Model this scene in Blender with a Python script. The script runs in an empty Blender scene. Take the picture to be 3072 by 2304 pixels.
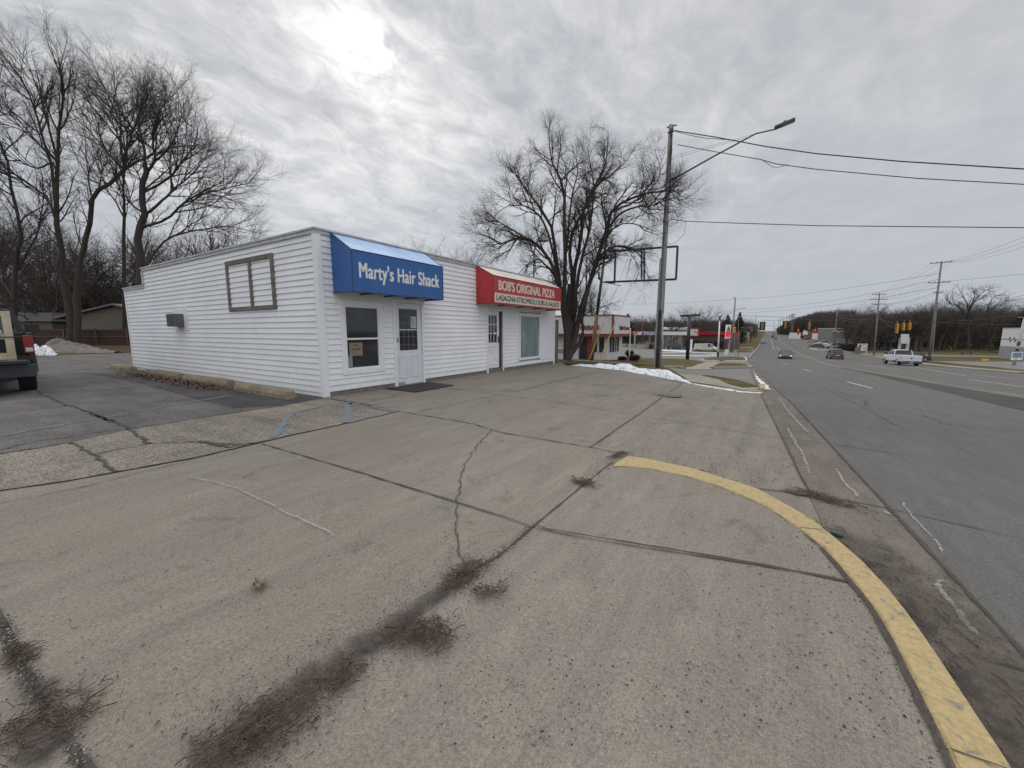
import bpy, bmesh, math, random
import numpy as np
from mathutils import Vector, Matrix
R = random.Random(7)
rad = math.radians
sc = bpy.context.scene
COL = sc.collection

# ------------------------------------------------------------------ camera
F = 1200.; PT = math.atan(159/F)
AZ = math.atan(768/(F*math.cos(PT)+159*math.sin(PT)))      # heading, left of the street direction (+Y)
EYE = 1.5
cam = bpy.data.cameras.new('camera'); camo = bpy.data.objects.new('camera', cam); COL.objects.link(camo)
camo.location = (0, 0, EYE); camo.rotation_euler = (math.pi/2-PT, 0, AZ)
cam.sensor_width = 36; cam.lens = 36*F/3072; cam.clip_end = 6000; cam.clip_start = 0.05
sc.camera = camo
sc.view_settings.view_transform = 'Standard'; sc.view_settings.look = 'None'
sc.view_settings.gamma = 1; sc.view_settings.exposure = 0.0
sc.cycles.max_bounces = 6; sc.cycles.transparent_max_bounces = 12

def ray(px, py):
    u = (px-1536)/F; v = (1152-py)/F
    fw = math.cos(PT)+v*math.sin(PT); up = v*math.cos(PT)-math.sin(PT)
    return (-math.sin(AZ)*fw+math.cos(AZ)*u, math.cos(AZ)*fw+math.sin(AZ)*u, up)

# ------------------------------------------------------------------ sky and sun
sd = Vector(ray(1090, 150)).normalized()
sun_el = math.asin(sd.z); sun_az = math.atan2(sd.x, sd.y)
w = bpy.data.worlds.new('World'); sc.world = w; w.use_nodes = True
nt = w.node_tree; N = nt.nodes; LK = nt.links
for n in list(N): N.remove(n)
def nd(t, **k):
    n = N.new(t)
    for a, b in k.items(): setattr(n, a, b)
    return n
def mth(op, a, b=None, c=None, clamp=False):
    n = N.new('ShaderNodeMath'); n.operation = op; n.use_clamp = clamp
    for i, q in enumerate((a, b, c)):
        if q is None: continue
        if isinstance(q, (int, float)): n.inputs[i].default_value = q
        else: LK.new(q, n.inputs[i])
    return n.outputs[0]
out = nd('ShaderNodeOutputWorld')
sky = nd('ShaderNodeTexSky', sky_type='NISHITA'); sky.sun_disc = False; sky.sun_elevation = sun_el; sky.sun_rotation = sun_az
sky.dust_density = 1
bg1 = nd('ShaderNodeBackground'); bg1.inputs[1].default_value = 0.05; LK.new(sky.outputs[0], bg1.inputs[0])
tc = nd('ShaderNodeTexCoord'); sep = nd('ShaderNodeSeparateXYZ'); LK.new(tc.outputs['Generated'], sep.inputs[0])
zc = mth('MAXIMUM', sep.outputs[2], 0.0)
za = mth('ADD', zc, 0.16)
cx = mth('DIVIDE', sep.outputs[0], za); cy = mth('DIVIDE', sep.outputs[1], za)
cmb = nd('ShaderNodeCombineXYZ'); LK.new(cx, cmb.inputs[0]); LK.new(cy, cmb.inputs[1])
mp = nd('ShaderNodeMapping'); mp.inputs['Rotation'].default_value = (0, 0, rad(78)); mp.inputs['Scale'].default_value = (1.0, 0.72, 1); mp.inputs['Location'].default_value = (3.1, 1.7, 0)
LK.new(cmb.outputs[0], mp.inputs[0])
def noise(scale, det, rough, dist):
    n = nd('ShaderNodeTexNoise'); n.inputs['Scale'].default_value = scale; n.inputs['Detail'].default_value = det
    n.inputs['Roughness'].default_value = rough; n.inputs['Distortion'].default_value = dist; LK.new(mp.outputs[0], n.inputs['Vector'])
    return n.outputs[0]
n1 = noise(3.0, 10, .60, .55); n2 = noise(9, 8, .62, .9); n3 = noise(.7, 3, .5, .2)
mix = mth('ADD', mth('ADD', mth('MULTIPLY', n1, .53), mth('MULTIPLY', n2, .36)), mth('MULTIPLY', n3, .27))
ramp = nd('ShaderNodeValToRGB'); cr = ramp.color_ramp
cr.elements[0].position = .45; cr.elements[0].color = (.46, .485, .54, 1)
cr.elements[1].position = .70; cr.elements[1].color = (.98, .98, .975, 1)
e = cr.elements.new(.565); e.color = (.66, .675, .71, 1)
LK.new(mix, ramp.inputs[0])
# the cloud sheet is thin and even over the street, broken up over the shop
ev = nd('ShaderNodeVectorMath', operation='DOT_PRODUCT'); LK.new(tc.outputs['Generated'], ev.inputs[0]); ev.inputs[1].default_value = (.93, .37, 0)
evr = nd('ShaderNodeMapRange'); evr.inputs[1].default_value = -.35; evr.inputs[2].default_value = .5; evr.inputs[3].default_value = 0; evr.inputs[4].default_value = .72; LK.new(ev.outputs['Value'], evr.inputs[0])
emix = nd('ShaderNodeMixRGB'); LK.new(evr.outputs[0], emix.inputs[0]); LK.new(ramp.outputs[0], emix.inputs[1]); emix.inputs[2].default_value = (.66, .67, .70, 1)
# smoother and greyer towards the horizon
hz = nd('ShaderNodeMapRange'); hz.inputs[1].default_value = 0.0; hz.inputs[2].default_value = .42; LK.new(zc, hz.inputs[0])
hmix = nd('ShaderNodeMixRGB'); LK.new(hz.outputs[0], hmix.inputs[0])
hmix.inputs[1].default_value = (.56, .60, .67, 1); LK.new(emix.outputs[0], hmix.inputs[2])
# a veiled sun behind the cloud
dt = nd('ShaderNodeVectorMath', operation='DOT_PRODUCT'); LK.new(tc.outputs['Generated'], dt.inputs[0]); dt.inputs[1].default_value = sd
dd = mth('MAXIMUM', dt.outputs['Value'], 0)
g1 = mth('MULTIPLY', mth('POWER', dd, 16), .12)
n4 = noise(9, 6, .6, .8)
shp = nd('ShaderNodeMapRange'); shp.inputs[1].default_value = .40; shp.inputs[2].default_value = .62; LK.new(mth('ADD', mth('MULTIPLY', n2, .5), mth('MULTIPLY', n4, .5)), shp.inputs[0])
g2 = mth('ADD', mth('MULTIPLY', mth('POWER', dd, 420), mth('MULTIPLY', shp.outputs[0], .5)), mth('MULTIPLY', mth('POWER', dd, 1800), mth('MULTIPLY', shp.outputs[0], 1.6)))
glow = mth('ADD', g1, g2)
gcol = nd('ShaderNodeMixRGB', blend_type='ADD'); gcol.inputs[0].default_value = 1
gv = nd('ShaderNodeVectorMath', operation='SCALE'); gv.inputs[0].default_value = (1, .985, .94); LK.new(glow, gv.inputs['Scale'])
LK.new(hmix.outputs[0], gcol.inputs[1]); LK.new(gv.outputs[0], gcol.inputs[2])
# overcast skies are brightest overhead
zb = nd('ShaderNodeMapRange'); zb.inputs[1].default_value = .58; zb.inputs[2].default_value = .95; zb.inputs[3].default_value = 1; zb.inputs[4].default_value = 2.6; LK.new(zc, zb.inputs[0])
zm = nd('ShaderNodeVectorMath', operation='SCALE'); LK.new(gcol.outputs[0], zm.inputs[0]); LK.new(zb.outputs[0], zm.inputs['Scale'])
# plus an added brightening behind the camera, out of view, to light the walls
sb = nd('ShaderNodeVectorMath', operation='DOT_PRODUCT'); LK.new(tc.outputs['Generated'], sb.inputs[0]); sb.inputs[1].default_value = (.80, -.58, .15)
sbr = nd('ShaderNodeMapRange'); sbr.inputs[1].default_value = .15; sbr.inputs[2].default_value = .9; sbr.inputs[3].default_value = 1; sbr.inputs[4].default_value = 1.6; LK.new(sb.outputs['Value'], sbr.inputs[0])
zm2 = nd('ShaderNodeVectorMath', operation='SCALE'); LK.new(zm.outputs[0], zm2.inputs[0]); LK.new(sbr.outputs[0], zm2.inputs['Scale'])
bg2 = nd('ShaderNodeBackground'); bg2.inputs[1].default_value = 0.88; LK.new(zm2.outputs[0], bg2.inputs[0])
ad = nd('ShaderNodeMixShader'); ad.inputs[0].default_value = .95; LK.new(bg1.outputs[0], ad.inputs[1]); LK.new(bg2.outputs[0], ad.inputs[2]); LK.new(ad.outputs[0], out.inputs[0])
sl = bpy.data.lights.new('sun', 'SUN'); sl.energy = 0.8; sl.angle = rad(14); sl.color = (1, .97, .92)
so = bpy.data.objects.new('sun', sl); COL.objects.link(so); so.rotation_euler = (-sd).to_track_quat('-Z', 'Y').to_euler(); so.location = (0, 0, 40)

# ------------------------------------------------------------------ terrain: the street falls away ahead, then climbs far off
LOT = [(-400, 0), (16, 0), (20, -.18), (25, -.55), (34, -1.25)]
RD = [(-400, .15), (-8, .08), (0, -.02), (3, -.1), (6.5, -.2), (9, -.3), (13.5, -.47), (16, -.58), (24, -.88), (34, -1.25), (45, -1.75), (55, -2.2), (65, -2.6), (80, -3.1), (100, -3.4), (150, -4.0), (190, -3.9), (250, -3.2), (390, -2.0), (650, 0), (900, 1.45), (2600, 1.45)]
KS = 1.19
def lin(T, y):
    for (a, b), (c, d) in zip(T, T[1:]):
        if y <= c: return b+(d-b)*(y-a)/(c-a)
    return T[-1][1]
def g(x, y):
    r = lin(RD, y)
    if y >= 34 or x >= 0: return r
    l = lin(LOT, y); s = max(0., min(1., (x+7)/7))
    return l+(r-l)*s
def GP(px, py, dz=0):
    d = ray(px, py); t = 0
    while t < 3000:
        t2 = t+max(.03, t*.003)
        if EYE+d[2]*t2 < g(d[0]*t2, d[1]*t2)+dz: break
        t = t2
    if t < 3000:
        for _ in range(12):
            m_ = (t+t2)/2
            if EYE+d[2]*m_ < g(d[0]*m_, d[1]*m_)+dz: t2 = m_
            else: t = m_
    return (d[0]*t, d[1]*t)
def GZ(px, py, dz=0):
    x, y = GP(px, py, dz); return (x, y, g(x, y)+dz)
def fwd(x, y): return -math.sin(AZ)*x+math.cos(AZ)*y
def P3(px, py, D):
    u = (px-1536)/F; v = (1152-py)/F; q = math.cos(PT)+v*math.sin(PT)
    r = u/q*D; z = EYE+D*(v*math.cos(PT)-math.sin(PT))/q
    return Vector((-math.sin(AZ)*D+math.cos(AZ)*r, math.cos(AZ)*D+math.sin(AZ)*r, z))
def PY(px, py, Y):
    d = ray(px, py); t = Y/d[1]; return Vector((d[0]*t, Y, EYE+d[2]*t))
def PX(px, py, X):
    d = ray(px, py); t = X/d[0]; return Vector((X, d[1]*t, EYE+d[2]*t))
def HT(x, y, py): return P3(1536, py, fwd(x, y)).z

# ------------------------------------------------------------------ materials
MATS = {}
def newmat(name):
    m = bpy.data.materials.new(name); m.use_nodes = True
    b = m.node_tree.nodes['Principled BSDF']; return m, m.node_tree, b
def tn(t, ty, **k):
    n = t.nodes.new(ty)
    for a, b in k.items(): setattr(n, a, b)
    return n
def tnoise(t, vec, scale, det=4, rough=.55, dist=0):
    n = tn(t, 'ShaderNodeTexNoise'); n.inputs['Scale'].default_value = scale; n.inputs['Detail'].default_value = det
    n.inputs['Roughness'].default_value = rough; n.inputs['Distortion'].default_value = dist
    t.links.new(vec, n.inputs['Vector']); return n.outputs[0]
def tmap(t, vec, s=(1, 1, 1), r=(0, 0, 0)):
    n = tn(t, 'ShaderNodeMapping'); n.inputs['Scale'].default_value = s; n.inputs['Rotation'].default_value = r
    t.links.new(vec, n.inputs[0]); return n.outputs[0]
def tramp(t, fac, stops):
    n = tn(t, 'ShaderNodeValToRGB'); c = n.color_ramp
    while len(c.elements) < len(stops): c.elements.new(.5)
    for el, (p, col) in zip(c.elements, stops):
        el.position = p; el.color = (*col, 1) if len(col) == 3 else col
    t.links.new(fac, n.inputs[0]); return n.outputs[0]
def tmix(t, fac, a, b, mode='MIX'):
    n = tn(t, 'ShaderNodeMixRGB', blend_type=mode)
    for i, q in zip((0, 1, 2), (fac, a, b)):
        if isinstance(q, (int, float)): n.inputs[i].default_value = q
        elif isinstance(q, tuple): n.inputs[i].default_value = (*q, 1)
        else: t.links.new(q, n.inputs[i])
    return n.outputs[0]
def tbump(t, b, h, s, d=.02):
    n = tn(t, 'ShaderNodeBump'); n.inputs['Strength'].default_value = s; n.inputs['Distance'].default_value = d
    t.links.new(h, n.inputs['Height']); t.links.new(n.outputs[0], b.inputs['Normal'])
def M(name, col, rough=.6, met=0, var=.18, scale=3., bump=.0, bscale=30, emit=0, spec=.5, stretch=(1, 1, 1)):
    if name in MATS: return MATS[name]
    m, t, b = newmat(name); v = tn(t, 'ShaderNodeTexCoord').outputs['Object']
    v = tmap(t, v, stretch)
    n = tnoise(t, v, scale, 6, .65)
    lo = tuple(c*(1-var) for c in col); hi = tuple(min(1, c*(1+var)) for c in col)
    c = tramp(t, n, [(.3, lo), (.7, hi)])
    t.links.new(c, b.inputs['Base Color']); b.inputs['Roughness'].default_value = rough; b.inputs['Metallic'].default_value = met
    b.inputs['Specular IOR Level'].default_value = spec
    if bump: tbump(t, b, tnoise(t, v, bscale, 5), bump)
    if emit:
        t.links.new(c, b.inputs['Emission Color']); b.inputs['Emission Strength'].default_value = emit
    MATS[name] = m; return m
def concrete(name, base, tint, broom=(0, 0, 0), dark=.0, spots=True, fine=1.0, contrast=.15):
    m, t, b = newmat(name); v = tn(t, 'ShaderNodeTexCoord').outputs['Object']
    big = tnoise(t, v, .45, 5, .6, .3); mid = tnoise(t, tmap(t, v, (3.2, .7, 1), broom), 1.5, 6, .65, .4); fin = tnoise(t, v, 60, 3, .7)
    gr = tnoise(t, v, 230, 2, .6)
    lo = tuple(c*(1-contrast) for c in base); hi = tuple(c*(1+contrast) for c in base)
    c = tramp(t, mid, [(.32, lo), (.68, hi)])
    c = tmix(t, tramp(t, big, [(.42, (0, 0, 0)), (.62, (.55, .55, .55))]), c, tint)
    c = tmix(t, .45*fine, c, tramp(t, fin, [(.34, (.42, .42, .42)), (.5, (1, 1, 1)), (.7, (1.4, 1.4, 1.4))]), 'MULTIPLY')
    c = tmix(t, .38*fine, c, tramp(t, gr, [(.38, (.3, .3, .3)), (.52, (1, 1, 1)), (.64, (1.7, 1.7, 1.7))]), 'MULTIPLY')
    # broom strokes and tyre wear
    br = tnoise(t, tmap(t, v, (90, 1.6, 1), broom), 1.2, 3, .6)
    c = tmix(t, .25, c, tramp(t, br, [(.3, (.72, .72, .72)), (.5, (1, 1, 1)), (.68, (1.22, 1.21, 1.18))]), 'MULTIPLY')
    ty = tnoise(t, tmap(t, v, (1.5, .13, 1), (0, 0, rad(-24))), 1.1, 5, .55, .6)
    c = tmix(t, .38, c, tramp(t, ty, [(.30, (.70, .69, .71)), (.46, (1, 1, 1)), (.72, (1.1, 1.095, 1.06))]), 'MULTIPLY')
    if spots:
        vo = tn(t, 'ShaderNodeTexVoronoi'); vo.inputs['Scale'].default_value = 7; t.links.new(v, vo.inputs['Vector'])
        c = tmix(t, .8, c, tramp(t, vo.outputs['Distance'], [(.045, (.35, .33, .31)), (.085, (1, 1, 1))]), 'MULTIPLY')
        pt = tnoise(t, v, 1.7, 7, .75, .8)
        c = tmix(t, .8, c, tramp(t, pt, [(.33, (.62, .60, .60)), (.43, (1, 1, 1))]), 'MULTIPLY')
    t.links.new(c, b.inputs['Base Color']); b.inputs['Roughness'].default_value = .88; b.inputs['Specular IOR Level'].default_value = .3
    h = tn(t, 'ShaderNodeMath', operation='ADD'); t.links.new(fin, h.inputs[0]); t.links.new(br, h.inputs[1])
    tbump(t, b, h.outputs[0], .35, .012)
    MATS[name] = m; return m
def aggregate(name, cols, scale=75, base=.25):
    m, t, b = newmat(name); v = tn(t, 'ShaderNodeTexCoord').outputs['Object']
    vo = tn(t, 'ShaderNodeTexVoronoi'); vo.inputs['Scale'].default_value = scale; t.links.new(v, vo.inputs['Vector'])
    sp = tn(t, 'ShaderNodeSeparateColor'); t.links.new(vo.outputs['Color'], sp.inputs[0])
    c = tramp(t, sp.outputs[0], [(i/(len(cols)-1), q) for i, q in enumerate(cols)])
    big = tnoise(t, v, 1.1, 5, .65, .4)
    c = tmix(t, .9, c, tramp(t, big, [(.3, (.68, .67, .69)), (.7, (1.2, 1.19, 1.15))]), 'MULTIPLY')
    st = tnoise(t, tmap(t, v, (.25, 2.2, 1), (0, 0, rad(8))), 1.3, 5, .6, .3)
    c = tmix(t, .7, c, tramp(t, st, [(.35, (.76, .76, .78)), (.6, (1.1, 1.1, 1.1))]), 'MULTIPLY')
    t.links.new(c, b.inputs['Base Color']); b.inputs['Roughness'].default_value = .9; b.inputs['Specular IOR Level'].default_value = .25
    tbump(t, b, vo.outputs['Distance'], .5, .006)
    MATS[name] = m; return m
def worn_paint(name, paint, under, thr=.5, scale=9, soft=.05, rough=.75):
    m, t, b = newmat(name); v = tn(t, 'ShaderNodeTexCoord').outputs['Object']
    n = tnoise(t, v, scale, 9, .78, .4)
    k = tramp(t, n, [(thr-soft, (0, 0, 0)), (thr+soft, (1, 1, 1))])
    f = tnoise(t, v, 40, 4, .6); p = tramp(t, f, [(.3, tuple(c*.78 for c in paint)), (.7, tuple(c*1.15 for c in paint))])
    t.links.new(tmix(t, k, p, under), b.inputs['Base Color']); b.inputs['Roughness'].default_value = rough
    tbump(t, b, f, .25, .01); MATS[name] = m; return m
def alpha_stain(name, col, thr=.5, scale=6, soft=.12, mx=1.0):
    """thin layer whose coverage breaks up towards the rim (vertex attribute 'cover')"""
    m, t, b = newmat(name); v = tn(t, 'ShaderNodeTexCoord').outputs['Object']
    at = tn(t, 'ShaderNodeAttribute', attribute_name='cover')
    n = tnoise(t, v, scale, 9, .75, .5)
    a = tn(t, 'ShaderNodeMath', operation='ADD'); t.links.new(at.outputs['Fac'], a.inputs[0]); t.links.new(n, a.inputs[1])
    k = tramp(t, a.outputs[0], [(min(.98, thr), (0, 0, 0)), (min(.999, thr+soft), (mx, mx, mx))])
    f = tnoise(t, v, 70, 4, .7); t.links.new(tramp(t, f, [(.3, tuple(c*.55 for c in col)), (.72, tuple(c*1.6 for c in col))]), b.inputs['Base Color'])
    b.inputs['Roughness'].default_value = .95; t.links.new(k, b.inputs['Alpha']); tbump(t, b, f, .6, .01)
    MATS[name] = m; return m
def grass_mat(name, a, bb, c2):
    m, t, b = newmat(name); v = tn(t, 'ShaderNodeTexCoord').outputs['Object']
    n = tnoise(t, v, 14, 8, .75); n2 = tnoise(t, v, .5, 5, .6, .5)
    c = tramp(t, n, [(.32, a), (.52, bb), (.7, c2)])
    c = tmix(t, .9, c, tramp(t, n2, [(.35, (.62, .62, .6)), (.65, (1.3, 1.25, 1.1))]), 'MULTIPLY')
    t.links.new(c, b.inputs['Base Color']); b.inputs['Roughness'].default_value = 1; b.inputs['Specular IOR Level'].default_value = .1
    tbump(t, b, n, .8, .06); MATS[name] = m; return m
def glass(name, col=(.02, .024, .028), rough=.06):
    m, t, b = newmat(name); v = tn(t, 'ShaderNodeTexCoord').outputs['Object']
    n = tnoise(t, v, 1.6, 4, .6)
    t.links.new(tramp(t, n, [(.3, tuple(c*.6 for c in col)), (.7, tuple(c*1.6 for c in col))]), b.inputs['Base Color'])
    b.inputs['Roughness'].default_value = rough; b.inputs['Specular IOR Level'].default_value = .6; MATS[name] = m; return m

m_conc = concrete('weathered_concrete', (.213, .190, .156), (.192, .166, .134))
m_conc2 = concrete('smooth_slab_concrete', (.219, .196, .163), (.20, .176, .144), broom=(0, 0, rad(35)))
m_walk = concrete('sidewalk_concrete', (.285, .25, .195), (.26, .23, .185), spots=False)
m_road = concrete('road_concrete', (.122, .117, .109), (.110, .106, .10), broom=(0, 0, 0), spots=False, contrast=.12)
m_gutter = concrete('gutter_concrete', (.155, .135, .112), (.13, .105, .082), spots=True, contrast=.2)
m_agg = aggregate('exposed_aggregate', [(.07, .06, .05), (.16, .142, .118), (.22, .195, .16), (.33, .295, .24), (.125, .108, .09)])
m_asph = aggregate('parking_asphalt', [(.045, .043, .040), (.095, .09, .084), (.13, .123, .115), (.20, .19, .175), (.07, .067, .063)], 95)
m_patch = aggregate('dark_asphalt', [(.035, .034, .035), (.06, .058, .059), (.08, .078, .077), (.11, .106, .104)], 110)
m_grass = grass_mat('winter_grass', (.06, .054, .028), (.105, .088, .045), (.165, .135, .072))
m_dirt = grass_mat('leaf_litter', (.035, .025, .02), (.085, .055, .04), (.15, .10, .07))
m_far = grass_mat('far_ground', (.07, .06, .04), (.12, .10, .065), (.17, .145, .10))
m_joint = M('joint_filler', (.062, .052, .045), .95, bump=.5)
m_white = M('white_trim', (.74, .75, .77), .45, var=.05)
m_pwhite = M('painted_white', (.72, .72, .71), .5, var=.1)
m_black = M('black_metal', (.02, .02, .022), .5)
m_dgrey = M('dark_grey_metal', (.06, .062, .066), .45)
m_grey = M('galvanised', (.33, .34, .36), .5, .3, var=.12)
m_wood = M('weathered_wood', (.23, .20, .165), .85, var=.35, scale=6, bump=.5, stretch=(1, 6, 1))
m_pole = M('pole_wood', (.22, .19, .165), .9, var=.3, scale=4, bump=.5, stretch=(5, 5, .5))
m_bark = M('bark', (.05, .041, .036), .95, var=.4, scale=5, bump=.8, bscale=14, stretch=(3, 3, .6))
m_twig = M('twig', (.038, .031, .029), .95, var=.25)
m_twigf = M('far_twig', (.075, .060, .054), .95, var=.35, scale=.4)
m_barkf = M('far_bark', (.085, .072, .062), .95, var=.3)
m_rub = M('rubber', (.018, .018, .019), .85, bump=.3)
m_red = M('red_paint', (.42, .035, .04), .5, var=.1)
m_glass = glass('dark_glass')
m_yel = M('signal_yellow', (.62, .36, .04), .5)
m_snow = None

# ------------------------------------------------------------------ object helpers
def tag(o, label=None, cat=None, group=None, kind=None):
    if label: o['label'] = label
    if cat: o['category'] = cat
    if group: o['group'] = group
    if kind: o['kind'] = kind
    return o
def thing(name, label, cat, loc=(0, 0, 0), rz=0, group=None):
    o = bpy.data.objects.new(name, None); COL.objects.link(o); o.location = loc; o.rotation_euler = (0, 0, rz); o.empty_display_size = .2
    return tag(o, label, cat, group)
def rootloc(o):
    v = Vector((0, 0, 0))
    while o is not None: v += o.location; o = o.parent
    return v
class MB:
    def __init__(s): s.v = []; s.f = []
    def add(s, vs, fs):
        n = len(s.v); s.v += [tuple(p) for p in vs]; s.f += [tuple(n+i for i in q) for q in fs]; return s
    def box(s, a, b, rz=0, c=None):
        x0, y0, z0 = a; x1, y1, z1 = b
        vs = [Vector((x, y, z)) for z in (z0, z1) for x, y in ((x0, y0), (x1, y0), (x1, y1), (x0, y1))]
        if rz:
            c = Vector(c) if c is not None else Vector(((x0+x1)/2, (y0+y1)/2, 0)); m = Matrix.Rotation(rz, 3, 'Z'); c = Vector((c[0], c[1], 0))
            vs = [m @ (p-c)+c for p in vs]
        return s.add(vs, [(3, 2, 1, 0), (4, 5, 6, 7), (0, 1, 5, 4), (1, 2, 6, 5), (2, 3, 7, 6), (3, 0, 4, 7)])
    def obox(s, o, ax, ay, az):
        """box from corner o spanned by three vectors"""
        o, ax, ay, az = map(Vector, (o, ax, ay, az))
        vs = [o, o+ax, o+ax+ay, o+ay, o+az, o+ax+az, o+ax+ay+az, o+ay+az]
        fs = [(3, 2, 1, 0), (4, 5, 6, 7), (0, 1, 5, 4), (1, 2, 6, 5), (2, 3, 7, 6), (3, 0, 4, 7)]
        if ax.cross(ay).dot(az) < 0: fs = [q[::-1] for q in fs]
        return s.add(vs, fs)
    def tube(s, pts, r, n=8, cap=True):
        pts = [Vector(p) for p in pts]; rs = r if isinstance(r, (list, tuple)) else [r]*len(pts); vs = []
        for i, p in enumerate(pts):
            d = (pts[min(i+1, len(pts)-1)]-pts[max(i-1, 0)]).normalized()
            a = d.orthogonal() if i == 0 else (a0-d*a0.dot(d))
            a = a.normalized(); a0 = a; b = d.cross(a)
            vs += [p+(a*math.cos(2*math.pi*k/n)+b*math.sin(2*math.pi*k/n))*rs[i] for k in range(n)]
        fs = [(i*n+k, i*n+(k+1) % n, (i+1)*n+(k+1) % n, (i+1)*n+k) for i in range(len(pts)-1) for k in range(n)]
        if cap: fs += [tuple(range(n))[::-1], tuple((len(pts)-1)*n+k for k in range(n))]
        return s.add(vs, fs)
    def prism(s, poly, n, d):
        """flat polygon (3-D points) extruded by vector"""
        d = Vector(d); P = [Vector(p) for p in poly]; k = len(P); nn = sum(((P[i]-P[0]).cross(P[(i+1) % k]-P[0]) for i in range(1, k-1)), Vector())
        if nn.dot(d) < 0: P = P[::-1]
        fs = [tuple(range(k))[::-1], tuple(range(k, 2*k))]+[(i, (i+1) % k, k+(i+1) % k, k+i) for i in range(k)]
        return s.add(P+[p+d for p in P], fs)
    def build(s, name, mat, parent=None, smooth=False, bevel=0, local=False):
        off = Vector((0, 0, 0)) if (parent is None or local) else rootloc(parent)
        me = bpy.data.meshes.new(name); me.from_pydata([tuple(Vector(p)-off) for p in s.v], [], s.f); me.materials.append(mat)
        if smooth: me.polygons.foreach_set('use_smooth', [True]*len(me.polygons))
        o = bpy.data.objects.new(name, me); COL.objects.link(o); o.parent = parent
        if bevel:
            bv = o.modifiers.new('bevel', 'BEVEL'); bv.width = bevel; bv.segments = 2; bv.limit_method = 'ANGLE'
        return o
def kids(o): return [c for c in bpy.data.objects if c.parent == o]
def dup(o, loc=None, rz=None, scale=None, label=None, parent=None, mats=None):
    def cp(q, par):
        c = q.copy(); COL.objects.link(c); c.parent = par
        for h in KID.get(q.name, []): cp(h, c)
        return c
    KID = {}
    for c in bpy.data.objects:
        if c.parent: KID.setdefault(c.parent.name, []).append(c)
    r = cp(o, parent)
    if loc is not None: r.location = loc
    if rz is not None: r.rotation_euler[2] = rz
    if scale is not None: r.scale = scale if hasattr(scale, '__len__') else (scale,)*3
    if label: r['label'] = label
    return r
def text(body, name, size, origin, right, up, mat, parent, sx=1.0, ext=.004, bold=.0, center=False, gap=1.0):
    cu = bpy.data.curves.new('txt', 'FONT'); cu.body = body; cu.size = size; cu.extrude = ext; cu.space_character = gap
    if center: cu.align_x = 'CENTER'
    to = bpy.data.objects.new('txt', cu); COL.objects.link(to)
    me = bpy.data.meshes.new_from_object(to.evaluated_get(bpy.context.evaluated_depsgraph_get()))
    bpy.data.objects.remove(to); me.name = name
    r = Vector(right).normalized(); u = Vector(up).normalized(); n = r.cross(u)
    o0 = Vector(origin)-(rootloc(parent) if parent else Vector())
    for vtx in me.vertices:
        c = vtx.co.copy(); vtx.co = o0+r*c.x*sx+u*c.y+n*c.z
    if bold:                                      # heavier strokes: the outline again, nudged sideways and a hair behind
        vs = [v.co.copy() for v in me.vertices]; fs = [tuple(p.vertices) for p in me.polygons]; mb = MB()
        for i, (a, b) in enumerate(((0, 0), (bold, bold*.5), (-bold, -bold*.5), (bold, -bold*.5), (-bold, bold*.5))): mb.add([v+r*a+u*b-n*(.0007*i*max(1, size)) for v in vs], fs)
        me.clear_geometry(); me.from_pydata([tuple(v) for v in mb.v], [], mb.f)
    me.materials.clear(); me.materials.append(mat)
    o = bpy.data.objects.new(name, me); COL.objects.link(o); o.parent = parent; return o
def sheet(name, poly, dz, mat, kind='structure', label=None, cat=None, cover=None):
    """flat surface that follows the terrain, cut where the terrain bends"""
    bm = bmesh.new(); vs = [bm.verts.new((x, y, 0)) for x, y in poly]; bm.faces.new(vs)
    xs = [p[0] for p in poly]; ys = [p[1] for p in poly]
    cy = sorted(set([k for k, _ in RD+LOT]+[i for i in range(-12, 41)])); cxs = [-7, -6, -5, -4, -3, -2, -1, 0]
    for c in cy:
        if min(ys) < c < max(ys):
            bmesh.ops.bisect_plane(bm, geom=bm.verts[:]+bm.edges[:]+bm.faces[:], plane_co=(0, c, 0), plane_no=(0, 1, 0), dist=1e-5)
    for c in cxs:
        if min(xs) < c < max(xs):
            bmesh.ops.bisect_plane(bm, geom=bm.verts[:]+bm.edges[:]+bm.faces[:], plane_co=(c, 0, 0), plane_no=(1, 0, 0), dist=1e-5)
    for v in bm.verts: v.co.z = g(v.co.x, v.co.y)+dz
    bmesh.ops.triangulate(bm, faces=bm.faces[:])
    for f in bm.faces:
        if f.normal.z < 0: f.normal_flip()
    me = bpy.data.meshes.new(name); bm.to_mesh(me); bm.free(); me.materials.append(mat)
    o = bpy.data.objects.new(name, me); COL.objects.link(o)
    return tag(o, label, cat, kind=kind)
def pg(pts, f=None):
    return [GP(*(f(*p) if f else p)) for p in pts]
def crop(x0, y0, s): return lambda x, y: (x0+x*s, y0+y*s)
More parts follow.
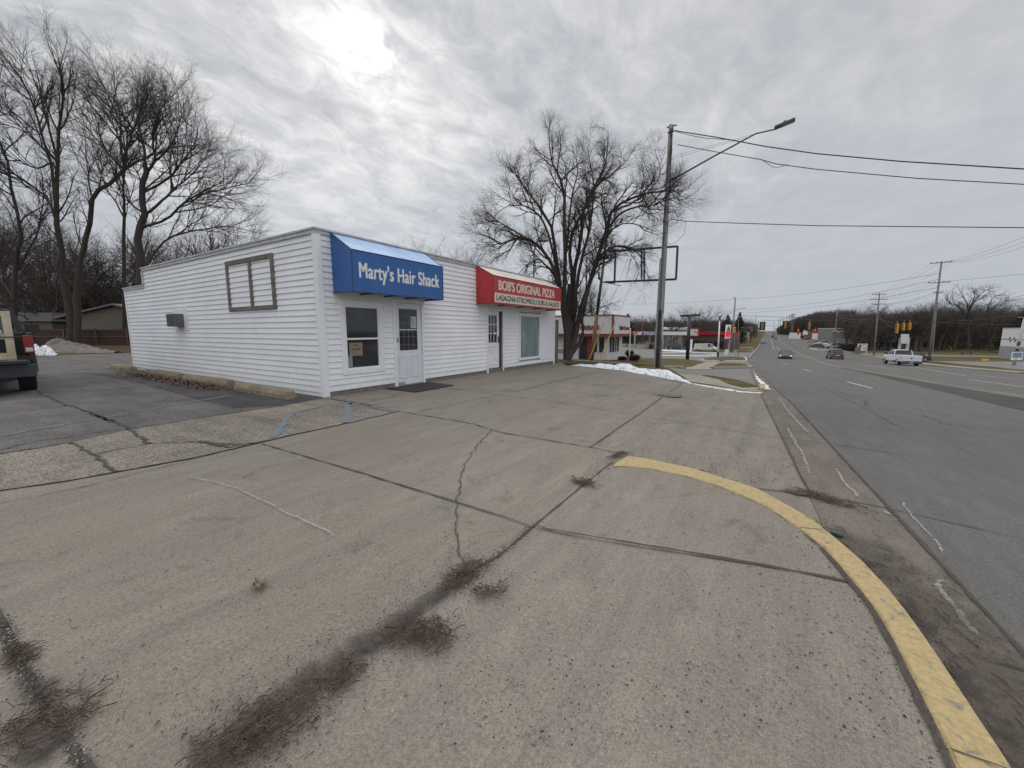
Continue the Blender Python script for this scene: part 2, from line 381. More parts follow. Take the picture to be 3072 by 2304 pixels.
# ------------------------------------------------------------------ ground
c5 = crop(2100, 860, .226); c4 = crop(1700, 860, .226); cm = crop(1960, 1000, .1808); c1b = crop(1650, 1050, .3617)
c2b = crop(0, 1200, .452); c3b = crop(880, 1000, .2351); c5b = crop(1500, 1300, .3617); c6b = crop(2200, 1400, .545); cr4 = crop(2480, 860, .2677)
XW = -8.43; Y0 = 5.33; Y1 = 16.96; XB = -21.06          # the shop's footprint
def ground_base():
    bm = bmesh.new()
    xs = [-600, -300, -120, -60, -30, -15, -10, -7, -6, -5, -4, -3, -2, -1, 0, 1, 3, 8, 16, 24, 40, 80, 160, 320, 700]
    ys = sorted(set([-400, -60, -30]+[k for k, _ in RD+LOT]+list(range(-12, 41))))
    V = [[bm.verts.new((x, y, g(x, y)-.03)) for y in ys] for x in xs]
    for i in range(len(xs)-1):
        for j in range(len(ys)-1):
            bm.faces.new((V[i][j], V[i+1][j], V[i+1][j+1], V[i][j+1]))
    me = bpy.data.meshes.new('ground'); bm.to_mesh(me); bm.free(); me.materials.append(m_grass)
    o = bpy.data.objects.new('ground', me); COL.objects.link(o); tag(o, kind='structure')
ground_base()
# concrete apron of the lot
left_edge = [(0, 1473), (200, 1444), (353, 1417), (588, 1374), (773, 1331), (880, 1305), (1000, 1280), (1100, 1255), (1197, 1234), (973, 1193)]
gut_in = [c1b(1750, 375), c1b(1930, 735), c1b(2065, 1025), (2424, 1480)]
lot_poly = [(-9.5, -12), (-6.5, -3)]+[GP(*p) for p in left_edge]+[(XW+.02, Y0), (XW+.02, Y1+.1), (-8.6, 17.6), (-8.6, 18.2)]
E_snow = [(1700, 1097), (1760, 1100), (1830, 1110), (1950, 1130), (2050, 1149), (2090, 1151), (2180, 1160), (2278, 1172)]
lot_poly += [GP(*p) for p in E_snow]
lot_poly += [GP(*p) for p in [(2283, 1186), (2348, 1316), (2397, 1421), (2424, 1480)]]
gx, gy = GP(2424, 1480); jx, jy = GP(2397, 1421)
slope = (gx-jx)/(gy-jy)
lot_poly += [(gx+slope*(-12-gy), -12)]
sheet('concrete_lot', lot_poly, 0, m_conc)
# gutter pan between lot and carriageway
road_in = [(2549, 1400), (2669, 1528), (3072, 1969.5)]
rl = [(1.42, -12), (1.33, -6)]+[GP(*p) for p in [(3072, 1969.5), (2669, 1528), (2549, 1400), (2450, 1290.5), (2370, 1205.5), (2340, 1180), (2290, 1131), (2262, 1100), (2244, 1079)]]
last = rl[-1]
rl += [(-2.35, 95), (-2.4, 200), (-2.4, 600), (-2.4, 1600)]
gl = [(gx+slope*(-12-gy), -12)]+[GP(*p) for p in [(2424, 1480), (2397, 1421), (2348, 1316), (2283, 1186), cm(1720, 880), cm(1600, 610), cm(1575, 420)]]
gut = gl+[(last[0]-.45, last[1])]+[p for p in rl[::-1] if p[1] <= last[1]+.1]
sheet('gutter', gut, .006, m_gutter)
# carriageway
rr = [(24, -12), (22, 0), (19.75, 26), (17.7, 48.8), (17, 65), (16.9, 107), (16.9, 600), (16.9, 1600)]
sheet('road', rl+rr[::-1], .004, m_road)
# asphalt strip down the middle of the street
strip_l = [cr4(2212, 1395), cr4(1300, 1180), cr4(600, 1010), cr4(200, 925)]; strip_r = [cr4(2212, 1250), cr4(1240, 1092), cr4(600, 982), cr4(150, 909)]
sheet('road_patch', pg(strip_l)+pg(strip_r)[::-1], .009, m_patch)
# paved ground between the shops and the side street
A1 = [(-8.6, 18.2), (-8.6, 21), (-26, 22), (-60, 30), (-60, 200)]
mid = [(-8.5, 17.7)]+[(-8.6, 24), (-40, 26), (-90, 60), (-90, 145), (-3.0, 145)]+[p for p in gl[::-1] if p[1] > 10]
sheet('side_street', mid, -.012, M('side_street_concrete', (.15, .143, .132), .9, var=.16, scale=.7))
def grassy(pts, f=None, name='grass_verge', dz=.02, mat=None):
    return sheet(name, pg(pts, f), dz, mat or m_grass)
grassy([(950, 945), (1590, 962), (1750, 985), (1830, 1010), (1740, 1030), (1640, 1068), (1240, 1072), (860, 1055), (560, 1045), (700, 985)], c4)
grassy([(805, 437), (850, 415), (960, 395), (1240, 384), (1490, 392), (1535, 420), (1530, 450), (1480, 458), (1200, 455), (900, 455)], cm)
grassy([(970, 572), (1030, 525), (1100, 498), (1220, 490), (1460, 500), (1545, 520), (1585, 560), (1560, 568)], cm)
grassy([(780, 700), (900, 697), (1130, 735), (1350, 770), (1640, 845), (1740, 888), (1480, 903), (1250, 850), (1100, 772)], cm)
grassy([(640, 282), (760, 255), (1100, 250), (1330, 262), (1330, 318), (1000, 310), (760, 300)], cm)
grassy([(1390, 280), (1480, 275), (1640, 296), (1630, 312), (1500, 317), (1390, 316)], cm)
grassy([(1400, 250), (1520, 243), (1640, 262), (1650, 278), (1500, 268), (1400, 262)], cm)
grassy([(1690, 1067), (1860, 1083), (1985, 1098), (2063, 1140), (2040, 1142), (1985, 1128), (1925, 1109), (1850, 1100), (1690, 1092)], None)
walk = [(405, 672), (780, 700), (1100, 772), (1480, 905), (1745, 892), (1760, 950), (1840, 985), (1500, 950), (1130, 880), (575, 800), (420, 700)]
sheet('pavement', pg(walk, cm), .012, m_walk)
sheet('pavement', pg([(500, 567), (630, 550), (700, 520), (850, 490), (900, 480), (1090, 480), (1090, 500), (1030, 525), (970, 575), (975, 603), (530, 603)], cm), .012, m_walk)
# road edging along the islands
def kerb_path(pts, name, mat, w=.16, h=.13, base=0.0):
    mb = MB(); P = [Vector((x, y, g(x, y)+base)) for x, y in pts]
    for i in range(len(P)):
        d = (P[min(i+1, len(P)-1)]-P[max(0, i-1)]); d.z = 0; d.normalize(); n = Vector((-d.y, d.x, 0))*w/2
        z = Vector((0, 0, h))
        mb.v += [tuple(P[i]-n-Vector((0, 0, .15))), tuple(P[i]-n+z*.8), tuple(P[i]-n*.75+z), tuple(P[i]+n*.75+z), tuple(P[i]+n+z*.8), tuple(P[i]+n-Vector((0, 0, .15)))]
    for i in range(len(P)-1):
        for k in range(5): mb.f.append((i*6+k, i*6+k+1, i*6+k+7, i*6+k+6))
    mb.f.append((0, 1, 2, 3, 4, 5)); n = (len(P)-1)*6; mb.f.append((n+5, n+4, n+3, n+2, n+1, n))
    return tag(mb.build(name, mat), kind='structure')
m_kc = M('kerb_concrete', (.24, .225, .195), .85, var=.2, scale=5, bump=.3)
kerb_path(pg([(795, 440), (850, 458), (1000, 466), (1090, 468)], cm), 'kerb', M('snowy_kerb', (.5, .5, .5), .8, var=.3, scale=4))
kerb_path(pg([(1180, 468), (1480, 466), (1545, 452), (1540, 420), (1495, 392), (1240, 380), (1130, 384)], cm), 'kerb', MATS['snowy_kerb'])
kerb_path(pg([(975, 588), (1200, 582), (1560, 577), (1630, 573), (1590, 545)], cm), 'kerb', m_kc, .3, .12)
kerb_path(pg([(130, 572), (300, 572), (440, 578), (500, 590)], cm), 'kerb', m_kc, .3, .12)
kerb_path([(-2.5-(y < 90)*-.1, y) for y in (80, 90, 110, 140, 190, 260, 380)], 'kerb', m_kc, .3, .14)
kerb_path([(17.61, 49.38), (17.20, 65.45), (17.08, 83.30), (17.08, 109.48)], 'kerb', m_kc, .3, .14)
kerb_path([(17.08, 123.76), (17.08, 190.40), (17.08, 357.00)], 'kerb', m_kc, .3, .14)
kerb_path([(22.79, -1.19), (19.93, 26.18), (18.92, 36.89)], 'kerb', m_kc, .3, .14)
# side street painted / snowy lines
for a, b, wd in [((140, 318), (900, 322), 6), ((0, 362), (1080, 378), 9), ((140, 275), (640, 300), 30), ((860, 345), (1070, 372), 5)]:
    (x0, y0), (x1, y1) = cm(*a), cm(*b); hh = wd*.1808/2
    sheet('snow_line', [GP(x0, y0-hh), GP(x1, y1-hh), GP(x1, y1+hh), GP(x0, y0+hh)], .012, M('thin_snow', (.62, .62, .63), .8, var=.25, scale=2))
# parking asphalt and the exposed aggregate band
bnd = [(0, 1363), (120, 1345), (212, 1329), (300, 1308), (393, 1290), (588, 1256), (720, 1237), (854, 1217), (955, 1197)]
pk = [(-14, -9), (-10.6, -1.0)]+pg(bnd)+[(XW-.02, Y0+.02), (XB, Y0+.02), (XB, 20), (-24, 22), (-30, 14)]+pg([(403, 1059), (300, 1062), (200, 1066), (100, 1072), (0, 1082)])+[(-45, 2), (-45, -9)]
sheet('parking_lot', pk, .008, m_asph)
sheet('fresh_asphalt', pg([(240, 1118), (330, 1122), (700, 1170), (960, 1197), (854, 1217), (700, 1225), (560, 1190), (420, 1150)]), .012, m_patch)
band = [(-10.6, -1.0), (-8.9, -2.2)]+pg(left_edge[:-1])+pg([(1100, 1218), (1000, 1200), (975, 1194)])+pg(bnd[::-1])
sheet('aggregate_apron', band, .006, m_agg)
# leaf litter strip behind the lot, far lots on both sides
sheet('leaf_litter', pg([(403, 1058), (300, 1061), (230, 1058), (180, 1046), (110, 1040), (110, 1025), (403, 1020)]), -.01, m_dirt)
def far_sheet(name, pts, mat, dz=.01): return sheet(name, pts, dz, mat)
m_flot = M('far_lot_concrete', (.165, .157, .143), .9, var=.15, scale=.3)
far_sheet('far_parking_lot', [(18.92, 36.89), (20.23, 39.27), (23.80, 73.78), (22.49, 90.44), (28.56, 92.82), (47.60, 109.48), (73.78, 123.76), (107.10, 109.48), (95.20, 47.60), (71.40, 23.80), (47.60, 14.28), (28.56, 14.28), (20.82, 16.66)], m_flot, .0)
sheet('far_parking_lot', [(17.25, 110.67), (17.25, 122.57), (35.70, 123.76), (59.50, 128.52), (59.50, 123.76), (35.70, 116.62)], .0, m_flot)
sheet('grass_verge', [(18.09, 40.46), (23.20, 40.46), (35.70, 39.27), (57.12, 35.70), (57.12, 43.43), (38.08, 46.41), (23.20, 52.36), (22.85, 73.78), (22.13, 88.06), (17.73, 104.72), (17.37, 71.40), (17.73, 52.36)], .02, m_grass)
sheet('pavement', [(18.56, 45.22), (57.12, 39.51), (57.12, 41.17), (20.94, 47.60), (19.75, 71.40), (19.28, 107.10), (18.09, 107.10), (18.56, 71.40)], .03, m_walk)
sheet('grass_verge', [(20.82, 26.18), (47.60, 24.99), (59.50, 28.56), (54.74, 33.32), (40.46, 35.10), (26.18, 34.99), (20.11, 33.32)], .02, m_grass)
sheet('far_parking_lot', [(-3.6, 152), (-60, 152), (-60, 165), (-3.6, 161)], .0, m_flot)
# markings
m_wp = worn_paint('worn_white_paint', (.45, .45, .44), (.15, .145, .135), .55, 7, .1)
m_yp = worn_paint('worn_yellow_line', (.33, .26, .13), (.15, .14, .12), .56, 7, .1)
def line(pts, w, mat, name, dz=.011, jit=0.0, kind='structure'):
    mb = MB(); P = [Vector((x, y, 0)) for x, y in pts]; Q = [P[0]]
    for a, b in zip(P, P[1:]):
        n = max(1, int((b-a).length/(.12 if jit else 1.0))) if (b-a).length < 40 else 30
        for k in range(1, n+1): Q.append(a.lerp(b, k/n))
    L = []
    for i, p in enumerate(Q):
        d = (Q[min(i+1, len(Q)-1)]-Q[max(0, i-1)]).normalized(); n = Vector((-d.y, d.x, 0)); ww = w/2*(1+R.uniform(-.5, .7)*(1 if jit else 0)); o = n*R.uniform(-jit, jit)
        for q in (p+o-n*ww, p+o+n*ww): L.append((q.x, q.y, g(q.x, q.y)+dz))
    mb.add(L, [(2*i, 2*i+2, 2*i+3, 2*i+1) for i in range(len(Q)-1)]); return mb
def mark(pts, w, mat, name, **k):
    o = line(pts, w, mat, name, **k).build(name, mat); return tag(o, kind='structure')
def merge_lines(items, mat, name, dz, jit):
    A = MB()
    for pts, w in items:
        m = line(pts, w*.8, mat, name, dz=dz, jit=jit); A.add(m.v, m.f)
    return tag(A.build(name, mat), kind='structure')
for a, b in [(cr4(230, 1068), cr4(510, 1142)), (c5(1365, 1095), c5(1478, 1124)), (c5(1110, 1020), c5(1155, 1036)), (c5(1012, 797), c5(1062, 838))]:
    mark([GP(*a), GP(*b)], .13, m_wp, 'lane_marking')
for i, (px, py) in enumerate([(903, 882), (890, 856), (876, 830), (866, 805), (862, 786)]):
    x, y = GP(*c5(px, py)); mark([(x, y-.8), (x, y+.8)], .14, m_wp, 'lane_marking')
for sgn, w in ((0, .12), (1, .12)):
    a = [cr4(2212, 1249), cr4(1240, 1092), cr4(600, 981), cr4(280, 926)] if sgn == 0 else [cr4(2212, 1231), cr4(1240, 1077), cr4(600, 971), cr4(280, 921)]
    mark(pg(a), w, m_yp, 'centre_line', dz=.014)
yl = pg([cr4(150, 903), c5(1500, 960), c5(1310, 885), c5(1200, 815), c5(1050, 715)])
mark(yl+[(6.6, 300), (6.6, 500)], .16, m_yp, 'centre_line')
mark([(9.9, 48), (9.8, 66)], .12, m_wp, 'lane_marking'); mark([(1.9, 140), (1.85, 260), (1.8, 500)], .14, m_wp, 'lane_marking')
mark(pg([cr4(990, 905), cr4(1500, 990), cr4(1560, 1000)]), .12, m_wp, 'lane_marking'); mark(pg([cr4(1580, 1040), cr4(2212, 1125)]), .13, m_wp, 'lane_marking')
for a, b in [(c5(1270, 905), c5(1600, 955)), (c5(1690, 975), c5(1820, 992)), (cr4(1600, 985), cr4(2212, 1045))]:
    mark([GP(*a), GP(*b)], .11, m_wp, 'lane_marking')
for y in (130, 160, 190):
    mark([(10.1, y+25), (10.1, y+37)], .14, m_wp, 'lane_marking')
m_st = worn_paint('faint_stall_paint', (.22, .22, .22), (.09, .086, .08), .50, 4, .12)
for a, b in [((240, 1113), (320, 1103)), ((110, 1144), (310, 1128)), ((0, 1202), (530, 1148)), ((0, 1310), (690, 1187)), ((120, 1118), (200, 1112))]:
    mark([GP(*a), GP(*b)], .07, m_st, 'stall_marking', dz=.014)
m_bp = worn_paint('worn_blue_paint', (.11, .165, .20), (.17, .152, .125), .50, 7, .1)
for pts, w in [([c3b(665, 885), c3b(720, 900), c3b(1020, 950), c3b(1340, 998)], .10), ([c3b(690, 900), c3b(690, 1010), c3b(690, 1145)], .17), ([c3b(690, 1140), c3b(950, 1085), c3b(1300, 1000)], .08), ([c2b(1930, 90), c2b(1860, 190), c2b(1800, 255)], .12), ([c2b(1930, 90), c2b(2150, 45)], .06), ([c2b(1790, 262), c2b(1650, 295)], .05)]:
    mark(pg(pts), w, m_bp, 'accessible_bay_marking', dz=.013, jit=.006)
# joints and cracks
JO = [([(1840, 1385), c5b(650, 470), c5b(270, 785), (1500, 1669), (1410, 1722)], .022), ([(787, 1333), (1100, 1425), c5b(0, 690), (1598, 1584), (1604, 1586)], .02),
      ([(1197, 1235), (1420, 1273), (1500, 1298), (1771, 1343), (1883, 1366)], .025), ([(1771, 1343), c1b(430, 745), c1b(730, 540), c1b(930, 395), c1b(1095, 283)], .022),
      ([(1330, 1165), (1500, 1185), (1650, 1202), (1914, 1247), (2355, 1316), (2450, 1327), (2700, 1365)], .015), ([c1b(150, 255), c1b(580, 318), c1b(870, 360), c1b(1100, 395), c1b(1800, 490)], .016),
      ([c1b(0, 178), c1b(280, 210)], .02), ([c1b(0, 275), c1b(280, 210), c1b(420, 180)], .022), ([c3b(870, 900), c3b(1200, 825), (1330, 1165), c1b(-300, 350), c1b(0, 275)], .014), ([c3b(1600, 1000), c3b(2100, 890), (1560, 1173), c1b(0, 275)], .012),
      ([(2283, 1186), (2348, 1316), (2397, 1421), (2434, 1484)], .022), ([(2271, 1468), (2434, 1484), (2669, 1529)], .016), ([c6b(1310, 1040), c6b(1600, 1130), (3160, 2045)], .03),
      ([(0, 1512), (250, 1462), (542, 1390), (680, 1352)], .012), ([(1197, 1234), (1000, 1195), (975, 1192)], .018), ([(0, 1474), (200, 1445), (353, 1417), (588, 1374), (773, 1331), (880, 1305), (1000, 1280), (1100, 1255), (1197, 1234)], .028),
      ([(-200, 1500), (0, 1860), (40, 1940), (90, 2050), (150, 2130), (260, 2304), (420, 2600)], .035), ([(1300, 1160), (1500, 1150), (1650, 1131)], .01)]
merge_lines([(pg(p), w) for p, w in JO], m_joint, 'pavement_joints', .0125, .003)
merge_lines([([(a+.0, b) for a, b in rl if b < 120], .03)], m_joint, 'road_joint', .016, .004)
RJ = [([(2669, 1529), (3072, 1620)], .012), ([cr4(0, 1150), cr4(400, 1350), cr4(800, 1570)], .012), ([c5(640, 1000), c5(1060, 1050)], .015), ([(2340, 1181), (2600, 1190), (2900, 1200)], .012)]
merge_lines([(pg(p), w) for p, w in RJ], m_joint, 'road_joint', .0135, .004)
def crack(pts, amp, w, seed=1):
    rr_ = random.Random(seed); P = [Vector((*p, 0)) for p in pts]; Q = [P[0]]
    for a, b in zip(P, P[1:]):
        n = max(2, int((b-a).length/.06)); d = (b-a).normalized(); nn = Vector((-d.y, d.x, 0)); o = 0
        for k in range(1, n+1):
            o = o*.6+rr_.uniform(-amp, amp); Q.append(a.lerp(b, k/n)+nn*(o if k < n else 0))
    return [(q.x, q.y) for q in Q]
CR = [([(1478, 1288), (1430, 1340), (1395, 1400), (1375, 1486), (1368, 1530), (1365, 1598), (1375, 1653), (1400, 1715)], .02, .012),
      ([c4(2212, 1100), (2900, 1260)], .02, .01), ([(2594, 1200), (2605, 1222), (2620, 1225), (2760, 1245), (2850, 1277), (3072, 1300)], .05, .02)]
merge_lines([(crack(pg(p), a, 3), w) for p, a, w in CR], m_joint, 'pavement_crack', .0135, .003)
AC = [([(100, 1165), (158, 1200), (271, 1241), (343, 1268), (384, 1281), (452, 1333)], .03, .04), ([(0, 1352), (110, 1326), (225, 1310), (300, 1298), (420, 1284), (560, 1262), (700, 1240), (860, 1217)], .03, .025), ([(212, 1329), (280, 1365), (353, 1417)], .02, .035),
      ([(280, 1365), (452, 1333), (600, 1327), (690, 1335), (773, 1331)], .025, .03), ([(600, 1327), (690, 1345), (740, 1336)], .03, .05), ([(0, 1363), (90, 1350), (212, 1329)], .03, .03), ([(220, 1103), (320, 1110)], .02, .02), ([(120, 1095), (200, 1080), (380, 1068)], .03, .03), ([(300, 1190), (390, 1178), (480, 1180)], .04, .012),
      ([(0, 1240), (150, 1228), (260, 1210)], .04, .01), ([(271, 1241), (343, 1268)], .02, .09)]
merge_lines([(crack(pg(p), a, 5), w) for p, a, w in AC], m_joint, 'asphalt_crack', .0185, .006)
m_eff = alpha_stain('salt_deposit', (.38, .37, .35), 1.08, 18, .12, .55)
def ribbon(pts, w, name, mat, dz, crk=.0, cov=1.0, seed=2):
    """strip with a 'cover' attribute that fades to its rims and ends"""
    Q = crack(pts, crk, 0, seed) if crk else None
    if not Q:
        P = [Vector((*p, 0)) for p in pts]; Q = [pts[0]]
        for a, b in zip(P, P[1:]):
            n = max(1, int((b-a).length/.15)); Q += [tuple(a.lerp(b, k/n))[:2] for k in range(1, n+1)]
    P = [Vector((x, y, 0)) for x, y in Q]; n = len(P); vs = []; cv = []; fs = []
    for i, p in enumerate(P):
        d = (P[min(i+1, n-1)]-P[max(0, i-1)]).normalized(); nn = Vector((-d.y, d.x, 0)); t = i/(n-1); ww = (w[0]+(w[1]-w[0])*t)/2 if isinstance(w, tuple) else w/2
        e = min(1, t*8, (1-t)*8)
        for k, c in ((-1, 0), (-.5, .45), (0, .6), (.5, .45), (1, 0)):
            q = p+nn*k*ww; vs.append((q.x, q.y, g(q.x, q.y)+dz)); cv.append(c*cov*e)
    fs = [(i*5+k, i*5+k+1, (i+1)*5+k+1, (i+1)*5+k) for i in range(n-1) for k in range(4)]
    o = MB().add(vs, fs).build(name, mat); a = o.data.attributes.new('cover', 'FLOAT', 'POINT'); a.data.foreach_set('value', cv)
    return tag(o, kind='structure')
for p, w in [([(562, 1409), (576, 1437), (652, 1451), (750, 1486), (833, 1527), (916, 1569), (1000, 1611), (1048, 1639), (1072, 1667)], .035), ([c6b(400, 0), c6b(425, 50)], .08), ([c6b(555, 0), c6b(600, 80), c6b(680, 170), c6b(800, 215)], .07),
             ([c6b(800, 235), c6b(870, 285)], .08), ([c6b(1210, 632), c6b(1125, 640), c6b(1150, 710), c6b(1270, 860), c6b(1400, 1010)], .07), ([c6b(910, 180), c6b(980, 280), c6b(1080, 380), c6b(1180, 530)], .04), ([c1b(1890, 380), c1b(1960, 500), c1b(2100, 650), c1b(2212, 760)], .1),
             ([c1b(1950, 620), c1b(2090, 870), c1b(2160, 1040)], .08), ([c1b(500, 550), c1b(660, 570)], .08), ([c1b(1740, 1165), c1b(1850, 1170)], .06)]:
    ribbon(pg(p), w, 'salt_deposit', m_eff, .017, .009)
# near slab with its raised yellow kerb
outer = [(1883, 1365), (1952, 1376), (2079, 1405), (2169, 1434), (2270, 1466), (2363, 1520), (2445, 1569), (2505, 1618), (2581, 1683), (2663, 1771), (2723, 1847), (2799, 1956), (2881, 2081), (2963, 2207), (3028, 2304), (3120, 2460), (3240, 2700)]
inner = [(1840, 1401), (1872, 1399), (1930, 1402), (2043, 1425), (2115, 1445), (2176, 1465), (2241, 1492), (2300, 1517), (2391, 1585), (2472, 1648), (2527, 1711), (2581, 1776), (2625, 1831), (2669, 1907), (2707, 1978), (2745, 2054), (2789, 2147), (2827, 2217), (2865, 2304), (2935, 2480), (3010, 2700)]
def resample(P, n):
    P = [Vector((*p[:2], 0)) for p in P]; L = [0]
    for a, b in zip(P, P[1:]): L.append(L[-1]+(b-a).length)
    o = []; j = 0
    for i in range(n):
        s = L[-1]*i/(n-1)
        while j < len(L)-2 and L[j+1] < s: j += 1
        o.append(P[j].lerp(P[j+1], (s-L[j])/max(1e-9, L[j+1]-L[j])))
    return o
NK = 130
def kh(t): return .02+.10*min(1, t*6)
def carry(P):
    a = P[-1]; return P+[(a[0]+.02, a[1]-1.0), (a[0]+.02, a[1]-8.5)]
inn = resample(carry([GP(*p, kh(i/len(inner)/2)) for i, p in enumerate(inner)]), NK); outr = resample(carry([GP(*p, kh(i/len(outer)/2)) for i, p in enumerate(outer)]), NK)
seamA = resample(pg([(1835, 1392), c5b(650, 470), c5b(270, 785), (1500, 1669), (1410, 1722), (1260, 1830), (1060, 1975), (840, 2130), (600, 2304), (300, 2520), (-100, 2800)])+[(-2.2, -1.5), (-2.6, -8)], NK)
mb = MB(); NS = 9
for i in range(NK):
    for j in range(NS+1):
        s = j/NS; p = seamA[i].lerp(inn[i], s); h = kh(i/NK)*(s*s*(3-2*s)); mb.v.append((p.x, p.y, g(p.x, p.y)+.006+h))
for i in range(NK-1):
    for j in range(NS): k = i*(NS+1)+j; mb.f.append((k, k+1, k+NS+2, k+NS+1))
# orient upwards
o = mb.build('kerbside_slab', m_conc2, smooth=True); tag(o, kind='structure')
bm = bmesh.new(); bm.from_mesh(o.data); bmesh.ops.recalc_face_normals(bm, faces=bm.faces[:])
if sum(f.normal.z for f in bm.faces) < 0: bmesh.ops.reverse_faces(bm, faces=bm.faces[:])
bm.to_mesh(o.data); bm.free()
m_yk = worn_paint('yellow_kerb_paint', (.40, .30, .14), (.19, .17, .135), .575, 17, .04)
mb = MB()
for i in range(NK):
    t = i/NK; h = kh(t); a = inn[i]; b = outr[i]; z = lambda p: g(p.x, p.y)
    d = (b-a); e = b+d.normalized()*.035
    for p, dz in ((a, -.02), (a, h+.012+.004*math.sin(i*1.7)), (a.lerp(b, .06), h+.022), (a.lerp(b, .5), h+.022-.01*(1-min(1, t*6))), (b, h+.012-.02*(1-min(1, t*6))), (b+d.normalized()*.015, h-.012), (e, -.03)):
        mb.v.append((p.x, p.y, z(p)+dz))
for i in range(NK-1):
    for j in range(6): k = i*7+j; mb.f.append((k, k+1, k+8, k+7))
mb.f.append(tuple(range(7)))
o = mb.build('yellow_kerb', m_yk, smooth=False); tag(o, kind='structure')
bm = bmesh.new(); bm.from_mesh(o.data); bmesh.ops.recalc_face_normals(bm, faces=bm.faces[:])
if sum(f.normal.z for f in bm.faces) < 0: bmesh.ops.reverse_faces(bm, faces=bm.faces[:])
bm.to_mesh(o.data); bm.free()
kj = MB()
for i in (22, 40, 58):
    a = inn[i]; b = min(outr, key=lambda q: (q-a).length); h = kh(i/NK); d = (b-a).normalized(); n_ = Vector((-d.y, d.x, 0))*.003; z = g(b.x, b.y)
    kj.add([(p.x, p.y, z+h+.026) for p in (a-n_, a+n_, b+n_, b-n_)]+[(p.x, p.y, z+.0) for p in (b-n_+d*.04, b+n_+d*.04)], [(0, 3, 2, 1), (3, 4, 5, 2)])
tag(kj.build('kerb_joints', m_joint), kind='structure')
m_grime = alpha_stain('dirt_film', (.06, .048, .042), .78, 5, .30)
m_dirtl = alpha_stain('gutter_silt', (.10, .082, .066), .76, 6, .4, .62)
# dirt along the joint and in the gutter
def slab_ribbon(P, w, name, mat, lift, cov=1.0):
    return ribbon(P, w, name, mat, lift, 0, cov)
ribbon(pg([(1460, 1690), (1400, 1735), (1260, 1830), (1060, 1975), (840, 2130), (600, 2300), (350, 2480)]), (.10, .46), 'dirt_trail', m_grime, .03, 0, .80)
ribbon(pg([(1350, 1770), (1250, 1860), (1180, 1930), (1050, 2010)]), .26, 'dirt_trail', m_grime, .036, 0, .55)
ribbon(pg([(1400, 1760), (1460, 1800), (1520, 1815)]), .25, 'dirt_trail', m_grime, .034, 0, .6)
ribbon(pg([(1800, 1385), (1830, 1375), (1880, 1368)]), .12, 'dirt_trail', m_grime, .03, 0, .9)
ribbon(pg([(60, 1960), (110, 2060), (170, 2150), (150, 2230), (60, 2300), (-60, 2380)]), (.10, .6), 'dirt_trail', m_grime, .018, 0, .6)
Gd = [((outr[i]*1.0).x, outr[i].y) for i in range(16, NK-50)]
off = [(p[0]+.13, p[1]) for p in Gd]
ribbon(off, (.30, .36), 'gutter_silt', m_grime, .02, 0, .58)
ribbon([(p[0]+.25, p[1]+.1) for p in Gd], (.7, .85), 'gutter_silt', m_dirtl, .018, 0, .8)
ribbon(pg([(2290, 1462), (2360, 1475), (2434, 1490), (2560, 1530)]), .25, 'gutter_silt', m_grime, .019, 0, .8)
ribbon([(p.x-.02, p.y) for p in inn[18:NK-45]], .045, 'gutter_silt', m_grime, .135, 0, 1.0)
# the debris itself: gravel and dead grass nobody could count
def up_tri(mb, c, r, rr_):
    a = rr_.uniform(0, 6.28); P = [(c[0]+r*rr_.uniform(.6, 1.1)*math.cos(a+k*1.57), c[1]+r*rr_.uniform(.6, 1.1)*math.sin(a+k*1.57), c[2]) for k in range(4)]
    mb.add(P+[(c[0]+r*.1, c[1], c[2]+r*rr_.uniform(.6, 1.1))], [(0, 1, 4), (1, 2, 4), (2, 3, 4), (3, 0, 4)])
def slabz(x, y):
    best = 9; p = Vector((x, y, 0)); bi = 0
    for i in range(0, NK, 2):
        d = (inn[i]-p).length
        if d < best: best = d; bi = i
    a, b = seamA[bi], inn[bi]; L = (b-a); s = max(0, min(1.0, (p-a).dot(L)/L.length_squared)); i = bi
    # inside the slab?
    if x > inn[bi].x+.02 and y < 7.5: return g(x, y)+.015
    if (p-seamA[bi]).dot(L) < 0: return g(x, y)+.015
    return g(x, y)+.008+kh(i/NK)*(s*s*(3-2*s))
SJ = line(pg([(1598, 1584), c5b(1200, 1010), c5b(2212, 1245), (2625, 1827)]), .018, m_joint, 'pavement_joints', dz=0, jit=.003); SJ.v = [(x, y, slabz(x, y)+.007) for x, y, z in SJ.v]; tag(SJ.build('pavement_joints', m_joint), kind='structure')
rr_ = random.Random(5); gr1 = MB(); gr2 = MB()
def scat(path, spread, n, r0, r1, mb, bias=2):
    P = [Vector((*p, 0)) for p in path]; 
    for _ in range(n):
        i = rr_.randrange(len(P)-1); p = P[i].lerp(P[i+1], rr_.random()); d = (P[i+1]-P[i]).normalized(); nn = Vector((-d.y, d.x, 0))
        s = rr_.uniform(-1, 1); s = math.copysign(abs(s)**bias, s)*spread; q = p+nn*s; up_tri(mb, (q.x, q.y, slabz(q.x, q.y)), rr_.uniform(r0, r1), rr_)
tr = pg([(1460, 1690), (1400, 1735), (1260, 1830), (1060, 1975), (840, 2130), (600, 2300)])
scat(tr, .3, 1700, .002, .006, gr1); scat(tr, .3, 300, .002, .006, gr2)
GJ = pg([(0, 1860), (40, 1940), (90, 2050), (150, 2130), (260, 2304)]); scat(GJ, .035, 700, .002, .007, gr1, 1.2); scat(GJ, .035, 260, .002, .006, gr2, 1.2); scat(pg([(1598, 1584), c5b(1200, 1010), (2612, 1823)]), .012, 500, .002, .004, gr2, 1)
scat(Gd, .01, 1, .003, .004, gr1); scat([(p[0]+.2, p[1]) for p in Gd], .45, 2600, .002, .006, gr1, 1.4)
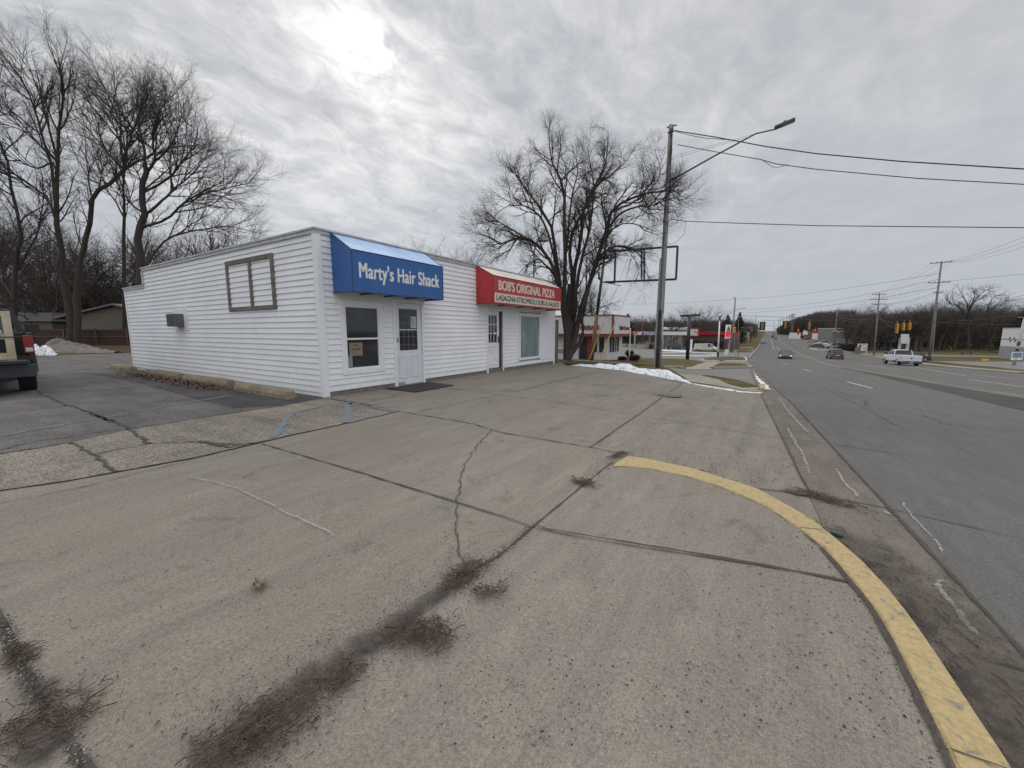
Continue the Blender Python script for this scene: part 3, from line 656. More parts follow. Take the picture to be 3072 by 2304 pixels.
for _ in range(1500):
    px, py = rr_.uniform(1300, 2850), rr_.uniform(1420, 2304); x, y = GP(px, py); up_tri(gr1, (x, y, slabz(x, y)), abs(rr_.gauss(0, .0022))+.0022, rr_)
for _ in range(900):
    px, py = rr_.uniform(1750, 2390), rr_.uniform(1180, 1450); x, y = GP(px, py); up_tri(gr1, (x, y, g(x, y)+.01), rr_.uniform(.004, .011), rr_)
for _ in range(700):
    px, py = rr_.uniform(0, 1500), rr_.uniform(1450, 2250); x, y = GP(px, py); up_tri(gr1, (x, y, g(x, y)+.008), rr_.uniform(.002, .006), rr_)
for _ in range(240):
    px, py = rr_.uniform(0, 2850), rr_.uniform(1450, 2304); x, y = GP(px, py); up_tri(gr2, (x, y, slabz(x, y)), rr_.uniform(.002, .007), rr_)
tag(gr1.build('gravel', M('dark_grit', (.06, .052, .046), .95, var=.5, scale=40)), 'dark grit and pebbles scattered over the concrete by the yellow kerb', 'gravel', kind='stuff')
tag(gr2.build('gravel', M('pale_grit', (.36, .33, .28), .95, var=.4, scale=40)), 'pale grit strewn over the concrete slabs', 'gravel', kind='stuff')
tw = MB()
def straw(c, L, ang, lift=.010):
    d = Vector((math.cos(ang), math.sin(ang), 0)); p = Vector(c); b = rr_.uniform(-.3, .3)*L; nn = Vector((-d.y, d.x, 0))
    pts = [p, p+d*L*.5+nn*b*.5+Vector((0, 0, rr_.uniform(.002, lift))), p+d*L+nn*b*rr_.uniform(0, 1)+Vector((0, 0, rr_.uniform(0, lift)))]
    tw.tube(pts, rr_.uniform(.0009, .0028), 3, False)
for path, spread, n, L in [([(1200, 1935), (1240, 1905), (1330, 1925)], .08, 190, .09), ([(1280, 1890), (1320, 1960)], .07, 70, .12), (tr, 0, 0, 0), ([(1010, 2060), (1060, 2030)], .06, 90, .07), ([(900, 2140), (650, 2290)], .13, 420, .06), ([(1350, 1770), (1430, 1700)], .06, 220, .1), ([(1420, 1790), (1500, 1790)], .05, 80, .06), ([(1430, 1730), (1600, 1590)], .03, 60, .06),
                           ([(90, 2120), (180, 2130), (280, 2150)], .08, 70, .11), ([(40, 2200), (160, 2200)], .12, 90, .10), ([(40, 1960), (80, 1990)], .04, 90, .07), ([(1735, 1450), (1770, 1460)], .07, 110, .1), ([(1840, 1375), (1880, 1366)], .05, 90, .1), ([(2090, 1418), (2110, 1420)], .04, 40, .08), ([(2400, 1475), (2560, 1525)], .1, 160, .12)]:
    if not n: continue
    P = pg(path)
    for _ in range(int(n*1.7)):
        i = rr_.randrange(len(P)-1); t = rr_.random(); x = P[i][0]+(P[i+1][0]-P[i][0])*t+rr_.gauss(0, spread*.6); y = P[i][1]+(P[i+1][1]-P[i][1])*t+rr_.gauss(0, spread*.6)
        da = math.atan2(P[i+1][1]-P[i][1], P[i+1][0]-P[i][0]); straw((x, y, slabz(x, y)+.004), L*rr_.uniform(.15, .8), da+rr_.gauss(0, .9)+(math.pi if rr_.random() < .5 else 0))
for _ in range(420):
    i = rr_.randrange(18, NK-50); p = outr[i]; x = p.x+rr_.uniform(.02, .6)**1.3; y = p.y+rr_.uniform(-.1, .1); straw((x, y, g(x, y)+.02), rr_.uniform(.03, .14), math.atan2(outr[i+1].y-p.y, outr[i+1].x-p.x)+rr_.gauss(0, .35), .012)
tag(tw.build('dead_grass', M('dead_grass_straw', (.085, .06, .043), .95, var=.6, scale=20)), 'matted dead grass and straw caught in the slab joints', 'dead grass', kind='stuff')
def leaf(px, py, s, label, col, rz):
    x, y = GP(px, py); z = slabz(x, y)+.006; mb = MB(); rim = []
    n = 22
    for k in range(n):
        a = 2*math.pi*k/n; r = s*(.55+.45*abs(math.cos(a*2.5)))*(1+.15*math.sin(k*3.1)); rim.append((x+r*math.cos(a+rz)*1.1, y+r*math.sin(a+rz)*.75, z+.012+.012*math.sin(a*3)+(.02 if k % 5 == 0 else 0)))
    mb.add([(x, y, z+.004)]+rim, [(0, 1+k, 1+(k+1) % n) for k in range(n)])
    mb.tube([(x, y, z+.004), (x+s*.7, y-s*.9, z+.012), (x+s*.9, y-s*1.3, z+.004)], .0015, 4)
    o = mb.build('leaf', M('dry_leaf'+str(px), col, .9, var=.3, scale=25)); sd_ = o.modifiers.new('thickness', 'SOLIDIFY'); sd_.thickness = .001
    tag(o, label, 'leaf')
leaf(780, 1763, .055, 'curled pale brown dry leaf lying alone on the left slab', (.20, .145, .11), .4)
leaf(1735, 1445, .08, 'crumpled pinkish brown leaf on the joint left of the yellow kerb', (.26, .19, .145), 1.2)
# manhole and green bottle-like lump beside the kerb
x, y = GP(1997, 1186); mb = MB(); n = 28
ring = lambda r, z: [(x+r*math.cos(k*2*math.pi/n), y+r*math.sin(k*2*math.pi/n), g(x, y)+z) for k in range(n)]
t = thing('manhole_cover', 'round iron manhole cover set in the concrete lot', 'manhole cover', (x, y, g(x, y)))
mb.add(ring(.42, .02)+ring(.36, .028), [(k, (k+1) % n, n+(k+1) % n, n+k) for k in range(n)]); mb.build('rim', M('rusty_iron', (.12, .095, .075), .8, var=.3, scale=8, bump=.4), t)
mb = MB(); mb.add(ring(.355, .024), [tuple(range(n))])
for r in (.12, .2, .28): mb.add(ring(r, .026)+ring(r+.03, .032), [(k, (k+1) % n, n+(k+1) % n, n+k) for k in range(n)])
mb.build('lid', M('iron_lid', (.17, .145, .12), .75, var=.3, scale=9, bump=.4), t)
x, y = GP(2510, 1612); mb = MB(); mb.tube([(x-.04, y+.015, g(x, y)+.024), (x-.025, y+.009, g(x, y)+.027), (x, y, g(x, y)+.028), (x+.025, y-.009, g(x, y)+.027), (x+.04, y-.015, g(x, y)+.024)], [.006, .021, .026, .021, .008], 12)
tag(mb.build('stone', M('green_stone', (.045, .075, .055), .5, var=.3, scale=20), smooth=True), 'small dark green stone against the yellow kerb', 'stone')
# snow
def snow_bank(path, wid, hts, name, label, seed, mat):
    r2 = random.Random(seed); C = resample(path, 60); n = 60; m = 16; mb = MB()
    for i, p in enumerate(C):
        d = (C[min(i+1, n-1)]-C[max(i-1, 0)]).normalized(); nn = Vector((-d.y, d.x, 0)); t = i/(n-1)
        W = lin(wid, t); H = lin(hts, t)
        for j in range(m+1):
            s = j/m*2-1; q = p+nn*s*W+d*.08*math.sin(i*.9+j*.7)
            nz = .5*math.sin(q.x*5.1+q.y*3.7)+.3*math.sin(q.x*11+q.y*7.3+1)+.25*math.sin(q.y*17-q.x*9)+r2.uniform(-.25, .25)
            e = max(0, 1-abs(s)**2.2); mb.v.append((q.x, q.y, g(q.x, q.y)-.01+H*e*(1+.5*nz)))
    mb.f = [(i*(m+1)+j, i*(m+1)+j+1, (i+1)*(m+1)+j+1, (i+1)*(m+1)+j) for i in range(n-1) for j in range(m)]
    o = mb.build(name, mat, smooth=True); bm = bmesh.new(); bm.from_mesh(o.data); bmesh.ops.recalc_face_normals(bm, faces=bm.faces[:])
    if sum(f.normal.z for f in bm.faces) < 0: bmesh.ops.reverse_faces(bm, faces=bm.faces[:])
    bm.to_mesh(o.data); bm.free(); s_ = o.modifiers.new('s', 'SUBSURF'); s_.levels = 1; s_.render_levels = 1
    return tag(o, label, 'snow')
mm, t_, b_ = newmat('old_snow'); v_ = tn(t_, 'ShaderNodeTexCoord').outputs['Object']
k_ = tnoise(t_, v_, 5, 9, .75, .5); f_ = tnoise(t_, v_, 22, 6, .8)
c_ = tmix(t_, tramp(t_, k_, [(.53, (0, 0, 0)), (.60, (.85, .85, .85))]), (.76, .78, .82), (.17, .155, .14)); c_ = tmix(t_, tramp(t_, f_, [(.58, (0, 0, 0)), (.66, (.8, .8, .8))]), c_, (.10, .09, .08))
t_.links.new(c_, b_.inputs['Base Color']); b_.inputs['Roughness'].default_value = .8; tbump(t_, b_, f_, .7, .05)
P = pg([(1705, 1097), (1780, 1101), (1870, 1109), (1960, 1124), (2030, 1140), (2066, 1150)])
snow_bank([(a, b+.35) for a, b in P], [(0, .15), (.25, .55), (.6, .8), (.9, .3), (1, .06)], [(0, .02), (.12, .08), (.3, .18), (.42, .24), (.55, .17), (.75, .22), (.9, .10), (1, .02)], 'snow_bank', 'long bank of dirty old snow along the lot edge by the street pole', 3, mm)
P = pg([cm(560, 820), cm(1000, 900), cm(1400, 965), cm(1790, 990)])
snow_bank(P, [(0, .10), (.5, .13), (1, .12)], [(0, .03), (.5, .04), (1, .02)], 'snow_bank', 'thin white strip of icy slush along the lot edge', 4, mm)
P = pg([cm(1650, 620), cm(1740, 760), cm(1830, 850), cm(1870, 940)])
snow_bank(P, [(0, .05), (.6, .14), (1, .22)], [(0, .012), (.5, .02), (1, .03)], 'snow_bank', 'icy slush in the gutter beside the yellow kerb end', 6, mm)
P = pg([(85, 1066), (115, 1066), (152, 1067)])
snow_bank([(a-.2, b+.3) for a, b in P], [(0, .4), (.5, .4), (1, .08)], [(0, .6), (.6, .40), (1, .03)], 'snow_bank', 'remnant of white snow behind the black pickup', 5, mm)
P = pg([(105, 1058), (170, 1060), (240, 1062), (300, 1062)])
o = snow_bank([(a-1.4, b+1.2) for a, b in P], [(0, 1.2), (.5, .9), (1, .3)], [(0, .8), (.4, .5), (1, .1)], 'dirt_mound', 'low grey mound of soil at the back edge of the lot', 8, M('mound_soil', (.16, .145, .12), .95, var=.3, scale=3, bump=.6)); o['category'] = 'mound'
# yellow kerb end by the gutter
a, b, c_2, d = pg([cm(1755, 880), cm(1850, 885), cm(1848, 960), cm(1760, 965)])
mb = MB(); zz = g(*a)
mb.add([(p[0], p[1], g(*p)-.02) for p in (a, b, c_2, d)]+[(p[0], p[1], g(*p)+.11) for p in (a, b, c_2, d)], [(0, 1, 5, 4), (1, 2, 6, 5), (2, 3, 7, 6), (3, 0, 4, 7), (4, 5, 6, 7)])
tag(mb.build('kerb', m_yk), kind='structure')
# ------------------------------------------------------------------ the white clapboard shop
mt, t_, b_ = newmat('white_vinyl_siding'); v_ = tn(t_, 'ShaderNodeTexCoord').outputs['Object']
c_ = tramp(t_, tnoise(t_, v_, .8, 6, .65, .4), [(.3, (.70, .71, .73)), (.7, (.80, .81, .83))])
g_ = tnoise(t_, tmap(t_, v_, (1, 1, .35)), 2.6, 9, .8, .6)
c_ = tmix(t_, tramp(t_, g_, [(.58, (0, 0, 0)), (.75, (.55, .55, .55))]), c_, (.42, .41, .38))
sp_ = tnoise(t_, tmap(t_, v_, (1, 1, 3)), 9, 6, .8)
c_ = tmix(t_, tramp(t_, sp_, [(.70, (0, 0, 0)), (.76, (.6, .6, .6))]), c_, (.34, .32, .30))
spz = tn(t_, 'ShaderNodeSeparateXYZ'); t_.links.new(v_, spz.inputs[0])      # splashed soil along the foot of the wall
mz = tn(t_, 'ShaderNodeMapRange'); mz.inputs[1].default_value = .75; mz.inputs[2].default_value = -.05; mz.inputs[3].default_value = -.22; mz.inputs[4].default_value = .30; t_.links.new(spz.outputs[2], mz.inputs[0])
sa = tn(t_, 'ShaderNodeMath', operation='ADD'); t_.links.new(mz.outputs[0], sa.inputs[0]); t_.links.new(tnoise(t_, v_, 7, 8, .8), sa.inputs[1])
c_ = tmix(t_, tramp(t_, sa.outputs[0], [(.52, (0, 0, 0)), (.9, (.34, .34, .34))]), c_, (.36, .32, .27))
t_.links.new(c_, b_.inputs['Base Color']); b_.inputs['Roughness'].default_value = .5
tbump(t_, b_, tnoise(t_, tmap(t_, v_, (1, 1, 8)), 4, 4, .6), .12, .02); m_side = mt
CH = .135
def siding(mb, A, B, n, segs, z0, flip=False):
    """clapboards along the line A-B (plan), outward normal n; segs(z) -> list of (t0,t1,ztop)"""
    A = Vector((*A, 0)); B = Vector((*B, 0)); n = Vector((*n, 0)); z = z0; L = (B-A).length; d = (B-A)/L
    k = 0
    while z < 4.2:
        for t0, t1, zt in segs(z):
            if z >= zt-.01: continue
            z1 = min(z+CH, zt); f = (z1-z)/CH
            p = [A+d*t0+n*.025, A+d*t1+n*.025, A+d*t1+n*(.025-.022*f), A+d*t0+n*(.025-.022*f)]
            q = [(p[0].x, p[0].y, z), (p[1].x, p[1].y, z), (p[2].x, p[2].y, z1), (p[3].x, p[3].y, z1)]
            lip = [(q[0][0]-n.x*.03, q[0][1]-n.y*.03, z+.006), (q[1][0]-n.x*.03, q[1][1]-n.y*.03, z+.006)]
            bl = [(q[0][0], q[0][1], z-.010), (q[1][0], q[1][1], z-.010)]
            mb.add(q+lip+bl, [(0, 1, 2, 3), (4, 5, 7, 6), (6, 7, 1, 0)])
        z += CH
WT = 3.70
shop = thing('shop_building', 'white clapboard shop building with a blue awning and a red awning', 'shop', (XW, Y0, 0))
core = MB()                                                     # walls behind the clapboards
core.box((XB, Y0, -.3), (XW-.10, Y1, 3.05)); core.box((-18.92, Y0+.001, 3.05), (XW-.101, Y1-.001, WT-.03))
core.build('wall', m_side, shop)
s1 = MB(); siding(s1, (XB, Y0), (XW, Y0), (0, -1), lambda z: [(0, 2.14, 3.10), (2.14, 12.63, WT-.06)], -.03)
s1.build('siding', m_side, shop)
# openings of the street wall: (y0, y1, z0, z1)
OP = [(5.80, 7.03, .46, 2.21), (7.36, 8.49, -.5, 2.34), (11.58, 12.68, -.5, 2.31), (13.79, 15.56, .32, 2.22)]
def seg2(z):
    o = [(0., Y1-Y0)]
    for y0, y1, z0, z1 in OP:
        if z+CH*.5 > z0 and z+CH*.5 < z1:
            nw = []
            for a, b in o:
                c, d = y0-Y0, y1-Y0
                if c > a and d < b: nw += [(a, c), (d, b)]
                else: nw.append((a, b))
            o = nw
    return [(a, b, WT-.06) for a, b in o]
s2 = MB(); siding(s2, (XW, Y0), (XW, Y1), (1, 0), seg2, .12)
s2.build('siding', m_side, shop)
fm = M('foundation_board', (.17, .155, .14), .9, var=.35, scale=5, bump=.5)
fb = MB()
for a, b in ((Y0+.02, 7.36), (8.49, 11.58), (12.68, Y1-.02)): fb.box((XW-.05, a, -.4), (XW+.004, b, .115))
fb.build('foundation', fm, shop)
tr = MB()                                                      # corner posts, cap strips
for q in (((XW-.09, Y0-.045, -.06), (XW+.045, Y0+.10, WT-.05)), ((XW-.06, Y1-.08, -.15), (XW+.04, Y1+.03, WT-.05)), ((XB-.03, Y0-.045, -.04), (XB+.07, Y0+.08, 3.06))):
    tr = MB(); tr.box(*q); tr.build('corner_trim', m_white, shop, bevel=.008)
cp = MB()
cp.box((-18.96, Y0-.05, WT-.10), (XW+.05, Y0+.16, WT-.02)); cp.box((-18.98, Y0-.075, WT-.02), (XW+.08, Y0+.18, WT+.02))
cp.box((XW-.16, Y0+.162, WT-.10), (XW+.048, Y1+.04, WT-.02)); cp.box((XW-.18, Y0+.182, WT-.02), (XW+.078, Y1+.06, WT+.02))
cp.box((XB-.05, Y0-.052, 3.02), (-18.962, Y0+.16, 3.10)); cp.box((XB-.08, Y0-.078, 3.10), (-18.982, Y0+.18, 3.135)); cp.box((-18.99, Y0-.06, 3.137), (-18.90, Y0+.14, WT-.11))
cp.build('parapet_cap', M('parapet_cap_metal', (.46, .47, .48), .45, .2, var=.2, scale=3), shop)
rf = MB(); rf.box((XB+.2, Y0+.2, 3.051), (-18.95, Y1-.2, 3.08)); rf.box((-18.9, Y0+.2, WT-.029), (XW-.2, Y1-.2, WT-.022)); rf.build('roof', m_dgrey, shop)
def fbox(mb, y0, y1, z0, z1, x0, x1): mb.box((XW+x0, y0, z0), (XW+x1, y1, z1))
def frame4(mb, y0, y1, z0, z1, w, x0, x1):
    fbox(mb, y0, y0+w, z0, z1, x0, x1); fbox(mb, y1-w, y1, z0, z1, x0, x1); fbox(mb, y0+w, y1-w, z1-w, z1, x0, x1); fbox(mb, y0+w, y1-w, z0, z0+w, x0, x1)
# window of the hair salon
wn = MB(); frame4(wn, 5.80, 7.03, .46, 2.22, .125, -.02, .04); wn = wn.build('window', m_white, shop, bevel=.006)
sh = MB(); frame4(sh, 5.925, 6.905, .585, 2.095, .035, -.03, .02); fbox(sh, 5.96, 6.87, 1.29, 1.335, -.03, .022); sh.build('sash', m_white, wn)
pn = MB(); fbox(pn, 5.96, 6.87, .62, 1.29, -.04, -.02); fbox(pn, 5.96, 6.87, 1.335, 2.06, -.03, -.008); pn.build('pane', glass('salon_glass', (.022, .026, .030), .05), wn)
cd = MB(); fbox(cd, 6.03, 6.40, .90, 1.22, -.018, -.012); cd = cd.build('paper_sign', M('manila_card', (.24, .20, .15), .8), wn)
for s, zz, sz in (('Marty\'s', 1.15, .05), ('Hair Shack', 1.04, .075)):
    text(s, 'lettering', sz, (XW-.009, 6.215, zz), (0, 1, 0), (0, 0, 1), M('brown_ink', (.10, .06, .045), .8), wn, .8, .001, center=True)
cd = MB(); fbox(cd, 5.965, 6.10, .64, .90, -.018, -.012); cd.build('sticker', M('blue_grey_sticker', (.20, .24, .27), .6), wn)
# salon door
def door_frame(y0, y1, zt, name='door'):
    mb = MB(); fbox(mb, y0, y0+.10, -.02, zt, -.02, .035); fbox(mb, y1-.07, y1, 0, zt, -.02, .035); fbox(mb, y0+.10, y1-.07, zt-.10, zt, -.02, .034); return mb
d1 = door_frame(7.36, 8.49, 2.36).build('door', m_white, shop, bevel=.006)
sl_ = MB(); fbox(sl_, 7.46, 8.42, .03, .97, -.05, -.01); fbox(sl_, 7.46, 7.60, .97, 2.255, -.05, -.01); fbox(sl_, 8.27, 8.42, .97, 2.255, -.05, -.01); fbox(sl_, 7.60, 8.27, 2.10, 2.255, -.05, -.01); fbox(sl_, 7.60, 8.27, 1.52, 1.545, -.03, -.005)
m_door = M('storm_door_white', (.66, .685, .72), .4, var=.05)
sl_.build('storm_door', m_door, d1, bevel=.004)
pn = MB(); fbox(pn, 7.60, 8.27, .97, 1.52, -.045, -.03); fbox(pn, 7.60, 8.27, 1.545, 2.10, -.045, -.028); pn.build('pane', m_glass, d1)
mu = MB()
for y in (7.77, 7.94, 8.11): fbox(mu, y-.008, y+.008, 1.0, 2.08, -.031, -.024)
for z in (1.12, 1.34, 1.72, 1.90): fbox(mu, 7.62, 8.25, z-.007, z+.007, -.031, -.0245)
mu.build('muntins', M('inner_muntins', (.15, .15, .155), .6), d1)
pl = MB()
for a, b in ((7.56, 7.84), (8.02, 8.28)): frame4(pl, a, b, .22, .82, .025, -.012, .004)
pl.build('panel_moulding', m_door, d1)
nt_ = MB(); fbox(nt_, 8.03, 8.24, 1.58, 1.90, -.026, -.02); nt_.build('notice', M('notice_paper', (.50, .52, .52), .7), d1)
nl = MB()
for i in range(7): fbox(nl, 8.05, 8.05+.16*(.6+.4*abs(math.sin(i*2.3))), 1.62+i*.035, 1.628+i*.035, -.0201, -.0185)
nl.build('faint_print', M('faint_ink', (.22, .25, .27), .8), d1)
hd = MB(); hd.box((XW-.01, 7.50, 1.20), (XW+.03, 7.53, 1.32)); hd.tube([(XW-.01, 7.515, 1.24), (XW+.05, 7.515, 1.24), (XW+.055, 7.56, 1.24)], .01, 8); hd.build('handle', m_grey, d1)
hd = MB(); fbox(hd, 7.47, 7.72, .05, .10, -.01, .012); fbox(hd, 7.40, 8.46, -.10, .028, -.04, .02); hd.build('threshold', m_grey, d1)
# pizza shop door, a little recessed and stained
d2 = door_frame(11.58, 12.68, 2.32).build('door', m_pwhite, shop, bevel=.006)
sl_ = MB(); x0, x1 = -.095, -.05; fbox(sl_, 11.69, 12.46, .15, 1.08, x0, x1); fbox(sl_, 11.69, 11.75, 1.08, 2.22, x0, x1); fbox(sl_, 12.33, 12.46, 1.08, 2.22, x0, x1); fbox(sl_, 11.75, 12.33, 2.06, 2.22, x0, x1)
sl_.build('door_leaf', m_pwhite, d2, bevel=.004)
gp = MB(); fbox(gp, 12.461, 12.605, .05, 2.21, -.085, -.07); gp.build('door_gap', m_black, d2)
pn = MB(); fbox(pn, 11.75, 12.33, 1.08, 2.06, -.08, -.068); pn.build('pane', m_glass, d2)
mu = MB()
for y in (11.943, 12.137): fbox(mu, y-.012, y+.012, 1.08, 2.06, -.069, -.052)
for z in (1.41, 1.735): fbox(mu, 11.75, 12.33, z-.012, z+.012, -.069, -.0515)
mu.build('muntins', m_pwhite, d2)
xb = MB()
for a, b in (((11.77, .32), (12.36, .92)), ((11.77, .92), (12.36, .32))):
    p, q = Vector((XW-.05, a[0], a[1])), Vector((XW-.05, b[0], b[1])); dd_ = (q-p); n_ = Vector((0, -dd_.z, dd_.y)).normalized()*.03
    xb.obox(p-n_/2, dd_, n_, (.012+(.002 if a[1] < .5 else 0), 0, 0))
frame4(xb, 11.76, 12.37, .28, .96, .03, -.05, -.034); xb.build('cross_panel', m_pwhite, d2)
hd = MB(); hd.box((XW-.05, 12.38, 1.06), (XW-.035, 12.43, 1.30)); hd.tube([(XW-.05, 12.405, 1.12), (XW+.0, 12.405, 1.12)], .03, 10); hd.tube([(XW-.05, 12.405, 1.25), (XW-.01, 12.405, 1.25)], .022, 10); hd.build('handle', M('brass', (.16, .12, .06), .4, .8), d2)
nt_ = MB(); fbox(nt_, 12.15, 12.26, 1.38, 1.45, -.05, -.046); nt_.build('sticker', m_white, d2)
st = MB(); fbox(st, 11.685, 12.61, -.14, .13, -.10, -.03); st.build('threshold', fm, d2)
# pizza shop window, covered from inside
w2 = MB(); frame4(w2, 13.79, 15.56, .32, 2.22, .10, -.02, .04); w2 = w2.build('window', m_white, shop, bevel=.006)
pn = MB(); fbox(pn, 13.89, 15.46, .42, 2.12, -.03, -.012)
mg, t_, b_ = newmat('film_covered_glass'); v_ = tn(t_, 'ShaderNodeTexCoord').outputs['Object']
c_ = tramp(t_, tnoise(t_, tmap(t_, v_, (1, 1, .5)), 1.6, 6, .6, 1.5), [(.35, (.13, .17, .18)), (.55, (.19, .24, .25)), (.7, (.34, .40, .41))])
t_.links.new(c_, b_.inputs['Base Color']); b_.inputs['Roughness'].default_value = .12; pn.build('pane', mg, w2)
ml = MB(); fbox(ml, 13.89, 15.46, 2.09, 2.12, -.012, .0); ml.build('sash', m_pwhite, w2)
# awnings
def awning(y0, y1, zt, zf, zb, P, matf, mats_, mato, name_lab):
    x0 = XW+.02; x1 = x0+P; f = MB()
    f.add([(x1, y0, zb), (x1, y1, zb), (x1, y1, zf), (x1, y0, zf)], [(0, 1, 2, 3)])
    a = f.build('awning', matf, shop); a['label'] = name_lab
    for y, o in ((y0, 0), (y1, 1)):
        f = MB(); q = [(x0, y, zb), (x1, y, zb), (x1, y, zf), (x0, y, zt)]; f.add(q, [(0, 1, 2, 3) if o == 0 else (3, 2, 1, 0)]); f.build('side_panel', matf, a)
    s = MB(); n = 12
    for i in range(n):
        ya, yb = y0+(y1-y0)*i/n, y0+(y1-y0)*(i+1)/n; sag = -.018
        s.add([(x0, ya, zt), (x1, ya, zf), (x1, yb, zf), (x0, yb, zt), ((x0+x1)/2, ya, (zt+zf)/2+(0 if i % 3 == 0 else sag)), ((x0+x1)/2, yb, (zt+zf)/2+(0 if (i+1) % 3 == 0 else sag))], [(0, 4, 5, 3), (4, 1, 2, 5)])
    s.build('top_panel', mats_, a, smooth=False)
    b = MB(); b.add([(x0, y0+.02, zb+.04), (x1-.02, y0+.02, zb+.04), (x1-.02, y1-.02, zb+.04), (x0, y1-.02, zb+.04)], [(0, 3, 2, 1)]); b.build('underside', M('awning_underside', (.45, .45, .45), .8), a)
    fr = MB()
    for y in (y0, y1): fr.tube([(x0, y, zb), (x1, y, zb), (x1, y, zf), (x0, y, zt)], .014, 6)
    fr.tube([(x1, y0, zb), (x1, y1, zb)], .014, 6); fr.tube([(x1, y0, zf), (x1, y1, zf)], .012, 6)
    for i in range(1, 4): y = y0+(y1-y0)*i/4; fr.tube([(x0, y, zb+.02), (x1, y, zb+.02)], .02, 6)
    fr.build('frame', mato, a); return a, x1
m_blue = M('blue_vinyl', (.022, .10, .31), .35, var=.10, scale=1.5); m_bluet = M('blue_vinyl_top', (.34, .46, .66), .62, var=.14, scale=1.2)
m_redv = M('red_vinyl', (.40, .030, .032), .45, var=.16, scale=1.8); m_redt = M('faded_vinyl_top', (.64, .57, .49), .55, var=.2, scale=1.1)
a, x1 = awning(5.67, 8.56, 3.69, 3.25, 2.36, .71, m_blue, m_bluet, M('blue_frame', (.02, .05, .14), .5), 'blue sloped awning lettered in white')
m_let = M('white_lettering', (.68, .69, .71), .5, var=.04)
text("Marty's Hair Shack", 'lettering', .47, (x1+.004, 5.83, 2.68), (0, 1, 0), (0, 0, 1), m_let, a, .675, .002, .011, gap=1.06)
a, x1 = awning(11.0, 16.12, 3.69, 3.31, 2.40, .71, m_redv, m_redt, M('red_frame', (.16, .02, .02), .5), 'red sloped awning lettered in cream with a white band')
m_crm = M('cream_lettering', (.62, .56, .47), .55, var=.05)
text("BOB'S ORIGINAL PIZZA", 'lettering', .45, (x1+.004, 11.28, 2.875), (0, 1, 0), (0, 0, 1), m_crm, a, .89, .002, .015)
bn = MB(); bn.box((x1+.001, 11.06, 2.455), (x1+.005, 16.06, 2.76)); bn.build('band', m_crm, a)
text("LASAGNA\u00b7STROMBOLI\u00b7SUBS & SALADS", 'lettering', .275, (x1+.0065, 11.15, 2.515), (0, 1, 0), (0, 0, 1), m_black, a, 1.0, .001, .008)
# weathered frame where a side sign used to be
wf = MB(); y = Y0-.055; A_, B_, C_, D_ = -12.60, -10.16, 2.03, 3.36
for q in ((A_, B_, C_, C_+.11), (A_, B_, D_-.11, D_), (A_, A_+.10, C_+.11, D_-.11), (B_-.13, B_, C_+.11, D_-.11), (-11.37, -11.26, C_+.11, D_-.11)):
    wf.box((q[0], y, q[2]), (q[1], Y0-.012, q[3]))
o = wf.build('sign_frame', M('grey_board', (.15, .135, .115), .9, var=.35, scale=5, bump=.4), shop, bevel=.004); o['label'] = 'weathered grey wooden frame on the side wall, empty'
ac = MB(); ac.box((-16.58, Y0-.035, 1.52), (-15.44, Y0-.01, 2.20)); ac = ac.build('air_conditioner', m_pwhite, shop)
b = MB(); b.box((-16.32, Y0-.30, 1.64), (-15.74, Y0-.036, 2.04)); b.build('housing', M('taupe_metal', (.11, .105, .10), .6), ac, bevel=.01)
b = MB()
for i in range(12): b.box((-16.29, Y0-.312, 1.67+i*.029), (-15.77, Y0-.301, 1.684+i*.029))
b.build('grille', m_dgrey, ac)
ru = MB(); p = PX(1468, 790, -10.2)
ru.box((-10.9, p.y-.1, WT-.02), (-10.0, p.y+1.2, WT+.36)); ru = ru.build('rooftop_unit', m_dgrey, shop, bevel=.01)
ru2 = MB(); ru2.box((-10.95, p.y-.14, WT+.361), (-9.95, p.y+1.24, WT+.39)); ru2.build('lid', m_grey, ru)
vp = MB(); p = PX(1163, 728, -9.6); vp.tube([(-9.6, p.y, WT-.02), (-9.6, p.y, WT+.12), (-9.5, p.y+.12, WT+.17), (-9.4, p.y+.2, WT+.13)], .06, 10); vp.build('roof_vent', M('rusty_vent', (.13, .08, .06), .8), shop)
p = PX(1660, 840, XW-.4)
vp = MB(); vp.tube([(XW-.4, p.y-.5, WT), (XW-.4, p.y-.5, WT+.35), (XW-.4, p.y-.3, WT+.42), (XW-.4, p.y-.1, WT+.35), (XW-.4, p.y-.1, WT-.4)], .03, 8); vp.build('conduit', m_white, shop)
# door mat
mt_ = MB(); q = pg([c3b(1180, 712), c3b(1720, 630), c3b(2050, 670), c3b(1560, 757)]); mt_.prism([(a, b, g(a, b)+.012) for a, b in q], None, (0, 0, .012))
tag(mt_.build('door_mat', M('coir_mat', (.035, .028, .024), .98, var=.5, scale=60, bump=.8)), 'dark brown mat in front of the salon door', 'door mat')
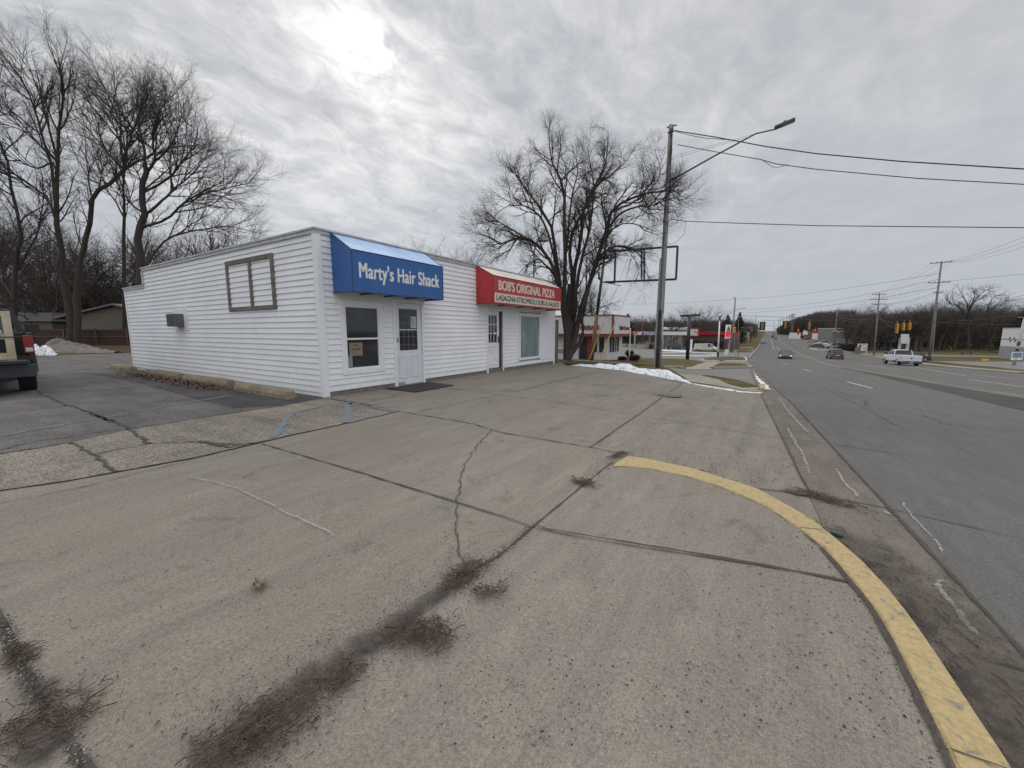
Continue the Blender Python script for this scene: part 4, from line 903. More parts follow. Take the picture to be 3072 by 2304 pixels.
# parking stops
m_stop = M('old_yellow_concrete', (.21, .175, .115), .9, var=.35, scale=4, bump=.7, bscale=18)
def stop(xa, xb, y, lab, rz=0):
    mb = MB(); L = xb-xa; n = 9; r2 = random.Random(int(xa*10)); prof = [(-.15, -.01), (-.145, .10), (-.10, .185), (.10, .185), (.145, .10), (.15, -.01)]
    for i in range(n):
        e = .8 if i in (0, n-1) else 1
        for a, b in prof: mb.v.append((xa+L*i/(n-1)+(.03*(1-b*5) if i in (0, n-1) else 0)*(-1 if i == 0 else 1), y+a*e+r2.uniform(-.006, .006)+math.sin(rz)*(i/(n-1)-.5)*L, b*(.94 if i in (0, n-1) else 1)+r2.uniform(-.008, .006)))
    for i in range(n-1):
        for k in range(5): mb.f.append((i*6+k, i*6+k+1, i*6+k+7, i*6+k+6))
    mb.f += [(5, 4, 3, 2, 1, 0), tuple((n-1)*6+k for k in range(6))]
    return tag(mb.build('wheel_stop', m_stop, bevel=.008), lab, 'wheel stop', 'concrete wheel stops along the side wall')
stop(-22.15, -19.9, 4.98, 'farthest wheel stop, at the back corner of the white shop'); stop(-18.25, -15.55, 5.0, 'second wheel stop from the back, under the air conditioner')
stop(-14.95, -12.25, 4.98, 'second wheel stop from the shop front corner, leaf litter before it', .02); stop(-11.4, -8.85, 4.82, 'nearest wheel stop, yellow paint chipped, by the shop front corner', -.03)
lf = MB()
for _ in range(3200):
    if rr_.random() < .6: x, y = -13.4+rr_.gauss(0, 1.05), 4.58+rr_.gauss(0, .15)
    else: x, y = -16.8+rr_.gauss(0, 1.2), 4.58+rr_.gauss(0, .15)
    if rr_.random() < .15: y = 5.18; 
    s = rr_.uniform(.02, .05); a = rr_.uniform(0, 6.28); h = rr_.uniform(.01, .05)
    lf.add([(x+s*math.cos(a), y+s*math.sin(a), h), (x-s*math.sin(a)*.6, y+s*math.cos(a)*.6, h+.01), (x-s*math.cos(a), y-s*math.sin(a), h), (x+s*math.sin(a)*.6, y-s*math.cos(a)*.6, h-.008)], [(0, 1, 2, 3)])
tag(lf.build('leaf_litter', M('brown_leaves', (.10, .062, .042), .9, var=.6, scale=30)), 'drift of brown dead leaves in front of the middle wheel stops', 'leaf litter', kind='stuff')
# ------------------------------------------------------------------ bare winter trees
def polys_to_mesh(polys, name, mat, sides):
    """polys: list of (points, radii); batches of equal length are swept together"""
    groups = {}
    for P, r in polys: groups.setdefault(len(P), []).append((P, r))
    V = []; Fc = []; base = 0
    for n, L in groups.items():
        P = np.array([a for a, _ in L], dtype=np.float32); r = np.array([b for _, b in L], dtype=np.float32)
        d = np.empty_like(P); d[:, 1:-1] = P[:, 2:]-P[:, :-2]; d[:, 0] = P[:, 1]-P[:, 0]; d[:, -1] = P[:, -1]-P[:, -2]
        d /= np.linalg.norm(d, axis=2, keepdims=True)+1e-9
        ref = np.zeros_like(d); m = np.abs(d[:, :1, 2]) > .8; ref[..., 2] = 1; ref = np.where(m[..., None], np.array([1., 0, 0], dtype=np.float32), ref)
        a = np.cross(d, ref); a /= np.linalg.norm(a, axis=2, keepdims=True)+1e-9; b = np.cross(d, a)
        ang = np.arange(sides)*2*np.pi/sides
        ring = P[:, :, None, :]+(a[:, :, None, :]*np.cos(ang)[None, None, :, None]+b[:, :, None, :]*np.sin(ang)[None, None, :, None])*r[:, :, None, None]
        K = len(L); V.append(ring.reshape(-1, 3))
        idx = np.arange(K*n*sides).reshape(K, n, sides)+base
        q = np.stack([idx[:, :-1, :], np.roll(idx[:, :-1, :], -1, 2), np.roll(idx[:, 1:, :], -1, 2), idx[:, 1:, :]], -1).reshape(-1, 4)
        Fc.append(q); base += K*n*sides
    V = np.concatenate(V); Fc = np.concatenate(Fc).astype(np.int32)
    me = bpy.data.meshes.new(name); me.vertices.add(len(V)); me.vertices.foreach_set('co', V.ravel())
    me.loops.add(Fc.size); me.loops.foreach_set('vertex_index', Fc.ravel()); me.polygons.add(len(Fc))
    me.polygons.foreach_set('loop_start', np.arange(0, Fc.size, 4, dtype=np.int32)); me.polygons.foreach_set('loop_total', np.full(len(Fc), 4, dtype=np.int32))
    if sides > 4: me.polygons.foreach_set('use_smooth', np.ones(len(Fc), dtype=bool))
    me.update(); me.materials.append(mat); return me
def link(me, name, parent=None):
    o = bpy.data.objects.new(name, me); COL.objects.link(o); o.parent = parent; return o
def sub(a, b): return (a[0]-b[0], a[1]-b[1], a[2]-b[2])
def norm(a):
    l = math.sqrt(a[0]*a[0]+a[1]*a[1]+a[2]*a[2])+1e-9; return (a[0]/l, a[1]/l, a[2]/l)
def rvec(r, s): return (r.gauss(0, s), r.gauss(0, s), r.gauss(0, s))
def deviate(d, ang, r):
    """turn direction d by ang towards a random side"""
    v = rvec(r, 1); k = v[0]*d[0]+v[1]*d[1]+v[2]*d[2]; s = norm((v[0]-k*d[0], v[1]-k*d[1], v[2]-k*d[2])); c, sn = math.cos(ang), math.sin(ang)
    return (d[0]*c+s[0]*sn, d[1]*c+s[1]*sn, d[2]*c+s[2]*sn)
def sprout(out, P, rads, lvl, C, r):
    """side branches along a branch"""
    n = C['n'][lvl]; m = len(P)-1; t0 = C['t0'][lvl]
    tot = sum(math.dist(P[i], P[i+1]) for i in range(m))
    for k in range(n):
        t = t0+(1-t0)*((k+r.random())/n); f = t*m; i = min(m-1, int(f)); u = f-i
        p = tuple(P[i][j]+(P[i+1][j]-P[i][j])*u for j in range(3)); d = norm(sub(P[i+1], P[i])); rr0 = rads[i]+(rads[i+1]-rads[i])*u
        L = C['len'][lvl]*r.uniform(.55, 1.25)*(1.15-.6*t)
        if C.get('rel') and lvl == 0: L *= tot/C['rel']
        r0 = min(rr0*.75, C['rad'][lvl]*r.uniform(.7, 1.2)); nd_ = deviate(d, rad(r.uniform(*C['ang'])), r)
        branch(out, p, nd_, L, r0, lvl+1, C, r)
def branch(out, p, d, L, r0, lvl, C, r):
    seg = 6 if lvl <= 1 else (5 if lvl == 2 else 4); P = [p]; w = C['wob'][min(lvl, len(C['wob'])-1)]
    for k in range(seg):
        up = C['up'][min(lvl, len(C['up'])-1)]
        d = norm((d[0]+r.gauss(0, w), d[1]+r.gauss(0, w), d[2]+r.gauss(0, w)+up)); s = L/seg
        p = (p[0]+d[0]*s, p[1]+d[1]*s, p[2]+d[2]*s); P.append(p)
    rads = [r0*(1-.8*k/seg) for k in range(seg+1)]
    out[0 if r0 > C['thick'] else 1].append((P, rads))
    if lvl < len(C['n']): sprout(out, P, rads, lvl, C, r)
def smooth_path(P, n):
    """Catmull-Rom through points"""
    o = []; Q = [P[0]]+P+[P[-1]]; m = len(P)-1
    for i in range(n):
        f = i/(n-1)*m; k = min(m-1, int(f)); u = f-k; a, b, c, d = Q[k], Q[k+1], Q[k+2], Q[k+3]
        o.append(tuple(.5*(2*b[j]+(c[j]-a[j])*u+(2*a[j]-5*b[j]+4*c[j]-d[j])*u*u+(3*b[j]-a[j]-3*c[j]+d[j])*u**3) for j in range(3)))
    return o
def guided_tree(label, base, limbs, C, seed, group=None, trunk=None, mat=None, name='bare_tree'):
    """limbs: list of (points, r0, r1, density)"""
    r = random.Random(seed); out = ([], []); big = []
    t = thing(name, label, 'tree', base, 0, group)
    for pts, r0, r1, dens in limbs:
        n = 14; pts = [tuple(p) for p in pts]
        if big:
            q0 = pts[0]; bd, bp = min(((math.dist((0, 0, q0[2]*.0), (0, 0, 0))+math.dist(q0, q), q) for PP, _ in big for q in PP), key=lambda e: e[0])
            if bd < 3.5: pts[0] = bp
        P = smooth_path(pts, n)
        P = [P[0]]+[tuple(a+r.gauss(0, r0*.22) for a in q) for q in P[1:]]
        rads = [r0+(r1-r0)*(i/(n-1))**.8 for i in range(n)]
        big.append((P, rads)); C2 = dict(C); C2['n'] = [max(1, int(C['n'][0]*dens))]+C['n'][1:]
        sprout(out, P, rads, 0, C2, r)
    for (P, rads) in out[0]: pass
    loc = lambda L: [([tuple(q[j]-base[j] for j in range(3)) for q in P], rr) for P, rr in L]
    link(polys_to_mesh(loc(big), 'trunk', mat or m_bark, 10), 'trunk', t)
    cr_ = link(polys_to_mesh(loc(out[0]), 'limbs', mat or m_bark, 5), 'limbs', t)
    link(polys_to_mesh(loc(out[1]), 'twigs', m_twig, 3), 'twigs', t)
    return t
# the many-stemmed tree behind the shop
hc = crop(1200, 330, .4762); D0 = 19.6
bx, by = GP(1700, 1092); D0 = fwd(bx, by); hb = (bx, by, g(bx, by)-.1)
def HP(pts, off=0.0, f=hc): return [tuple(P3(*f(x, y), D0+off*(i/max(1, len(pts)-1)))) for i, (x, y) in enumerate(pts)]
b0 = (hb[0], hb[1], hb[2])
CH_ = dict(n=[13, 9, 7, 3], t0=[.28, .2, .15, .1], len=[1.95, .95, .5, .3], rad=[.04, .017, .009, .0055], ang=(22, 58), wob=[.1, .14, .16, .18], up=[.05, .05, .045, .02], thick=.013)
limbs = [
    (HP([(1050, 1570), (1055, 1450), (1050, 1300), (1028, 1100), (1040, 850), (1035, 540), (990, 400), (960, 300), (920, 130)], -.8), .17, .012, 1.2),
    (HP([(1090, 1570), (1090, 1400), (1080, 1250), (1100, 1000), (1140, 800), (1170, 620), (1250, 420), (1300, 300), (1310, 130)], 1.0), .17, .012, 1.3),
    (HP([(1110, 1560), (1115, 1400), (1130, 1260), (1200, 1050), (1290, 800), (1340, 620), (1450, 560), (1580, 525), (1690, 500), (1770, 515)], -1.2), .15, .012, 1.3),
    (HP([(1060, 1420), (1010, 1200), (980, 1020), (900, 880), (800, 810), (730, 800), (640, 850), (560, 800), (480, 780)], -1.6), .12, .01, 1.15),
    (HP([(1050, 1350), (1010, 1150), (965, 800), (900, 650), (810, 530), (740, 430), (690, 380)], 1.6), .12, .01, 1.15),
    (HP([(1100, 1380), (1080, 1000), (1075, 800), (1140, 660), (1240, 480), (1370, 380), (1480, 240)], 2.4), .11, .01, 1.2),
    (HP([(1130, 1330), (1180, 1150), (1240, 950), (1350, 860), (1450, 870), (1530, 950), (1540, 1100)], .8), .09, .008, 1.0),
    (HP([(1040, 1330), (990, 1080), (900, 960), (840, 950), (740, 1030)], -1.0), .08, .01, .7),
    (HP([(1090, 1350), (1130, 1000), (1190, 750), (1220, 500), (1185, 230)], -2.2), .10, .01, 1.2),
    (HP([(1330, 640), (1450, 590), (1560, 520), (1640, 400), (1600, 240)], 1.0), .06, .008, .9),
    (HP([(1130, 1450), (1150, 1250), (1220, 1000), (1330, 760), (1480, 720), (1600, 770)], -2.0), .09, .008, 1.0),
    (HP([(1000, 1150), (930, 760), (820, 620), (700, 600), (620, 640)], -.5), .07, .008, .9),
    (HP([(1040, 880), (1080, 560), (1120, 380), (1080, 220)], 1.5), .06, .008, .9),
    (HP([(1060, 1540), (1070, 1400), (1060, 1250), (1075, 1100)], .0), .22, .1, .3),
    (HP([(1120, 1570), (1140, 1450), (1150, 1300), (1210, 1050), (1260, 900)], -.4), .13, .05, .6),
    (HP([(1290, 800), (1400, 640), (1590, 600), (1690, 565), (1770, 600)], -2.0), .06, .008, 1.1),
    (HP([(760, 800), (680, 740), (600, 700), (500, 720)], 1.0), .05, .006, .8)]
guided_tree('big bare tree with many stems fanning out right behind the shop', b0, limbs, CH_, 11)
# tall trees at the back left of the lot
lc = crop(0, 100, .3617); DL = 41.
def LP(pts, D=DL, off=0.): return [tuple(P3(x, y, D+off*(i/max(1, len(pts)-1)))) for i, (x, y) in enumerate(pts)]
CL = dict(n=[15, 9, 6, 3], t0=[.25, .2, .15, .1], len=[5.2, 2.3, 1.15, .65], rad=[.075, .032, .016, .011], ang=(18, 52), wob=[.09, .12, .14, .16], up=[.07, .06, .05, .03], thick=.028)
def base_of(px, D):
    p = P3(px, 1040, D); return (p.x, p.y, g(p.x, p.y)-.1)
def L(*pts): return [lc(x, y) for x, y in pts]
B = base_of(211, DL)
guided_tree('tallest bare tree at the left, trunk broken off at a dark knot', B,
    [(LP([(211, 1040), (208, 950), (195, 850), (183, 760)]+L((470, 1550), (470, 1350), (470, 1100), (490, 800), (515, 500), (480, 300), (420, 110))), 0.380, 0.024, 1.2),
     (LP([(195, 850), (180, 720), (150, 610)]+L((250, 1250), (80, 1150), (0, 1060), (-200, 900)), DL, -3), 0.158, 0.016, 1.1),
     (LP(L((470, 1400), (420, 1050), (320, 920), (220, 800), (90, 650), (0, 580), (-150, 480)), DL, 3), 0.127, 0.016, 1.1),
     (LP(L((460, 1080), (380, 950), (310, 700), (240, 500), (140, 330), (0, 130)), DL, -2), 0.131, 0.016, 1.2),
     (LP(L((470, 1050), (380, 700), (270, 350), (120, 130)), DL, 2), 0.112, 0.016, 1.1),
     (LP(L((430, 1150), (300, 1120), (150, 1050), (20, 1000), (-100, 1020)), DL, -3), 0.094, 0.012, 1.0),
     (LP(L((490, 800), (560, 700), (620, 500), (600, 300)), DL, 2), 0.084, 0.012, 1.0),
     (LP([(185, 800), (130, 760), (60, 740), (0, 700)], DL, 4), 0.094, 0.012, 1.2)], CL, 21)
B = base_of(236, DL)
guided_tree('leaning bare tree beside the tallest one, forking far up to the right', B,
    [(LP([(232, 1040), (233, 950), (232, 850), (250, 760), (262, 700)]+L((780, 1350), (900, 1230), (1020, 1130))), 0.323, 0.136, .5),
     (LP(L((1020, 1130), (1040, 1000), (1090, 850), (1180, 620), (1220, 420)), DL), 0.127, 0.016, 1.2),
     (LP(L((1010, 1140), (1000, 900), (1000, 700), (960, 500), (940, 290)), DL, 2), 0.141, 0.016, 1.2),
     (LP(L((1020, 1120), (900, 1000), (780, 850), (640, 720)), DL, -2), 0.094, 0.016, 1.0),
     (LP(L((1030, 1130), (1130, 1070), (1230, 1020), (1350, 900), (1440, 700)), DL, -3), 0.112, 0.016, 1.0),
     (LP(L((760, 1400), (730, 1200), (740, 1100), (660, 950), (560, 850)), DL, 2), 0.084, 0.012, 1.0)], CL, 22)
B = base_of(372, DL+4)
guided_tree('slim straight bare tree between the two clumps at the left', B,
    [(LP([(374, 1040), (374, 900), (372, 700)]+L((1030, 1500), (1030, 1300), (1035, 1100), (1060, 900), (1010, 600), (860, 450), (800, 300)), DL+4), 0.206, 0.016, 1.2),
     (LP(L((1030, 1500), (960, 1400), (870, 1250), (780, 1000), (760, 800)), DL+4, 2), 0.094, 0.012, 1.1),
     (LP(L((1040, 1050), (980, 850), (870, 650), (780, 500)), DL+4, -2), 0.084, 0.012, 1.1)], CL, 23)
B = base_of(420, DL-3)
guided_tree('broad bare tree rising behind the low back end of the white shop', B,
    [(LP([(418, 1040), (416, 900), (420, 800)]+L((1170, 1650), (1185, 1450), (1190, 1250), (1220, 1100)), DL-3), 0.399, 0.192, .5),
     (LP(L((1200, 1180), (1190, 950), (1150, 700), (1200, 400)), DL-3, 1), 0.143, 0.016, 1.2),
     (LP(L((1240, 1180), (1285, 1050), (1270, 850), (1330, 650), (1440, 450)), DL-3, -1), 0.134, 0.016, 1.2),
     (LP(L((1210, 1480), (1330, 1400), (1430, 1300), (1560, 1200), (1700, 1050), (1850, 950)), DL-3, 2), 0.134, 0.016, 1.3),
     (LP(L((1220, 1660), (1350, 1560), (1500, 1420), (1620, 1350), (1830, 1300), (2000, 1250), (2120, 1240)), DL-3, -2), 0.134, 0.016, 1.4),
     (LP(L((1290, 1050), (1400, 950), (1500, 700), (1480, 500)), DL-3, 3), 0.094, 0.012, 1.1),
     (LP(L((1240, 1350), (1400, 1200), (1520, 1050), (1640, 850), (1600, 700)), DL-3, 3), 0.112, 0.012, 1.2),
     (LP(L((1190, 1500), (1080, 1400), (960, 1200), (900, 1000)), DL-3, -2), 0.094, 0.012, 1.1),
     (LP([(430, 800), (500, 720), (600, 690), (690, 680), (770, 700)], DL-3, 2), 0.112, 0.012, 1.2)], CL, 24)
B = base_of(40, DL+3)
guided_tree('bare tree at the left edge behind the black pickup', B,
    [(LP([(40, 1040), (40, 850), (60, 700), (20, 500), (-20, 330), (10, 180)], DL+3), 0.285, 0.016, 1.3), (LP([(45, 850), (110, 700), (130, 560), (100, 430)], DL+3, 2), 0.112, 0.012, 1.2), (LP([(40, 900), (-40, 760), (-80, 600)], DL+3, 2), 0.112, 0.012, 1.1)], CL, 25)
# copies of a handful of ordinary bare trees
def plain_tree(name, H, seed, dens=1.0, spread=1.0, stems=1):
    r = random.Random(seed); out = ([], []); big = []
    C = dict(n=[int(14*dens), 7, 5], t0=[.25, .2, .12], len=[H*.30*spread, H*.13, H*.06], rad=[H*.008, H*.0028, H*.0013], ang=(25, 62), wob=[.09, .13, .16], up=[.09, .07, .05], thick=H*.0022)
    t = thing(name, '', 'tree')
    for s in range(stems):
        a = r.uniform(0, 6.28); lean = .0 if stems == 1 else .22
        P = [(0.02*s, 0, -.4)]; d = norm((math.cos(a)*lean+r.gauss(0, .04), math.sin(a)*lean+r.gauss(0, .04), 1))
        for k in range(12):
            d = norm((d[0]+r.gauss(0, .07), d[1]+r.gauss(0, .07), d[2])); q = P[-1]; P.append((q[0]+d[0]*H*.8/12, q[1]+d[1]*H*.8/12, q[2]+d[2]*H*.8/12))
        r0 = H*.018/math.sqrt(stems); rads = [r0*(1-.85*k/12) for k in range(13)]; big.append((P, rads)); sprout(out, P, rads, 0, C, r)
        for k in range(3):
            i = r.randrange(3, 8); b2 = ([], []); dd_ = deviate((0, 0, 1), rad(r.uniform(25, 45)), r); pp = P[i]; Q = [pp]
            for j in range(8):
                dd_ = norm((dd_[0]+r.gauss(0, .1), dd_[1]+r.gauss(0, .1), dd_[2]+.07)); q = Q[-1]; Q.append((q[0]+dd_[0]*H*.055, q[1]+dd_[1]*H*.055, q[2]+dd_[2]*H*.055))
            rq = [rads[i]*.6*(1-.85*j/8) for j in range(9)]; big.append((Q, rq)); C3 = dict(C); C3['n'] = [int(9*dens)]+C['n'][1:]; sprout(out, Q, rq, 0, C3, r)
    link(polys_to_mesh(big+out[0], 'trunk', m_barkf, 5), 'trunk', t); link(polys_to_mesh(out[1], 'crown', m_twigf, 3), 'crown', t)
    return t
protos = [plain_tree('bare_tree', 10, 31), plain_tree('bare_tree', 10, 32, 1.1, 1.25), plain_tree('bare_tree', 10, 33, .9, 1.1, 3), plain_tree('bare_tree', 10, 34, 1.2, 1.4, 2)]
used = [False]*4
def put_tree(k, px, D, top, label, group=None, wide=1.0, rz=None, py=1000):
    if D >= 80: D *= KS
    p = P3(px, py, D); z = g(p.x, p.y); H = P3(px, top, D).z-z; s = max(.15, H/9.6)
    if used[k]: o = dup(protos[k])
    else: o = protos[k]; used[k] = True
    o.location = (p.x, p.y, z); o.scale = (s*wide, s*wide, s); o.rotation_euler = (0, 0, R.uniform(0, 6.28) if rz is None else rz)
    o['label'] = label
    if group: o['group'] = group
    elif 'group' in o: del o['group']
    return o
put_tree(1, 700, 48, 600, 'small bare tree just past the parapet of the white shop', wide=.9)
put_tree(3, 1335, 27, 700, 'round-topped bare bush of a tree showing over the shop roof', wide=1.25)
put_tree(1, 1290, 29, 722, 'left part of the low bare crowns showing over the shop roof', wide=1.1)
put_tree(2, 1378, 30, 728, 'right part of the low bare crowns showing over the shop roof', wide=1.1)
put_tree(0, 1425, 40, 790, 'low bare tree glimpsed between the roof and the many-stemmed tree')
put_tree(3, 1800, 55, 830, 'bare tree behind the pizza restaurant roof', wide=1.0)
put_tree(3, 2085, 105, 905, 'wide low bare tree behind the fuel station canopy', wide=1.5)
put_tree(2, 2030, 115, 925, 'bare tree left of the wide one behind the fuel station', wide=1.3)
GL = 'bare trees of the thicket at the back left'
for i, (px, D, top) in enumerate([(-30, 52, 560), (60, 50, 620), (110, 47, 700), (150, 60, 640), (260, 62, 640), (290, 66, 700), (320, 60, 720), (345, 64, 690), (400, 66, 650), (460, 62, 640), (520, 58, 650), (585, 60, 680), (640, 56, 640), (-90, 48, 500), (170, 66, 600)]):
    put_tree(i % 4, px, D, top, 'one of the bare trees crowding the thicket behind the back lot', GL, wide=1.15)
GR = 'bare trees of the wood across the street'
rt = random.Random(9)
for i in range(44):
    px = 2545+i*13+rt.uniform(-8, 8); D = rt.uniform(92, 125); top = 925-max(0, min(1, (px-2560)/300))*22+rt.uniform(-16, 22)
    put_tree(i % 4, px, D, top, 'bare tree in the wood behind the empty lot across the street', GR, wide=1.3)
c6t = crop(2550, 760, .2531)
def RP(pts, off=0.): return [tuple(P3(*c6t(x, y), 102+off*(i/max(1, len(pts)-1)))) for i, (x, y) in enumerate(pts)]
q = P3(2905, 1046, 102)
guided_tree('large spreading bare tree standing above the wood at the right', (q.x, q.y, g(q.x, q.y)-.1), [
    (RP([(1402, 1130), (1405, 950), (1400, 780), (1395, 660), (1350, 520), (1290, 430)]), .30, .04, 1.1), (RP([(1400, 780), (1300, 640), (1230, 610), (1150, 560), (1175, 480)], 2), .15, .03, 1.0), (RP([(1405, 700), (1440, 600), (1480, 490), (1440, 400)], -2), .14, .03, 1.1),
    (RP([(1410, 720), (1480, 560), (1600, 440), (1700, 420)], 2), .14, .03, 1.1), (RP([(1405, 830), (1500, 760), (1620, 680), (1750, 600), (1860, 560), (1960, 550)], -2), .15, .03, 1.1), (RP([(1560, 710), (1700, 520), (1800, 500)], 1), .09, .03, 1.0)],
    dict(n=[10, 6, 4], t0=[.25, .2, .15], len=[3.6, 1.7, .9], rad=[.10, .05, .03], ang=(20, 55), wob=[.1, .13, .16], up=[.06, .05, .04], thick=.06), 71)
put_tree(1, 2615, 95, 895, 'tall bare tree by the second wooden utility pole', wide=1.2)
put_tree(2, 2745, 96, 905, 'gnarled bare tree left of the tall utility pole', wide=1.2)
GF = 'bare trees along the left side of the far street'
for i in range(26):
    px = 1900+i*14+rt.uniform(-6, 6); D = rt.uniform(130, 190); top = 945+rt.uniform(-10, 16)+(px-1900)*.02
    put_tree(i % 4, px, D, top, 'bare tree in the row beyond the fuel station', GF, wide=1.4)
for i in range(9):
    px = 2232+i*6; put_tree(i % 4, px, 230+i*45, 962+i*2.4, 'small distant bare tree left of the road', GF, wide=1.6)
GH = 'bare trees on the hillside right of the far street'
for i in range(34):
    px = 2335+i*6.8+rt.uniform(-3, 3); D = 330-(px-2335)*.75; t_ = (px-2335)/230; top = 972-42*min(1, t_*1.4)+rt.uniform(-4, 8)
    put_tree(i % 4, px, D, top, 'bare tree on the dark wooded rise right of the far road', GH, wide=1.7)
# the woods that read as one mass
def thicket(name, label, pts, n, seed, wgt=1.0, lo=0.0):
    """pts: list of (px, D0, D1, top)"""
    r = random.Random(seed); A = []; 
    for _ in range(n):
        i = r.randrange(len(pts)-1); u = r.random(); q = [pts[i][j]+(pts[i+1][j]-pts[i][j])*u for j in range(4)]; D = r.uniform(q[1], q[2]); D *= KS if D > 85 else 1
        p = P3(q[0], 1000, D); z0 = g(p.x, p.y); H = (P3(q[0], q[3], D).z-z0)*(1-.35*abs(r.gauss(0, .6))); H = max(1, H)
        z = z0+lo+(H-lo)*r.random()**.8; l = H*r.uniform(.08, .22); d = norm((r.gauss(0, .6), r.gauss(0, .6), 1)); P = [(p.x, p.y, z)]
        for k in range(3):
            d = norm((d[0]+r.gauss(0, .3), d[1]+r.gauss(0, .3), d[2]+.1)); s = P[-1]; P.append((s[0]+d[0]*l/3, s[1]+d[1]*l/3, s[2]+d[2]*l/3))
        w0 = D*.00045*wgt*r.uniform(.5, 1.5); A.append((P, [w0, w0*.8, w0*.5, w0*.2]))
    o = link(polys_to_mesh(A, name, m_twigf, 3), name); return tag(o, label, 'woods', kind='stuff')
thicket('woods', 'dense brown brush of the wood across the street', [(2545, 112, 145, 948), (2700, 108, 138, 942), (2850, 97, 125, 935), (3100, 92, 120, 940)], 30000, 41, .9)
thicket('woods', 'dark wooded hillside right of the far street', [(2330, 300, 340, 985), (2380, 270, 330, 958), (2450, 230, 290, 938), (2560, 170, 220, 934)], 34000, 42, .75)
thicket('woods', 'brown wood behind the fuel station and the far left street side', [(1850, 150, 200, 968), (2000, 150, 200, 965), (2180, 150, 200, 962), (2270, 240, 330, 975)], 30000, 43, .85)
thicket('undergrowth', 'tangled undergrowth behind the back lot at the left', [(-120, 56, 72, 800), (200, 60, 74, 850), (380, 60, 76, 860), (700, 60, 74, 900)], 26000, 44, .9)
def hedge(name, label, a, b, dep, h, n, seed):
    r = random.Random(seed); A = []
    for _ in range(n):
        u = r.random(); x = a[0]+(b[0]-a[0])*u+r.uniform(-dep, dep); y = a[1]+(b[1]-a[1])*u+r.uniform(-dep, dep); z = g(x, y)+h*r.random()*.8; l = r.uniform(.3, .7); d = norm((r.gauss(0, .7), r.gauss(0, .7), 1)); P = [(x, y, z)]
        for k in range(2): s = P[-1]; P.append((s[0]+d[0]*l/2, s[1]+d[1]*l/2, s[2]+d[2]*l/2))
        A.append((P, [.025, .018, .006]))
    return tag(link(polys_to_mesh(A, name, M('hedge_stems', (.05, .033, .028), .95, var=.3), 3), name), label, 'hedge')
q0 = P3(2525, 1030, 108); q1 = P3(2568, 1030, 108); hedge('hedge', 'bare dark hedge in front of the far green-grey building', q0, q1, .8, 2.1, 2600, 51)
# dark evergreens
def conifer(px, D, top, label, w=.22, dens=1.0, seed=1):
    D *= KS; r = random.Random(seed); p = P3(px, 1000, D); z0 = g(p.x, p.y); H = P3(px, top, D).z-z0; t = thing('evergreen_tree', label, 'tree', (p.x, p.y, z0))
    tk = MB(); tk.tube([(0, 0, -.2), (0, 0, H*.5), (0, 0, H*.97)], [H*.016, H*.011, H*.003], 7); tk.build('trunk', m_bark, t, local=True); A = []
    for _ in range(int(520*dens)):
        u = r.random()**.85; z = H*(.10+.88*u); L_ = H*w*(1.05-u)*r.uniform(.6, 1.1)+.15; a = r.uniform(0, 6.28); d = (math.cos(a), math.sin(a)); P = [(0, 0, z), (d[0]*L_*.5, d[1]*L_*.5, z-.03*L_), (d[0]*L_, d[1]*L_, z-.18*L_)]
        A.append((P, [.03, .02, .01]))
        for k in range(9):
            s = r.uniform(.3, 1); q = (d[0]*L_*s, d[1]*L_*s, z-.1*L_*s); b = a+r.choice((-1, 1))*r.uniform(.5, 1.2); l = L_*.28; A.append(([q, (q[0]+math.cos(b)*l*.5, q[1]+math.sin(b)*l*.5, q[2]-.02), (q[0]+math.cos(b)*l, q[1]+math.sin(b)*l, q[2]-.08*l-.05)], [H*.008, H*.007, .01]))
    link(polys_to_mesh(A, 'foliage', M('needles', (.022, .034, .022), .9, var=.3), 3), 'foliage', t); return t
conifer(2216, 118, 935, 'tall dark spruce behind the leaning utility pole', .24, 1.0, 61); conifer(2180, 132, 943, 'dark broad evergreen left of the spruce', .36, 1.0, 62); conifer(1882, 120, 940, 'dark evergreen just right of the pizza restaurant', .36, 1.0, 63)
conifer(3078, 85, 905, 'dark pine at the right edge above the mural wall', .4, 1.0, 64)
# shrub by the restaurant
r_ = random.Random(8)
def shrub(px, py, h, w, label, col, seed):
    r = random.Random(seed); x, y = GP(px, py); t = thing('shrub', label, 'shrub', (x, y, g(x, y))); A = []
    for _ in range(900):
        a = r.uniform(0, 6.28); e = r.uniform(.1, 1.4); rr0 = r.uniform(.05, .6); d = norm((math.cos(a), math.sin(a), e)); L_ = (w if e < .5 else h)*r.uniform(.4, .75)
        s = (math.cos(a)*w*rr0*.6, math.sin(a)*w*rr0*.6, h*r.uniform(0, .45)); P = [s]
        for k in range(3): d = norm((d[0]+r.gauss(0, .2), d[1]+r.gauss(0, .2), d[2]+.1)); q = P[-1]; P.append((q[0]+d[0]*L_/3, q[1]+d[1]*L_/3, q[2]+d[2]*L_/3))
        A.append((P, [.012, .012, .014, .006]))
    link(polys_to_mesh(A[:200], 'stems', m_bark, 3), 'stems', t); link(polys_to_mesh(A[200:], 'foliage', M('shrub_'+label[:6], col, .95, var=.4), 3), 'foliage', t)
shrub(1888, 1071, 1.15, .7, 'dark green twiggy shrub by the restaurant side wall', (.035, .034, .022), 1); shrub(1903, 1083, .75, .75, 'low reddish shrub in the mulch bed', (.075, .035, .03), 2); shrub(1866, 1082, .5, .6, 'small dark red shrub left in the mulch bed', (.06, .03, .028), 3)
sheet('mulch_bed', pg([(1822, 1080), (1860, 1071), (1921, 1071), (1915, 1086), (1890, 1097), (1840, 1095), (1700, 1090), (1690, 1086)]), .03, m_dirt)
